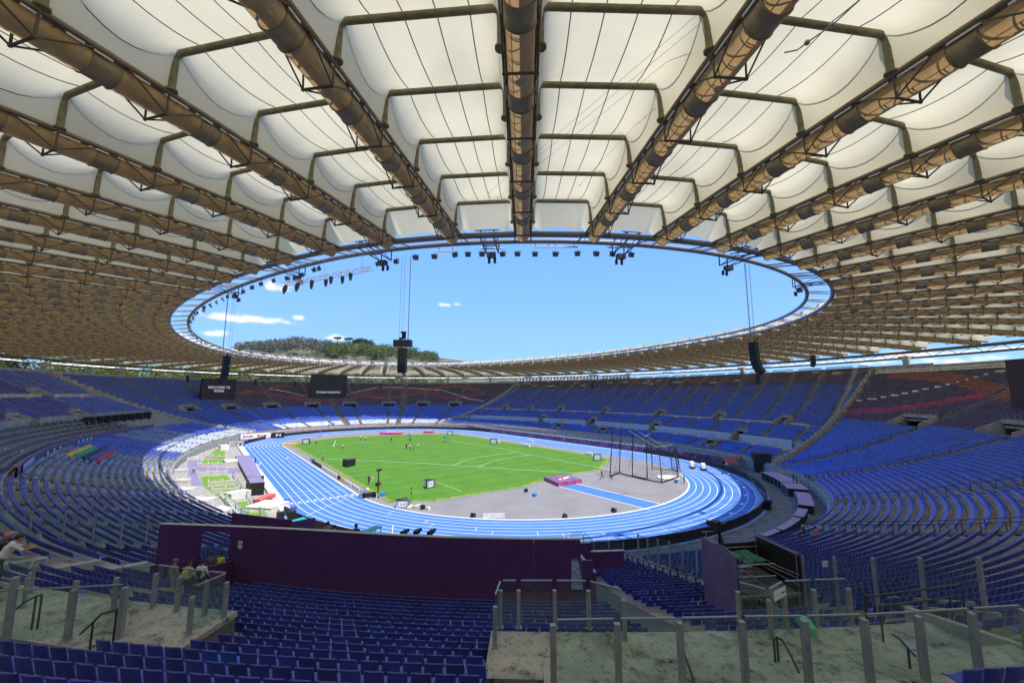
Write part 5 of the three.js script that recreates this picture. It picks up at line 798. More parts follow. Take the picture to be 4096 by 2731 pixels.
{ const far = (x, y, o, l, n) => { const d = ray(x, y); let k = 20; while (k < 400) { const q = camera.position.clone().addScaledVector(d, k); if (q.distanceTo(camera.position) > 60 && offsetOf(q.x, q.z) > o) break; k += 0.2; } const p = camera.position.clone().addScaledVector(d, k); lineArray(l, p, p.y, n, thetaOf(p.x, p.z), -0.12, { w: 0.9, h: 0.3, cable: false, group: 'small speaker clusters under the far roof' }); const q = thing('speaker_cable', 'thin hanging steel of a small speaker cluster under the far roof', 'cable', 'hangers of the small clusters', p.x, p.y, p.z); part('rod', new MB().cyl(V(0, 0.2, 0), V(0, 31.5 - p.y, 0), 0.03, 0.03, 5), M.ring, q); };
  for (const [x, y] of [[880, 1512], [750, 1505], [1022, 1520], [1313, 1508], [1520, 1535], [1180, 1526]]) far(x, y, 24, 'small pale grey speaker cluster hung in front of the far seats', 8);
  for (const [x, y] of [[3253, 1425], [3030, 1500], [2370, 1530]]) far(x, y, 20, 'dark speaker cluster hung in front of the right side seats', 9); }
// screens
function textPanel(w, h, px, draw) { const c = document.createElement('canvas'); c.width = px; c.height = Math.round((px * h) / w); const g = c.getContext('2d'); draw(g, c.width, c.height); const t = new THREE.CanvasTexture(c); t.colorSpace = THREE.SRGBColorSpace; t.magFilter = THREE.LinearFilter; return t; }
function facePart(name, w, h, z, m, parent) { return part(name, new MB().quadUV(V(-w / 2, -h / 2, z), V(w / 2, -h / 2, z), V(w / 2, h / 2, z), V(-w / 2, h / 2, z)), m, parent); }
function bigScreen(label, a, b, top, draw) {
  const c = a.clone().add(b).multiplyScalar(0.5), w = Math.hypot(a.x - b.x, a.z - b.z), turn = Math.atan2(CAM.x * 0.2 - c.x, -c.z * 0.15 - c.z), y0 = Math.min(a.y, b.y) + 0.2, h = top - y0, n = plan(thetaOf(c.x, c.z), offsetOf(c.x, c.z) - 1), dir = Math.atan2(n.x - c.x, n.z - c.z), t = thing('video_screen', label, 'screen', null, c.x, y0 + h / 2, c.z, dir);
  part('cabinet', new MB().box(0, 0, -0.5, w, h, 0.9), M.black, t); const tx = textPanel(w, h, 1024, draw); facePart('display', w * 0.985, h * 0.97, 0.0, new THREE.MeshStandardMaterial({ color: lin(0.02, 0.02, 0.02), roughness: 0.5, emissiveMap: tx, emissive: lin(1, 1, 1), emissiveIntensity: 0.3 }), t); part('support', new MB().box(-w * 0.36, -h / 2 - 1.2, -0.8, 0.3, 2.6, 0.3).box(w * 0.36, -h / 2 - 1.2, -0.8, 0.3, 2.6, 0.3).box(-w * 0.36, 0, -1.3, 0.3, h * 0.9, 0.3).box(w * 0.36, 0, -1.3, 0.3, h * 0.9, 0.3), M.steel, t); part('sill', new MB().box(0, -h / 2 - 0.12, -0.2, w, 0.2, 0.7), M.greyWall, t); return t;
}
const yOver = (p, x, y) => { const d = ray(x, y); return CAM.y + d.y * (Math.hypot(p.x - CAM.x, p.z - CAM.z) / Math.hypot(d.x, d.z)); };
{
  const s1a = onBowl(806, 1598), s1b = onBowl(947, 1598); s1a.addScaledVector(camF, -1.2); s1b.addScaledVector(camF, -1.2);
  bigScreen('dark video screen reading WELCOME TO ROMA above the far seats', s1a, s1b, yOver(s1a, 876, 1513), (g, w, h) => { g.fillStyle = '#171420'; g.fillRect(0, 0, w, h); g.fillStyle = '#e6e2e6'; g.font = `bold ${Math.round(h * 0.17)}px sans-serif`; g.textAlign = 'center'; g.fillText('WELCOME TO', w / 2, h * 0.47); g.fillText('ROMA', w / 2, h * 0.64); });
  const s2a = onBowl(1242, 1592), s2b = onBowl(1388, 1592); s2a.addScaledVector(camF, -1.2); s2b.addScaledVector(camF, -1.2);
  bigScreen('black scoreboard screen with a lit STADIO OLIMPICO strip', s2a, s2b, yOver(s2a, 1315, 1497), (g, w, h) => { g.fillStyle = '#12151d'; g.fillRect(0, 0, w, h); g.fillStyle = '#3a2340'; g.fillRect(w * 0.17, h * 0.70, w * 0.70, h * 0.11); g.fillStyle = '#f2f2f2'; g.font = `bold ${Math.round(h * 0.10)}px sans-serif`; g.textAlign = 'center'; g.fillText('STADIO OLIMPICO', w * 0.52, h * 0.795); g.fillStyle = '#d8d8d8'; g.fillRect(w * 0.17, h * 0.70, w * 0.02, h * 0.1); });
  const s3a = onBowl(4032, 1640), s3b = onBowl(4330, 1655); s3a.addScaledVector(camF, -0.8); s3b.addScaledVector(camF, -0.8);
  bigScreen('tall dark back of a video screen beside the purple seats', s3a, s3b, yOver(s3a, 4032, 1440), (g, w, h) => { g.fillStyle = '#1d1420'; g.fillRect(0, 0, w, h); });
}

// thin wires strung below the canopy on the right
for (const [x0, y0, x1, y1] of [[2800, 50, 1955, 770], [2800, 95, 2075, 690], [2790, 150, 1990, 790], [2640, 395, 2320, 740]]) { const a = atH(x0, y0, 34.6), b = atH(x1, y1, 34.0), t = thing('stay_wire', 'thin grey wire strung under the canopy panels', 'wire', 'wires under the canopy'); part('wire', new MB().cyl(a, b, 0.012, 0.012, 4, false), M.steel, t); part('end_clip', new MB().ball(b, 0.05, 0.05, 0.05, 6, 4), M.steel, t); }
{ const t = thing('cable_festoon', 'looped grey cable with junction boxes beside the roof truss', 'cable'); const pts = [[3440, 0, 35], [3330, 100, 34.6], [3230, 170, 34.2], [3190, 200, 34], [3140, 210, 33.8]].map(([x, y, h]) => atH(x, y, h)); part('cable', new MB().tube(pts, 0.035, 5), M.steel, t); for (const k of [1, 2]) part('junction_box', new MB().ball(pts[k], 0.14, 0.12, 0.14, 7, 5), M.steel, t); }
// ---------------------------------------------------------------- things on the track and the field
const G = (x, y, h = 0) => atH(x, y, h);
const card = (w, h, draw) => new THREE.MeshStandardMaterial({ map: textPanel(w, h, 512, draw), roughness: 0.6 });
const mark = card(1.3, 1.1, (g, w, h) => { g.fillStyle = '#9fa8cf'; g.fillRect(0, 0, w, h); g.fillStyle = '#f1f1f6'; g.fillRect(w * 0.22, h * 0.14, w * 0.56, h * 0.74); g.fillStyle = '#3d4468'; g.font = `bold ${h * 0.5}px sans-serif`; g.textAlign = 'center'; g.fillText('24', w / 2, h * 0.68); });
// three-sided display towers and flat ones
function triTower(label, p, w, h, turn, black) { const t = thing('display_box', label, 'display', null, p.x, 0.01, p.z, turn), r = w / Math.sqrt(3), pts = [90, 210, 330].map((a) => [r * Math.cos(a * DEG), r * Math.sin(a * DEG)]); part('body', new MB().prism(pts, h, new THREE.Matrix4().makeRotationX(-Math.PI / 2).setPosition(0, h / 2, 0)), M.navyBlack, t); if (!black) for (let k = 0; k < 3; k++) { const a = pts[k], b = pts[(k + 1) % 3], A = V(a[0], 0, -a[1]), B = V(b[0], 0, -b[1]), n = A.clone().add(B).normalize().multiplyScalar(0.02), f = 0.09; const u = A.clone().lerp(B, f).add(n), v = A.clone().lerp(B, 1 - f).add(n); part('display_face', new MB().quadUV(V(u.x, h * 0.08, u.z), V(v.x, h * 0.08, v.z), V(v.x, h * 0.92, v.z), V(u.x, h * 0.92, u.z)), mark, t); } return t; }
triTower('three-sided blue grey display tower standing alone on the grass', G(1714, 1950), 2.1, 1.5, 0.25);
triTower('plain black three-sided box on the grass near the sector line', G(1392, 1865), 3.1, 1.7, 0.6, true);
function flatBoard(label, p, w, h, turn) { const t = thing('display_board', label, 'display', null, p.x, 0.01, p.z, turn); part('frame', new MB().box(0, h / 2, -0.2, w, h, 0.4), M.navyBlack, t); facePart('display_face', w * 0.86, h * 0.8, 0.012, mark, t).position.y = h / 2; return t; }
flatBoard('small display board on the far left of the grass', G(1222, 1776), 2.6, 1.8, -0.6); flatBoard('small display board at the far right corner of the grass', G(1799, 1740), 2.4, 1.7, -0.7); flatBoard('small display board beside the white box on the back straight', G(1974, 1776), 2.5, 1.9, -0.7); flatBoard('small display board on the grass by the throwing cage', G(2390, 1842), 2.2, 1.7, -0.65);
{ const p = G(1610, 2028), t = thing('display_board', 'tilted grey display board lying at the near corner of the grass', 'display', null, p.x, 0.01, p.z, -0.5); part('body', new MB().prism([[-1.0, 0], [0.5, 0], [0.5, 1.1], [-0.1, 1.1]], 2.0, new THREE.Matrix4().makeRotationY(-Math.PI / 2)), M.navyBlack, t); const f = facePart('display_face', 1.9, 1.0, 0, mark, t); f.position.set(0, 0.56, 0.53); const l = part('lid', new MB().obox(V(-0.2, 1.25, -0.1), V(0.9, 0.12, 0), V(-0.02, 0.02, 0), V(0, 0, 0.3)), M.navyBlack, t); }
// landing mat of the jump at the end of the blue run-up
{ const t = thing('landing_mat', 'pink and purple landing mat at the end of the blue run-up', 'mat', null, 0, 0, 0); const c = [[-9.9, 54.2], [-3.6, 60.1], [1.9, 60.2], [1.2, 54.0]], A = G(2175, 1906, 0.75), B = G(2232, 1930, 0.75), Cc = G(2328, 1916, 0.75), D = G(2270, 1897, 0.75); const P = [A, B, Cc, D].map((p) => V(p.x, 0, p.z)); for (const [a, b] of [[0, 1], [1, 2], [2, 3], [3, 0]]) { for (let k = 0; k < 3; k++) { const u = P[a].clone().lerp(P[b], k / 3 + 0.01), v = P[a].clone().lerp(P[b], (k + 1) / 3 - 0.01); part('mat_side', new MB().quad(V(u.x, 0.01, u.z), V(v.x, 0.01, v.z), V(v.x, 0.68, v.z), V(u.x, 0.68, u.z)), M.pink, t); } } part('top_sheet', new MB().quad(P[0].clone().setY(0.72), P[1].clone().setY(0.72), P[2].clone().setY(0.72), P[3].clone().setY(0.72)).quad(P[0].clone().setY(0.66), P[1].clone().setY(0.66), P[1].clone().setY(0.72), P[0].clone().setY(0.72)).quad(P[1].clone().setY(0.66), P[2].clone().setY(0.66), P[2].clone().setY(0.72), P[1].clone().setY(0.72)), M.purpleLight, t); const L = (u, v) => P[0].clone().lerp(P[3], u).lerp(P[1].clone().lerp(P[2], u), v).setY(0.74); part('print_stripe', new MB().quad(L(0.25, 0.6), L(0.32, 0.75), L(0.85, 0.45), L(0.78, 0.32)), M.white, t); part('print_stripe', new MB().quad(L(0.3, 0.85), L(0.42, 0.9), L(0.62, 0.1), L(0.52, 0.08)), M.pink, t); }
for (const [x0, x1, y, l] of [[1525, 1605, 1737, 'pink pole vault mat heap at the far end of the field'], [1697, 1733, 1731, 'low pink mat box beside the far display board']]) { const a = G(x0, y), b = G(x1, y), t = thing('far_mat', l, 'mat', null, (a.x + b.x) / 2, 0.01, (a.z + b.z) / 2, Math.atan2(a.z - b.z, b.x - a.x)), w = a.distanceTo(b); part('body', new MB().prism([[-w / 2, 0], [w / 2, 0], [w / 2, 0.7], [w * 0.2, 0.95], [-w * 0.1, 0.8], [-w / 2, 0.9]], 4.5), M.pink, t); part('cover', new MB().box(0, 0.99, 0, w * 0.5, 0.05, 3.4), mottled(0.62, 0.3, 0.38, 0.4, 2, 96, 0.8), t); }
// the throwing cage: tall bent posts with a dark net, open to the field
{
  const t = thing('throwing_cage', 'tall dark hammer throw cage with bent posts and netting', 'cage'), base = [[2440, 1908], [2478, 1892], [2530, 1906], [2590, 1920], [2648, 1932], [2715, 1910], [2722, 1893], [2690, 1880], [2610, 1876]].map(([x, y]) => G(x, y)), H = 6.2;
  const cen = base.reduce((s, p) => s.add(p), V(0, 0, 0)).multiplyScalar(1 / base.length);
  const tops = [[2440, 1725], [2478, 1718], [2535, 1722], [2590, 1752], [2620, 1780], [2640, 1788], [2662, 1786], [2690, 1778], [2620, 1760]];
  base.forEach((p, k) => { const y = Math.min(10.4, Math.max(3.6, yOver(p, tops[k][0], tops[k][1]))), q = p.clone().lerp(cen, 0.1).setY(y); part('post', new MB().cyl(p, q, 0.12, 0.09, 7), M.black, t); part('brace', new MB().cyl(p.clone().lerp(q, 0.55), p.clone().addScaledVector(p.clone().sub(cen).setY(0).normalize(), 1.3), 0.04, 0.04, 6), M.steel, t); if (k < base.length - 1) { const r = base[k + 1]; part('base_beam', new MB().bar(p.clone().setY(0.15), r.clone().setY(0.15), 0.22, 0.25), k % 2 ? mat(0.5, 0.36, 0.18, 0.7) : M.black, t); part('base_strut', new MB().cyl(p.clone().setY(0.1), p.clone().lerp(r, 0.5).setY(1.4), 0.04, 0.04, 5).cyl(p.clone().lerp(r, 0.5).setY(1.4), r.clone().setY(0.1), 0.04, 0.04, 5), M.cream, t); } });
  const topOf = (k) => { const p = base[k]; return p.clone().lerp(cen, 0.1).setY(Math.min(10.4, Math.max(3.6, yOver(p, tops[k][0], tops[k][1])))); };
  for (let k = 0; k < base.length - 1; k++) part('top_bar', new MB().cyl(topOf(k), topOf(k + 1), 0.05, 0.05, 6), M.black, t);
  for (const [a, b, c, d] of [[2515, 1722, 2620, 1785], [2555, 1726, 2665, 1790], [2575, 1748, 2600, 1735], [2620, 1788, 2690, 1780]]) { const p = cen.clone().lerp(base[1], 0.5), A = p.clone().setY(yOver(p, a, b)); const dA = ray(a, b), dB = ray(c, d), s = p.distanceTo(camera.position); part('swing_gate', new MB().cyl(camera.position.clone().addScaledVector(dA, 75 / dA.length()), camera.position.clone().addScaledVector(dB, 78 / dB.length()), 0.06, 0.06, 6), M.steel, t); }
  const nm = new MB(); for (let k = 0; k < base.length - 1; k++) { const a = base[k], b = base[k + 1], A = topOf(k), B = topOf(k + 1); for (let q = 1; q < 9; q++) nm.cyl(a.clone().lerp(b, q / 9), A.clone().lerp(B, q / 9), 0.012, 0.012, 3, false); for (let q = 1; q < 12; q++) nm.cyl(a.clone().lerp(A, q / 12), b.clone().lerp(B, q / 12), 0.012, 0.012, 3, false); } part('net', nm, M.black, t).userData.kind = 'stuff';
  single('throwing_circle', disc(new MB(), Array.from({ length: 24 }, (_, k) => { const p = G(2675, 1908); return V(p.x + 2.3 * Math.cos(k / 24 * 2 * Math.PI), 0, p.z + 2.3 * Math.sin(k / 24 * 2 * Math.PI)); }).reverse(), 0.012), M.white, 'white round throwing circle inside the dark cage', 'circle');
}
// boxes, speakers, signs
const boxAt = (name, label, cat, px, py, w, h, d, turn, m, lid) => { const p = G(px, py), t = thing(name, label, cat, null, p.x, 0.01, p.z, turn); part('body', new MB().prism([[-w / 2, 0], [w / 2, 0], [w / 2 * 0.97, h], [-w / 2 * 0.97, h]], d), m, t); part(lid || 'lid', new MB().box(0, h + 0.02, 0, w * 1.02, 0.05, d * 1.02), m, t); return t; };
boxAt('blue_box', 'bright blue box standing alone on the grey area', 'box', 2138, 1985, 0.75, 0.45, 0.5, 0.3, M.boxBlue); boxAt('blue_box', 'bright blue box beside the tall camera mast', 'box', 1527, 1985, 0.9, 0.5, 0.6, 0.4, M.boxBlue); boxAt('blue_box', 'bright blue box at the corner of the throwing cage', 'box', 2706, 1930, 0.8, 0.5, 0.55, 0.2, M.boxBlue); boxAt('blue_box', 'flat blue box on the grass edge along the home straight', 'box', 1248, 1841, 1.1, 0.4, 0.7, 0.2, M.boxBlue);
boxAt('dark_box', 'small dark box with a pale band on the grey area', 'box', 2104, 1967, 0.6, 0.5, 0.5, 0.4, M.navyBlack); boxAt('white_box', 'long white padded box on the edge of the back straight', 'box', 2106, 1785, 3.2, 0.6, 0.7, -1.5, M.white); boxAt('white_box', 'white padded box at the right edge of the grass by the cage', 'box', 2357, 1820, 2.6, 0.6, 0.7, -1.5, M.white); boxAt('white_box', 'flat white box on the blue back straight', 'box', 2122, 1764, 2.6, 0.35, 0.8, -1.5, M.white); boxAt('white_box', 'low white box at the far right corner of the grass', 'box', 1841, 1740, 2.4, 0.5, 0.7, -1.2, M.white); boxAt('white_box', 'white padded box at the far corner beside the display board', 'box', 1990, 1771, 2.2, 0.7, 0.6, -1.5, M.white);
boxAt('yellow_sled', 'pale yellow padded block at the far left corner of the grass', 'block', 1155, 1779, 5.2, 0.5, 1.1, -0.5, M.yellow);
for (const [x, y, l] of [[1892, 2068, 'black monitor speaker at the kerb left of the white sign'], [2260, 2071, 'black monitor speaker at the kerb beside thin stakes'], [2456, 2047, 'black monitor speaker at the kerb below the blue run-up']]) { const p = G(x, y), t = thing('floor_monitor', l, 'loudspeaker', null, p.x, 0.01, p.z, rr(-0.5, 0.5)); part('body', new MB().prism([[-0.35, 0], [0.35, 0], [0.28, 0.5], [-0.2, 0.6]], 0.6), M.black, t); part('grille', new MB().box(0.06, 0.3, 0.31, 0.4, 0.36, 0.02), M.ring, t); }
{ const a = G(1932, 2074), b = G(2019, 2074), t = thing('white_sign', 'white lettered board lying at the near kerb of the field', 'sign', null, (a.x + b.x) / 2, 0.02, (a.z + b.z) / 2, Math.atan2(a.z - b.z, b.x - a.x)), w = a.distanceTo(b); part('board', new MB().box(0, 0.36, 0, w, 0.7, 0.12), M.white, t); facePart('lettering', w * 0.6, 0.25, 0.064, card(4, 0.5, (g, W, H) => { g.fillStyle = '#f0f0ee'; g.fillRect(0, 0, W, H); g.fillStyle = '#9aa0a4'; g.font = `bold ${H * 0.8}px sans-serif`; g.textAlign = 'center'; g.fillText('TOGETHER', W / 2, H * 0.8); }), t).position.y = 0.40; }
{ const p = G(1510, 1992), t = thing('camera_mast', 'tall mast with a camera head and box beside the home straight', 'mast', null, p.x, 0, p.z, 0.4); part('pole', new MB().cyl(V(0, 0, 0), V(0, 4.6, 0), 0.12, 0.1, 8), M.navyBlack, t); part('camera_head', new MB().box(0.1, 4.7, 0, 0.9, 0.3, 0.35), M.navyBlack, t); part('box', new MB().box(0, 2.35, 0, 1.0, 0.5, 0.4), M.black, t); part('red_plate', new MB().box(0.35, 2.35, 0.22, 0.4, 0.4, 0.03), M.red, t); part('foot', new MB().cyl(V(0, 0.9, 0), V(0.5, 0, 0.3), 0.05, 0.05, 6).cyl(V(0, 0.9, 0), V(-0.5, 0, 0.2), 0.05, 0.05, 6).cyl(V(0, 0.9, 0), V(0, 0, -0.5), 0.05, 0.05, 6), M.white, t); }
{ const p = G(1643, 2015), t = thing('signal_post', 'thin signal post with two lamps at the near corner of the grass', 'post', null, p.x, 0, p.z); part('pole', new MB().cyl(V(0, 0, 0), V(0, 2.6, 0), 0.035, 0.03, 6), M.black, t); for (const y of [1.7, 2.5]) part('lamp', new MB().ball(V(0, y, 0), 0.12, 0.14, 0.12, 7, 5), M.black, t); }
{ const p = G(1437, 1986), q = G(1470, 1955, 1.7), t = thing('start_arm', 'white angled camera arm over the inner kerb at the finish', 'arm', null, 0, 0, 0); part('beam', new MB().bar(p.clone().setY(0.15), q, 0.35, 0.3), M.white, t); part('leg', new MB().bar(q.clone(), V(q.x + 0.2, 0, q.z), 0.06), M.ring, t); part('cover', new MB().box(p.x + 1.3, 0.35, p.z + 1.2, 2.2, 0.7, 0.8), M.black, t); }
{ const items = [[1690, 2036, 'black equipment case among cables at the near kerb'], [1712, 2040, 'white equipment case among cables at the near kerb'], [1668, 2028, 'pale plank pile beside the tilted display board'], [1640, 2030, 'short timber stack at the grass corner']]; items.forEach(([x, y, l], k) => boxAt('equipment_case', l, 'case', x, y, [0.6, 0.5, 1.6, 2.2][k], [0.55, 0.4, 0.25, 0.18][k], 0.5, 0.3 * k, [M.black, M.white, M.cream, M.cream][k])); }
// people on the field
const SM = 34;
[[1474, 1938, 'person in black beside another in white on the near grass', DK, DK, 0, standing()], [1487, 1938, 'person in white beside another in black on the near grass', WH, [0.5, 0.48, 0.4], 1, walking()], [1291, 1843, 'person in a grey shirt walking on the grass edge by the home straight', [0.3, 0.33, 0.4], [0.05, 0.05, 0.05], 2, walking()], [1148, 1851, 'person in pale clothes walking in the middle lanes of the home straight', [0.6, 0.6, 0.66], [0.45, 0.48, 0.6], 0, walking()], [1019, 1858, 'person in black on the wall edge of the home straight', DK, DK, 3, standing()], [1034, 1873, 'person in white bending at the edge of the home straight', WH, WH, 1, bending], [1370, 1796, 'person bending over the grass in dark shorts', WH, DK, 1, bending], [1450, 1788, 'person in a light blue shirt bending on the far grass', [0.2, 0.35, 0.7], [0.2, 0.35, 0.7], 0.6, bending], [1264, 1779, 'person in a bright blue shirt on the far left grass', [0.03, 0.2, 0.75], DK, 2, bending], [1625, 1797, 'dark clothed person, end of a row of four on the grass', DK, DK, 2, standing()], [1640, 1798, 'person in white top, second of a row of four on the grass', WH, DK, 2, standing()], [1655, 1797, 'person in beige, third of a row of four on the grass', [0.35, 0.28, 0.2], DK, 2.5, standing()], [1672, 1795, 'person in a white shirt, last of a row of four on the grass', WH, [0.4, 0.3, 0.25], 2, standing()], [1565, 1767, 'person in dark green alone on the far grass', [0.04, 0.10, 0.10], DK, 1, walking()], [1443, 1762, 'person in a yellow vest on the far grass', [0.6, 0.7, 0.05], DK, 0, standing()], [1460, 1763, 'person in a white shirt beside the yellow vest', WH, DK, 1, bending], [2408, 1916, 'person in dark clothes beside the throwing cage', [0.05, 0.05, 0.06], DK, 0, walking()], [2448, 1916, 'person crouching beside a bag near the throwing cage', [0.35, 0.3, 0.22], DK, 1, bending], [2738, 1934, 'person in green holding gear at the inside of the bend', [0.02, 0.35, 0.2], DK, 2, standing()], [2709, 1885, 'person in white and red by the inner lane past the cage', WH, [0.5, 0.1, 0.1], 2, standing()], [1642, 1766, 'small dark figure far across the grass', [0.1, 0.1, 0.14], DK, 1, standing()]].forEach(([x, y, l, top, leg, tr, pose]) => { const p = G(x, y); person(l, V(p.x, 0.02, p.z), tr * 1.7, pose, { top, leg }, SM); });
for (const [x, y, l] of [[1637, 1758, 'small round blue parasol at the far grass edge'], [1781, 1768, 'blue parasol over a black base on the far right grass'], [1280, 1745, 'bright blue parasol beside the far left run-up']]) { const p = G(x, y), t = thing('parasol', l, 'parasol', null, p.x, 0.01, p.z); part('pole', new MB().cyl(V(0, 0, 0), V(0, 1.9, 0), 0.04, 0.03, 6), M.black, t); part('canopy', new MB().cyl(V(0, 1.5, 0), V(0, 2.15, 0), 1.1, 0.05, 8), mat(0.10, 0.2, 0.6, 0.7), t); }
{ const p = G(2724, 1968), t = thing('feather_flag', 'small curved white feather flag standing on the grey area', 'flag', null, p.x, 0.01, p.z, 0.4); part('pole', new MB().tube([V(0, 0, 0), V(0, 1.2, 0), V(0.06, 1.7, 0), V(0.2, 1.95, 0)], 0.02, 5), M.black, t); part('cloth', new MB().prism([[0.02, 0.3], [0.42, 0.3], [0.36, 1.2], [0.2, 1.93], [0.05, 1.6]], 0.012), M.white, t); }
// white starting gear on the back straight in the shade edge
for (const [x, y, l] of [[2815, 1880, 'white wrapped trolley with two seats standing on the right bend'], [2770, 1872, 'dark trolley with white chairs standing on the right bend']]) { const p = G(x, y), t = thing('trolley', l, 'trolley', null, p.x, 0.01, p.z, 0.7); part('deck', new MB().box(0, 0.35, 0, 2.4, 0.12, 1.1), M.black, t); for (const [a, b] of [[-0.9, -0.45], [0.9, -0.45], [-0.9, 0.45], [0.9, 0.45]]) part('wheel', new MB().cyl(V(a, 0.17, b - 0.05), V(a, 0.17, b + 0.05), 0.17, 0.17, 10), M.black, t); part('load', new MB().prism([[-0.5, 0.41], [0.9, 0.41], [0.8, 1.4], [0.3, 1.6], [-0.3, 1.3]], 0.8), M.white, t); }
// boards: the lettered white wall across the end of the sprint chute, and the low boards along the inner kerb
{
  const A = G(960, 1763), B = G(1080, 1755), c = A.clone().add(B).multiplyScalar(0.5), w = A.distanceTo(B), t = thing('advert_wall', 'white advertising wall with red lettering across the end of the sprint lanes', 'board', null, c.x, 0.02, c.z, Math.atan2(A.z - B.z, B.x - A.x)), h = 1.9;
  part('panel', new MB().box(0, 0.55 + h / 2, -0.15, w, h, 0.25), M.white, t); part('plinth', new MB().box(0, 0.27, -0.15, w, 0.54, 0.35), mat(0.32, 0.32, 0.55, 0.7), t); for (let k = 0; k < 5; k++) part('foot_pad', new MB().box(-w / 2 + 0.6 + (k * (w - 1.2)) / 4, 0.3, 0.06, 0.4, 0.3, 0.12), M.navyBlack, t);
  const f = facePart('lettering', w * 0.98, h * 0.92, -0.018, card(w, h, (g, W, H) => { g.fillStyle = '#f4f4f2'; g.fillRect(0, 0, W, H); g.textAlign = 'left'; for (const x of [0.06, 0.54]) { g.fillStyle = '#b3404a'; g.fillRect(W * x, H * 0.34, W * 0.32, H * 0.42); g.fillStyle = '#f4f4f2'; g.font = `bold ${H * 0.36}px sans-serif`; g.fillText('SPAR', W * (x + 0.075), H * 0.68); g.fillStyle = '#9fb0a4'; g.beginPath(); g.arc(W * (x + 0.37), H * 0.55, H * 0.16, 0, 7); g.fill(); } }), t); f.position.y = 0.55 + h / 2;
  const L = thing('video_cube', 'black timing display with red digits at the chute end', 'display', null, A.x - 2.4, 0.02, A.z - 1.6, Math.atan2(A.z - B.z, B.x - A.x)); part('body', new MB().box(0, 1.7, -0.3, 3.6, 2.0, 0.6), M.black, L); part('stand', new MB().box(-1.2, 0.35, -0.3, 0.2, 0.7, 0.4).box(1.2, 0.35, -0.3, 0.2, 0.7, 0.4), M.ring, L); facePart('digits', 1.9, 0.9, 0.012, new THREE.MeshStandardMaterial({ color: lin(0.01, 0.01, 0.01), emissive: lin(1, 1, 1), emissiveIntensity: 0.9, emissiveMap: textPanel(1.9, 0.9, 256, (g, W, H) => { g.fillStyle = '#000'; g.fillRect(0, 0, W, H); g.fillStyle = '#ff3b30'; g.font = `bold ${H * 0.85}px sans-serif`; g.textAlign = 'center'; g.fillText('trst', W / 2, H * 0.78); }) }), L).position.y = 1.9;
  const D = G(1110, 1752), d2 = thing('dark_banner', 'black banner with a white emblem beside the white advertising wall', 'banner', null, D.x, 0.02, D.z, Math.atan2(A.z - B.z, B.x - A.x) - 0.3); part('panel', new MB().box(0, 1.1, 0, 4.6, 2.1, 0.15), M.black, d2); part('emblem', new MB().prism([[-0.9, 0.7], [-0.3, 0.6], [0.2, 1.5], [-0.5, 1.7]], 0.02, new THREE.Matrix4().setPosition(0, 0.1, 0.09)).prism([[0.4, 0.7], [1.1, 0.6], [1.0, 1.6], [0.6, 1.5]], 0.02, new THREE.Matrix4().setPosition(0, 0.1, 0.09)), M.white, d2);
}
[[1228, 1850, 1275, 1874, M.black, 'black'], [1276, 1875, 1348, 1912, M.white, 'white'], [1349, 1913, 1362, 1921, M.black, 'short black'], [1363, 1921, 1380, 1931, M.yellow, 'yellow and white'], [1381, 1931, 1408, 1948, M.white, 'second white'], [1413, 1950, 1440, 1968, M.white, 'red marked white']].forEach(([x0, y0, x1, y1, m, n], k) => { const a = V(-35.6, 0, G(x0, y0).z), b = V(-35.6, 0, G(x1, y1).z), t = thing('kerb_board', `${n} low advertising board along the inner edge of the home straight`, 'board', null, 0, 0, 0); part('board', new MB().obox(a.clone().add(b).multiplyScalar(0.5).setY(0.36), b.clone().sub(a).multiplyScalar(0.49), V(0.08, 0.33, 0), V(-0.05, 0, 0)), m, t); part('foot', new MB().box(-35.45, 0.05, (a.z + b.z) / 2, 0.5, 0.06, Math.abs(b.z - a.z) * 0.9), M.ring, t); if (m === M.white) { const n2 = Math.max(2, Math.round(Math.abs(b.z - a.z) / 1.6)); for (let q = 0; q < n2; q++) part('letter_block', new MB().obox(a.clone().lerp(b, (q + 0.5) / n2).add(V(-0.10, 0.40, 0)), V(0, 0, 0.32), V(0.03, 0.13, 0), V(-0.01, 0, 0)), k > 4 ? M.red : mat(0.35, 0.36, 0.4), t); } });
// the sprint barrier: pale ledge beside the outer lane
single('track_ledge', new MB().box(-48.55, 0.2, -8, 1.3, 0.45, 112), mottled(0.50, 0.50, 0.54, 0.2, 4, 97, 0.8), 'pale grey ledge along the outer lane of the home straight', 'ledge');
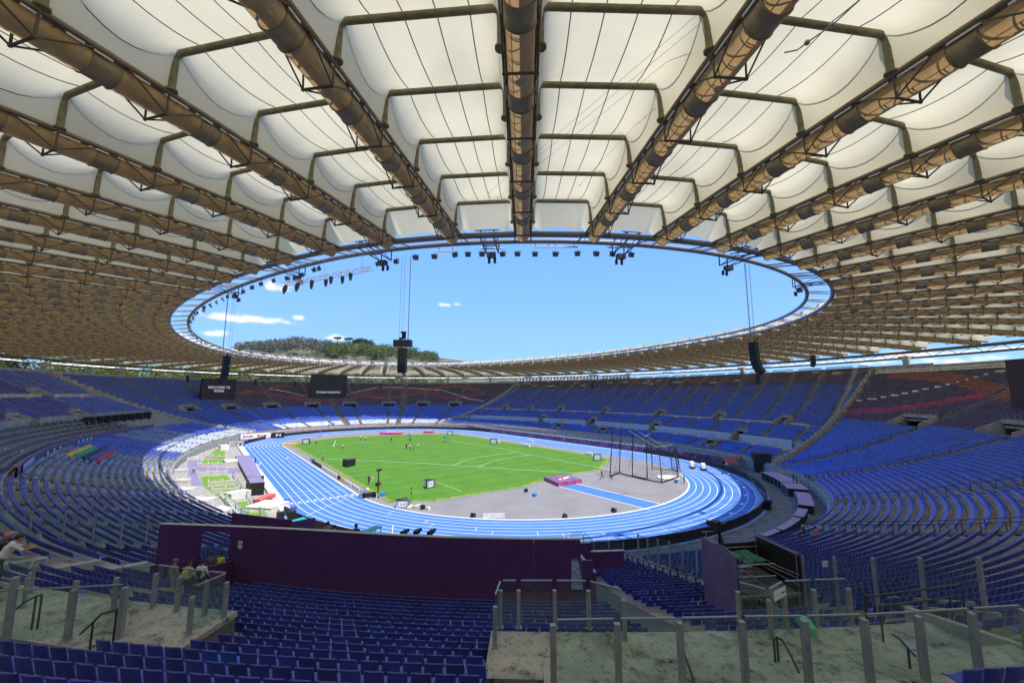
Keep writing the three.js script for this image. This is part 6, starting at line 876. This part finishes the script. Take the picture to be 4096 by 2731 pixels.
// ---------------------------------------------------------------- the edges of the track: boards, press boxes, the lit garden plots on the left
{ // black padded fence round both bends
  for (const [sg, l] of [[1, 'low black fence round the near bend of the track'], [-1, 'low black fence round the far bend of the track']]) { const t = thing('bend_fence', l, 'fence'), n = 30; for (let k = 0; k < n; k++) { const a0 = (-84 + (174 * k) / n) * DEG, a1 = (-84 + (174 * (k + 1)) / n - 0.1) * DEG, f = (a, r, y) => V(r * Math.sin(a), y, sg * (Z0 + r * Math.cos(a))); const m = new MB(); for (const [r, q] of [[48.9, 1], [49.1, -1]]) m.quad(f(a0, r, 0), f(a1, r, 0), f(a1, r, 1.15), f(a0, r, 1.15)); m.quad(f(a0, 48.9, 1.15), f(a1, 48.9, 1.15), f(a1, 49.1, 1.15), f(a0, 49.1, 1.15)); part('panel', m, M.black, t); } } }
{ // purple printed boards along the right side, pale shelf and chairs behind
  const t = thing('board_wall', 'long purple printed board wall along the back straight', 'board'), pr = mottled(0.10, 0.045, 0.15, 1.2, 5, 98, 0.6), tone = mottled(0.17, 0.05, 0.16, 1.0, 3, 99, 0.6);
  for (let k = 0; k < 40; k++) { const z0 = -62 + k * 3.2, x = 49.6 - 0.5 * Math.pow(Math.abs(z0 + 1.6) / 66, 6) * 3; part('board_panel', new MB().obox(V(x, 0.95, z0 + 1.6), V(0, 0, 1.58), V(0.14, 0.78, 0), V(0.06, 0, 0)), k % 3 ? pr : tone, t); if (k % 2) part('emblem', new MB().prism([[-0.5, -0.35], [-0.1, -0.45], [0.45, 0.1], [0.3, 0.35], [0.05, 0.05], [-0.3, -0.1]], 0.02, new THREE.Matrix4().makeRotationY(-Math.PI / 2).setPosition(x - 0.22, 1.15, z0 + rr(0.8, 2.4))), mat(0.55, 0.28, 0.12, 0.7), t); }
  part('skirting', new MB().box(49.85, 0.1, 2, 0.5, 0.5, 128), M.black, t);
  const b = thing('bench_wall', 'pale bench row behind the purple boards of the back straight', 'bench'); for (let k = 0; k < 62; k++) part('chair', new MB().box(51.2, 1.55, -58 + k * 1.62, 0.06, 0.75, 1.25).box(50.9, 1.2, -58 + k * 1.62, 0.6, 0.06, 1.25), M.white, b); part('shelf', new MB().box(51.4, 1.1, -8, 1.4, 0.1, 106), M.greyWall, b);
}
// press boxes with mauve tops along the near bend
[[45.5, 34, -5.4, -2.2, 1.35], [33.5, 28, -5.6, -2.4, 1.3], [27, 23.6, -4.8, -2.7, 1.0], [23.2, 15.8, -4.9, -2.9, 1.1], [13.5, 8, -4.8, -3.6, 1.0], [7, -1, -4.6, -3.7, 1.0], [-1.6, -5.6, -4.6, -3.8, 1.0]].forEach(([a0, a1, o0, o1, y], k) => { const t = thing('press_box', ['long mauve topped press box below the stepped stand wall', 'short mauve topped press box with a black frame', 'small mauve topped box in the middle of the near bend row', 'mauve topped press box with a covered monitor', 'narrow mauve topped desk on the near bend', 'long narrow mauve desk ending at the camera tower', 'last small mauve desk by the glass sector fence'][k], 'press box'); part('top', sectorSlab(a1, a0, o0, o1, y, y + 0.08, new MB(), 6), M.mauve, t); part('side', sectorSlab(a1 + 0.1, a0 - 0.1, o0 + 0.08, o1 - 0.08, 0, y, new MB(), 6), M.black, t); for (let q = 0; q <= 5; q++) { const p = NP(a1 + ((a0 - a1) * q) / 5, o0 - 0.02); part('post', new MB().box(p.x, y / 2, p.z, 0.08, y, 0.08), M.post, t); } });
// and on the far bend, standing in the sun
[[-41, -34], [-33, -26], [-25, -12], [-11, -2], [2, 16], [20, 25], [29, 33], [36, 46]].forEach(([a0, a1], k) => { const t = thing('press_box', `mauve topped press box on the far bend, ${['first from the dark banner', 'second from the dark banner', 'long one left of the wide aisle', 'one beside the wide aisle', 'longest one in the middle', 'short one between two aisles', 'shortest one by the second wide aisle', 'last one before the side stand'][k]}`, 'press box'), S2 = (o0, o1, y0, y1) => { const m = new MB(), n = 5; for (let q = 0; q < n; q++) { const a = a0 + ((a1 - a0) * q) / n, b = a0 + ((a1 - a0) * (q + 1)) / n, c = (az, o, y) => { const p = plan(az * DEG, o); return V(p.x, y, -p.z); }; m.quad(c(a, o0, y1), c(b, o0, y1), c(b, o1, y1), c(a, o1, y1)).quad(c(a, o0, y0), c(b, o0, y0), c(b, o0, y1), c(a, o0, y1)); } return m; }; part('top', S2(-5.4, -2.2, 1.75, 1.8), mottled(0.42, 0.25, 0.40, 0.4, 3, 101, 0.7), t); part('front', S2(-5.3, -5.2, 0.1, 1.0), M.greyWall, t); for (let q = 0; q <= 6; q++) { const p = plan((a0 + ((a1 - a0) * q) / 6) * DEG, -5.4); part('post', new MB().box(p.x, 0.9, -p.z, 0.12, 1.7, 0.12), M.post, t); } });
// the black box stand and the boom on the right
{ const a = onBowl(2990, 1845), t = thing('black_booth', 'black draped camera booth at the foot of the stepped stand wall', 'booth', null, 46.5, 0, 76, 0.5); part('drape', new MB().prism([[-3.4, 0], [3.4, 0], [3.4, 3.9], [-3.2, 4.3]], 3.2), M.navyBlack, t); part('glass_post', new MB().box(-2.5, 0.9, 1.9, 0.1, 1.8, 0.1).box(-1.2, 0.9, 1.9, 0.1, 1.8, 0.1).box(0.2, 0.9, 1.9, 0.1, 1.8, 0.1).box(1.6, 0.9, 1.9, 0.1, 1.8, 0.1), M.post, t);
  const b = thing('camera_boom', 'long black camera crane arm sloping beside the near bend', 'crane'), P0 = G(2945, 1835, 3.6), P1 = G(3070, 2005, 1.2); part('arm', new MB().bar(P0, P1, 0.22, 0.22), M.black, b); part('base', new MB().box(P1.x, 0.6, P1.z, 0.8, 1.2, 0.8), M.black, b); part('counterweight', new MB().box(P1.x - 0.4, 1.3, P1.z + 0.4, 0.7, 0.5, 0.7), M.black, b);
  const r = thing('red_banner', 'dark red fabric sail beside the black camera booth', 'banner'); const q = [[2895, 1832], [2990, 1816], [2952, 1840], [2905, 1858]].map(([x, y]) => G(x, y, 2.2)); part('cloth', new MB().quad(q[0], q[1], q[2], q[3]), mottled(0.32, 0.03, 0.05, 0.6, 1.5, 102, 0.7, { side: THREE.DoubleSide }), r); part('pole', new MB().cyl(V(q[0].x, 0, q[0].z), q[0], 0.05, 0.05, 6).cyl(V(q[1].x, 0, q[1].z), q[1], 0.05, 0.05, 6), M.black, r); }
for (const [x, y, l] of [[3185, 1960, 'black steel goal frame between the press boxes'], [3235, 1960, 'second black steel frame before the blue seats']]) { const p = G(x, y, 0), d = plan(thetaOf(p.x, p.z), offsetOf(p.x, p.z) + 1).sub(p).setY(0).normalize(), t = thing('steel_frame', l, 'frame', null, p.x, 0, p.z, thetaOf(p.x, p.z)); part('upright', new MB().box(-0.9, 1.3, 0, 0.14, 2.6, 0.14), M.black, t); part('upright', new MB().box(0.9, 1.3, 0, 0.14, 2.6, 0.14), M.black, t); part('crossbar', new MB().box(0, 2.6, 0, 1.94, 0.14, 0.14), M.black, t); }
// left side: lawn plots between white partitions, the violet path, the dark decks
const polyAt = (L, y) => L.map(([x, yy]) => { const p = G(x, yy, y); return V(p.x, y, p.z); });
const sheet = (L, y) => { const p = polyAt(L, y); return disc(new MB(), p, y); };
M.partition = mottled(0.50, 0.50, 0.49, 0.3, 2, 112, 0.7); M.lawn = mottled(0.12, 0.27, 0.02, 0.5, 3, 103, 0.95); M.violet = mottled(0.20, 0.19, 0.34, 0.2, 4, 104, 0.85);
struct('left_terrace_floor', disc(new MB(), [V(-49.2, 0, -72), V(-49.2, 0, 62), V(-62.5, 0, 62), V(-66, 0, 20), V(-66, 0, -30), V(-60, 0, -72)], 0.0), mottled(0.30, 0.30, 0.29, 0.4, 3, 105, 0.85));
[[[860, 1797], [900, 1797], [898, 1822], [822, 1832]], [[812, 1838], [893, 1836], [893, 1862], [796, 1866]], [[800, 1906], [905, 1900], [932, 1934], [812, 1944]], [[815, 1948], [940, 1940], [945, 1964], [850, 1972]], [[852, 1974], [945, 1968], [940, 2002], [898, 2006]], [[940, 2010], [985, 2004], [1052, 2075], [1010, 2085]]].forEach((L, k) => { const o = struct('lawn_plot', sheet(L, 0.012), M.lawn); });
struct('violet_path', sheet([[750, 1842], [806, 1838], [790, 1868], [980, 1872], [985, 1888], [790, 1900], [812, 1942], [765, 1944], [745, 1880]], 0.008), M.violet);
const wallPx = (label, x0, y0, x1, y1, h, th, m, name = 'white_partition', cat = 'partition') => { const a = G(x0, y0), b = G(x1, y1), d = b.clone().sub(a).normalize(), t = thing(name, label, cat); part('panel', new MB().obox(a.clone().add(b).multiplyScalar(0.5).setY(h / 2 + 0.01), b.clone().sub(a).multiplyScalar(0.5), V(0, h / 2, 0), V(-d.z, 0, d.x).multiplyScalar(th / 2)), m, t); const n = Math.max(2, Math.round(a.distanceTo(b) / 2)); for (let k = 0; k <= n; k++) { const p = a.clone().lerp(b, k / n); part('post', new MB().box(p.x, h / 2 + 0.25, p.z, 0.12, h + 0.5, 0.12), M.white, t); } return t; };
wallPx('white partition above the uppermost lawn plot', 822, 1834, 900, 1836, 0.8, 0.4, M.partition); wallPx('white partition between the second lawn plot and the violet path', 790, 1868, 910, 1864, 0.8, 0.4, M.partition); wallPx('long white partition below the violet path', 788, 1904, 905, 1896, 0.8, 0.5, M.partition); wallPx('white partition below the widest lawn plot', 830, 1946, 942, 1938, 0.9, 0.4, M.partition); wallPx('white partition below the fourth lawn plot', 846, 1974, 952, 1968, 0.8, 0.4, M.partition); wallPx('white bench row left of the violet path', 690, 1890, 748, 1888, 0.6, 1.6, M.partition, 'white_bench', 'bench'); wallPx('white bench row left of the widest lawn plot', 705, 1930, 756, 1930, 0.6, 1.6, M.partition, 'white_bench', 'bench'); wallPx('white bench row beside the uppermost lawn', 740, 1842, 790, 1836, 0.6, 1.4, M.partition, 'white_bench', 'bench'); wallPx('slanting white partition along the near lawn plot', 905, 2008, 925, 2040, 0.7, 0.3, M.partition); wallPx('pale wall running down to the purple wall', 880, 1990, 980, 2100, 0.5, 0.2, M.palePaint, 'pale_wall', 'wall');
[[M.partition, 700, 1960, 770, 1962], [M.partition, 760, 2000, 850, 2004], [M.partition, 850, 2040, 925, 2046]].forEach(([m, x0, y0, x1, y1], k) => wallPx(['wide white step beside the lit seats', 'second white step below the lit seats', 'lowest white step by the lawn'][k], x0, y0, x1, y1, 0.35, 2.4, m, 'white_step', 'step'));
const deck = (label, L, h, m, name = 'dark_deck') => { const p = polyAt(L, h), t = thing(name, label, 'deck'); part('top', disc(new MB(), p, h), m, t); const s = new MB(); for (let k = 0; k < p.length; k++) { const a = p[k], b = p[(k + 1) % p.length]; s.quad(V(a.x, 0, a.z), V(b.x, 0, b.z), b.clone(), a.clone()); } part('skirt', s, M.black, t); return t; };
deck('dark violet interview deck beside the home straight', [[940, 1822], [1002, 1820], [1046, 1905], [985, 1905]], 0.9, M.violet); deck('raised black edged camera deck nearer the finish', [[985, 1908], [1040, 1903], [1058, 1928], [1000, 1932]], 2.2, M.violet); 
{ const t = thing('black_hoarding', 'black panelled hoarding in front of the camera deck', 'hoarding'); const a = G(990, 1956), b = G(1052, 1950); for (let k = 0; k < 3; k++) { const p = a.clone().lerp(b, k / 3 + 0.01), q = a.clone().lerp(b, (k + 1) / 3 - 0.01); part('panel', new MB().quad(p.clone().setY(0.6), q.clone().setY(0.6), q.clone().setY(2.2), p.clone().setY(2.2)), M.black, t); part('frame', new MB().bar(p.clone().setY(0.6), q.clone().setY(0.6), 0.08).bar(p.clone().setY(2.2), q.clone().setY(2.2), 0.08).bar(p.clone().setY(0.05), p.clone().setY(2.2), 0.08), M.steel, t); } }
boxAt('red_tarpaulin', 'red tarpaulin covered bench near the finish', 'bench', 1056, 2012, 4.2, 1.0, 1.2, 0.9, mottled(0.62, 0.12, 0.09, 0.4, 1.5, 106, 0.7)); boxAt('white_tent', 'white covered bench rows beside the finish line', 'bench', 1070, 2035, 4.0, 0.7, 4.5, 0.75, M.white); boxAt('black_bin', 'tall black bin behind the purple wall, left one', 'bin', 1118, 2098, 0.9, 1.6, 0.9, 0, M.black); boxAt('black_bin', 'tall black bin with a red mark behind the purple wall', 'bin', 1162, 2096, 0.9, 1.7, 0.9, 0, M.black); boxAt('teal_cover', 'bright teal covered box behind the purple wall', 'box', 1198, 2108, 2.6, 1.0, 1.0, 0.4, M.teal); boxAt('blue_block', 'small dark blue block on the ledge at the finish line', 'block', 1146, 2020, 0.8, 0.8, 0.8, 0, mat(0.08, 0.09, 0.3)); boxAt('blue_block', 'small dark blue block on the ledge after the finish line', 'block', 1171, 2050, 0.8, 0.8, 0.8, 0, mat(0.08, 0.09, 0.3));
glassFence('low glass fence round the near lawn plot', [[897, 2015], [925, 2032], [940, 2045], [962, 2060], [990, 2072]].map(([x, y]) => G(x, y)), 1.3, { w: 0.14 }); glassFence('glass fence running beside the home straight ledge', [[930, 1905], [945, 1935], [960, 1962], [985, 1990], [1012, 2022], [1040, 2058], [1066, 2090]].map(([x, y]) => G(x, y)), 1.1, { w: 0.1 });
boxAt('stair_block', 'pile of white metal stairs at the far end of the lawns', 'stairs', 893, 1800, 2.4, 1.6, 2, 0.3, M.white); boxAt('stair_block', 'white metal steps beside the near lawn plot', 'stairs', 950, 1990, 3.2, 1.0, 2.2, 0.4, M.white); boxAt('beige_deck', 'pale beige pallet stack beside the violet deck', 'pallets', 925, 1855, 3.0, 0.8, 6, 0.1, M.cream); boxAt('grey_cabinet', 'grey equipment cabinets behind the chute end wall', 'cabinet', 940, 1785, 4.5, 1.6, 2.2, 0.2, M.greyWall);
person('person in a white shirt crossing the violet path', G(771, 1895).setY(0.02), 1.2, walking(), { top: WH, leg: DK }, 40);
// coloured covers on the left stand's lower rows
[['yellow', [[262, 1818], [283, 1818], [345, 1776], [332, 1773]]], ['green', [[295, 1820], [316, 1818], [366, 1784], [352, 1779]]], ['navyBlack', [[326, 1830], [348, 1828], [408, 1778], [378, 1776]]], ['boxBlue', [[354, 1832], [372, 1836], [420, 1795], [404, 1789]]], ['red', [[384, 1838], [402, 1838], [448, 1802], [432, 1793]]]].forEach(([m, L], k) => { const t = thing('seat_cover', `${['yellow', 'green', 'black', 'dark blue', 'red'][k]} cover pulled over a short row of seats on the left stand`, 'cover'), a = onBowl(...L[0], 0.9), b = onBowl(...L[1], 0.5), c = onBowl(...L[2], 0.5), d = onBowl(...L[3], 0.9), mm = k === 3 ? mat(0.02, 0.07, 0.3, 0.6) : M[m]; const ax = a.clone().add(b).multiplyScalar(0.5), bx = d.clone().add(c).multiplyScalar(0.5), o = offsetOf(ax.x, ax.z), f = (p, dx, y) => { const q = plan(thetaOf(p.x, p.z), o + dx); return V(q.x, bowlY(o) + y, q.z); }; const g = [0, 1].map((s) => [[-0.35, 0.05], [-0.33, 0.48], [0.05, 0.47], [0.16, 0.86], [0.34, 0.88], [0.38, 0.1]].map(([dx, y]) => f(s ? bx : ax, dx, y))); part('sheet', new MB().grid(g), new THREE.MeshStandardMaterial({ color: mm.color, roughness: 0.6, side: THREE.DoubleSide }), t); part('end_flap', new MB().tri3(g[0][0], g[0][1], g[0][2]).tri3(g[0][0], g[0][2], g[0][5]).tri3(g[0][2], g[0][3], g[0][4]).tri3(g[0][2], g[0][4], g[0][5]), mm, t); });
// press desks and white notices on the left stand
{ const dm = [0, 1].map((q) => mottled(0.12, 0.15, 0.21, 0.3, 2, 107 + q, 0.6)), rows = thing('press_desks', 'rows of grey press desks on the left stand above the purple fascia', 'desks'); for (let r = 0; r < 5; r++) for (let k = 0; k < 26; k++) { const z = -52 + k * 3.4, o = 18.2 + r * 1.9, x = Math.sqrt((RS + o) ** 2 - z * z) - DC, p = V(-x, treadY('left', o), z); if (!inView(p, 30)) continue; part('desk', new MB().box(p.x, p.y + 0.72, p.z, 0.6, 0.06, 2.9).box(p.x + 0.28, p.y + 0.36, p.z, 0.04, 0.7, 2.9).box(p.x - 0.7, p.y + 0.5, p.z, 0.1, 0.5, 2.4), dm[r % 2], rows); } }
[[22, 1783], [44, 1771], [62, 1764], [197, 1722], [222, 1717], [246, 1711], [318, 1700], [336, 1697], [352, 1695], [367, 1693]].forEach(([x, y]) => { const d = ray(x, y); let t0 = 30; while (t0 < 260 && offsetOf(CAM.x + d.x * t0, CAM.z + d.z * t0) > 16.7) t0 += 0.1; while (t0 < 300 && offsetOf(CAM.x + d.x * t0, CAM.z + d.z * t0) < 16.7) t0 += 0.1; const p = V(CAM.x + d.x * t0, CAM.y + d.y * t0, CAM.z + d.z * t0), t = thing('fascia_notice', 'white square notice on the purple fascia of the left stand', 'notice', 'white notices on the purple fascia', p.x, 7.0, p.z, thetaOf(p.x, p.z) + Math.PI); part('board', new MB().box(0, 0, 0.16, 1.1, 1.1, 0.03), M.white, t); part('print', new MB().box(0, 0, 0.18, 0.6, 0.2, 0.01), mat(0.4, 0.4, 0.44), t); });
{ const d = ray(122, 1752); let t0 = 30; while (t0 < 260 && offsetOf(CAM.x + d.x * t0, CAM.z + d.z * t0) > 16.7) t0 += 0.1; while (t0 < 300 && offsetOf(CAM.x + d.x * t0, CAM.z + d.z * t0) < 16.7) t0 += 0.1; const p = V(CAM.x + d.x * t0, 7.05, CAM.z + d.z * t0), t = thing('long_banner', 'long pale lavender banner on the purple fascia of the left stand', 'banner', null, p.x, p.y, p.z, thetaOf(p.x, p.z) + Math.PI); part('cloth', new MB().box(0, 0, 0.18, 11, 1.7, 0.03), mottled(0.46, 0.46, 0.68, 0.3, 4, 109, 0.7), t); }
{ const t = thing('dark_box_row', 'solid black boxes standing in for the dark recess under the upper seats of the left stand', 'boxes'); for (let k = 0; k < 8; k++) { const z = -74 + k * 4.2, o = 23.5, x = Math.sqrt((RS + o) ** 2 - z * z) - DC; part('box_front', new MB().tbox(-x - 1.2, treadY('left', o) - 0.2, z, 2.2, 2.3, 4.0, 0), M.navyBlack, t); } }  // black fronts carry the darkness of the recess in their colour
for (const [x, y, l] of [[15, 1818, 'person in white sitting among the lower left seats'], [84, 1828, 'person with a white cap sitting among the lower left seats']]) { const p = onBowl(x, y); person(l, p, 1.4, sitting, { top: WH, leg: DK, hair: WH }, 34); }
// ---------------------------------------------------------------- beyond the stadium: hill, trees, buildings
M.leafDark = new THREE.MeshPhysicalMaterial({ color: lin(0.055, 0.085, 0.035), roughness: 1, transmission: 0.3, thickness: 0, side: THREE.DoubleSide }); M.leafMid = new THREE.MeshPhysicalMaterial({ color: lin(0.08, 0.12, 0.035), roughness: 1, transmission: 0.35, thickness: 0, side: THREE.DoubleSide }); M.leafBright = new THREE.MeshPhysicalMaterial({ color: lin(0.17, 0.22, 0.03), roughness: 1, transmission: 0.4, thickness: 0, side: THREE.DoubleSide }); M.leafHaze = new THREE.MeshPhysicalMaterial({ color: lin(0.135, 0.14, 0.115), roughness: 1, transmission: 0.3, thickness: 0, side: THREE.DoubleSide }); M.bark = mat(0.07, 0.05, 0.035, 0.95);  // the greyish leaf colour has distance haze mixed into it
function leaves(mb, c, rx, ry, rz, n, s, hollow = 0.35) { for (let k = 0; k < n; k++) { const a = rnd() * 2 * Math.PI, z = 2 * rnd() - 1, r = Math.pow(hollow + (1 - hollow) * rnd(), 0.5) * (0.78 + 0.34 * fbm(a * 1.6 + 9, z * 2 + 9, 4096, 5, 3)), q = Math.sqrt(1 - z * z), p = V(c.x + rx * r * q * Math.cos(a), c.y + ry * r * z, c.z + rz * r * q * Math.sin(a)), u = V(rr(-1, 1), rr(-1, 1), rr(-1, 1)).normalize().multiplyScalar(s * rr(0.6, 1.3)), v = V(rr(-1, 1), rr(-1, 1), rr(-1, 1)).normalize().multiplyScalar(s * rr(0.6, 1.3)); mb.tri3(p, p.clone().add(u), p.clone().add(v)); } return mb; }
function tree(label, p, h, w, kind, group) {
  const t = thing(kind === 'umbrella' ? 'umbrella_pine' : kind === 'cypress' ? 'cypress' : 'broad_tree', label, 'tree', group, p.x, p.y, p.z), m = { umbrella: M.leafDark, cypress: M.leafDark, broad: M.leafMid, grey: M.leafHaze, dome: M.leafDark, bright: M.leafBright }[kind], c = new MB(), tr = new MB();
  if (kind === 'umbrella') { tr.tube([V(0, -2, 0), V(0.2, h * 0.4, 0.1), V(0, h * 0.75, 0)], h * 0.02, 6); for (let k = 0; k < 5; k++) { const a = k * 1.26; tr.cyl(V(0, h * 0.72, 0), V(Math.cos(a) * w * 0.3, h * 0.88, Math.sin(a) * w * 0.3), h * 0.012, h * 0.006, 5); } leaves(c, V(0, h * 0.88, 0), w * 0.5, h * 0.12, w * 0.5, 520, w * 0.075, 0.2); leaves(c, V(w * 0.12, h * 0.94, 0), w * 0.32, h * 0.07, w * 0.32, 220, w * 0.07, 0.2); }
  else if (kind === 'cypress') { tr.cyl(V(0, -2, 0), V(0, h * 0.2, 0), h * 0.02, h * 0.015, 6); leaves(c, V(0, h * 0.55, 0), w * 0.5, h * 0.47, w * 0.5, 420, w * 0.22, 0.2); }
  else { tr.tube([V(0, -2, 0), V(0.1, h * 0.3, 0), V(0, h * 0.6, 0)], h * 0.025, 6); for (let k = 0; k < 4; k++) { const a = k * 1.6; tr.cyl(V(0, h * 0.3, 0), V(Math.cos(a) * w * 0.3, h * 0.6, Math.sin(a) * w * 0.3), h * 0.014, h * 0.006, 5); } for (let k = 0; k < 6; k++) { const a = k * 1.05 + rnd(), q = k ? 0.28 : 0; leaves(c, V(Math.cos(a) * w * q, h * (0.55 + 0.22 * rnd()), Math.sin(a) * w * q), w * rr(0.24, 0.34), h * rr(0.18, 0.27), w * rr(0.24, 0.34), 200, w * 0.075, 0.3); } }
  part('trunk', tr, M.bark, t); part('crown', c, m, t); return t;
}
// the wooded hill behind the far end: built where its outline shows, about 560 m off
{
  const Dh = 560, at = (x, y, d = Dh) => { const r = ray(x, y); return camera.position.clone().addScaledVector(r, d / Math.hypot(r.x, r.z)); };
  const prof = [[560, 1500], [700, 1480], [860, 1440], [960, 1396], [1040, 1385], [1120, 1380], [1180, 1366], [1250, 1376], [1330, 1388], [1400, 1392], [1480, 1396], [1580, 1402], [1660, 1412], [1740, 1428], [1830, 1440], [2000, 1458], [2300, 1500], [2700, 1545]];
  const g = []; for (const dd of [0, 60, 140, 260]) g.push(prof.map(([x, y], k) => { const p = at(x, y, Dh - 60 + dd); p.y -= dd === 60 ? 0 : dd === 0 ? 9 : dd * 0.12 - 5; return p; })); g.unshift(prof.map(([x, y]) => { const p = at(x, y, Dh - 170); p.y = -1; return p; })); struct('hill', new MB().grid(g, true), mottled(0.11, 0.12, 0.08, 0.7, 40, 111, 1));
  const wood = (x0, x1, n, m, hh, name) => { const mb = new MB(); for (let k = 0; k < n; k++) { const f = rnd(), x = x0 + (x1 - x0) * f, i = prof.findIndex((q) => q[0] > x), a = prof[i - 1], b = prof[i], y = a[1] + ((b[1] - a[1]) * (x - a[0])) / (b[0] - a[0]), d = Dh - 60 + rr(-45, 70), p = at(x, y + rr(0, 26), d); leaves(mb, p.add(V(0, 3, 0)), rr(4, 9), rr(3.5, hh), rr(4, 9), 90, 1.5, 0.4); } const o = part(numbered(name), mb, m, scene); o.userData = { kind: 'stuff', label: name === 'hazy_wood' ? 'distant wood greyed with painted haze on the left slope of the hill' : 'green distant wood on the right slope of the hill', category: 'wood' }; };
  wood(950, 1330, 170, M.leafHaze, 6, 'hazy_wood'); wood(1300, 1740, 230, M.leafMid, 7, 'green_wood'); wood(1300, 1640, 60, M.leafBright, 4, 'green_wood');
  for (const [x, y, h, w] of [[1348, 1374, 12.5, 12], [1384, 1376, 12, 9], [1398, 1375, 12, 9], [975, 1390, 7, 10], [1515, 1396, 9, 9]]) { const p = at(x, y + 12); tree('umbrella pine standing out on the hill crest', p, h, w, 'umbrella', 'umbrella pines on the hill'); } for (const [x, y, h, w] of [[1430, 1384, 14, 15], [1456, 1384, 15, 18], [1480, 1388, 13, 13], [1200, 1384, 9, 18], [1180, 1386, 9, 14]]) tree('broad dark pine dome on the hill crest', at(x, y + 10), h, w, 'dome', 'broad pine domes on the hill');
  for (const [x, y, h] of [[1487, 1395, 12], [1413, 1395, 14], [1260, 1380, 6], [1270, 1381, 7], [1280, 1382, 6], [1395, 1392, 12]]) tree('narrow dark cypress on the hill crest', at(x, y + 6), h, h * 0.28, 'cypress', 'cypresses on the hill'); for (const [x, y, w] of [[1676, 1425, 8], [1726, 1428, 9], [1742, 1432, 6]]) tree('lone round tree at the right foot of the hill', at(x, y + 5), 9, w, 'broad', 'lone trees on the hill foot');
}
// trees close behind the far and left rim, seen under the roof
{ let n = 0; for (let th = -176; th < -64; th += 1.9) { const p = plan(th * DEG, 96 + rr(-8, 14)); const h = th > -125 ? rr(46, 54) : rr(36, 42); tree('sunlit yellow green tree crown behind the left rim', V(p.x, 0, p.z), h, rr(13, 18), rnd() > 0.3 ? 'bright' : 'broad', 'trees behind the rim'); } for (let th = 146; th < 184; th += 3) { const p = plan(th * DEG, 100 + rr(-8, 12)); tree('green tree crown behind the far rim', V(p.x, 0, p.z), rr(33, 38), rr(13, 17), 'broad', 'trees behind the far rim'); } }
// white buildings beyond the right side
const WIN = mat(0.05, 0.055, 0.07, 0.25);
function block(label, x0, x1, yTop, dist, cols, rows) {
  const r0 = ray(x0, yTop), r1 = ray(x1, yTop), a = camera.position.clone().addScaledVector(r0, dist / Math.hypot(r0.x, r0.z)), b = camera.position.clone().addScaledVector(r1, dist / Math.hypot(r1.x, r1.z)), top = (a.y + b.y) / 2, d = b.clone().sub(a).setY(0), w = d.length(), t = thing('white_building', label, 'building', null, (a.x + b.x) / 2, 0, (a.z + b.z) / 2, Math.atan2(-d.z, d.x)); d.normalize();
  part('wall', new MB().box(0, top / 2, -8, w, top, 16), M.white, t); part('roof', new MB().box(0, top + 0.25, -8, w + 0.6, 0.5, 16.6), M.greyWall, t);
  for (let i = 0; i < cols; i++) for (let j = 0; j < rows; j++) { const x = -w / 2 + (w * (i + 0.7)) / (cols + 0.4), y = top - 2.2 - j * 3.4; part('window', new MB().box(x, y, 0.06, (w / cols) * 0.42, 1.9, 0.14), WIN, t); }
  return t;
}
block('low white building with a row of dark windows beyond the right rim', 2072, 2155, 1505, 330, 6, 2); block('long white building with two window rows beyond the right rim', 2157, 2400, 1500, 345, 18, 2); block('plain white slab building beyond the right rim', 2405, 2520, 1502, 360, 8, 2);
renderer.render(scene, camera);
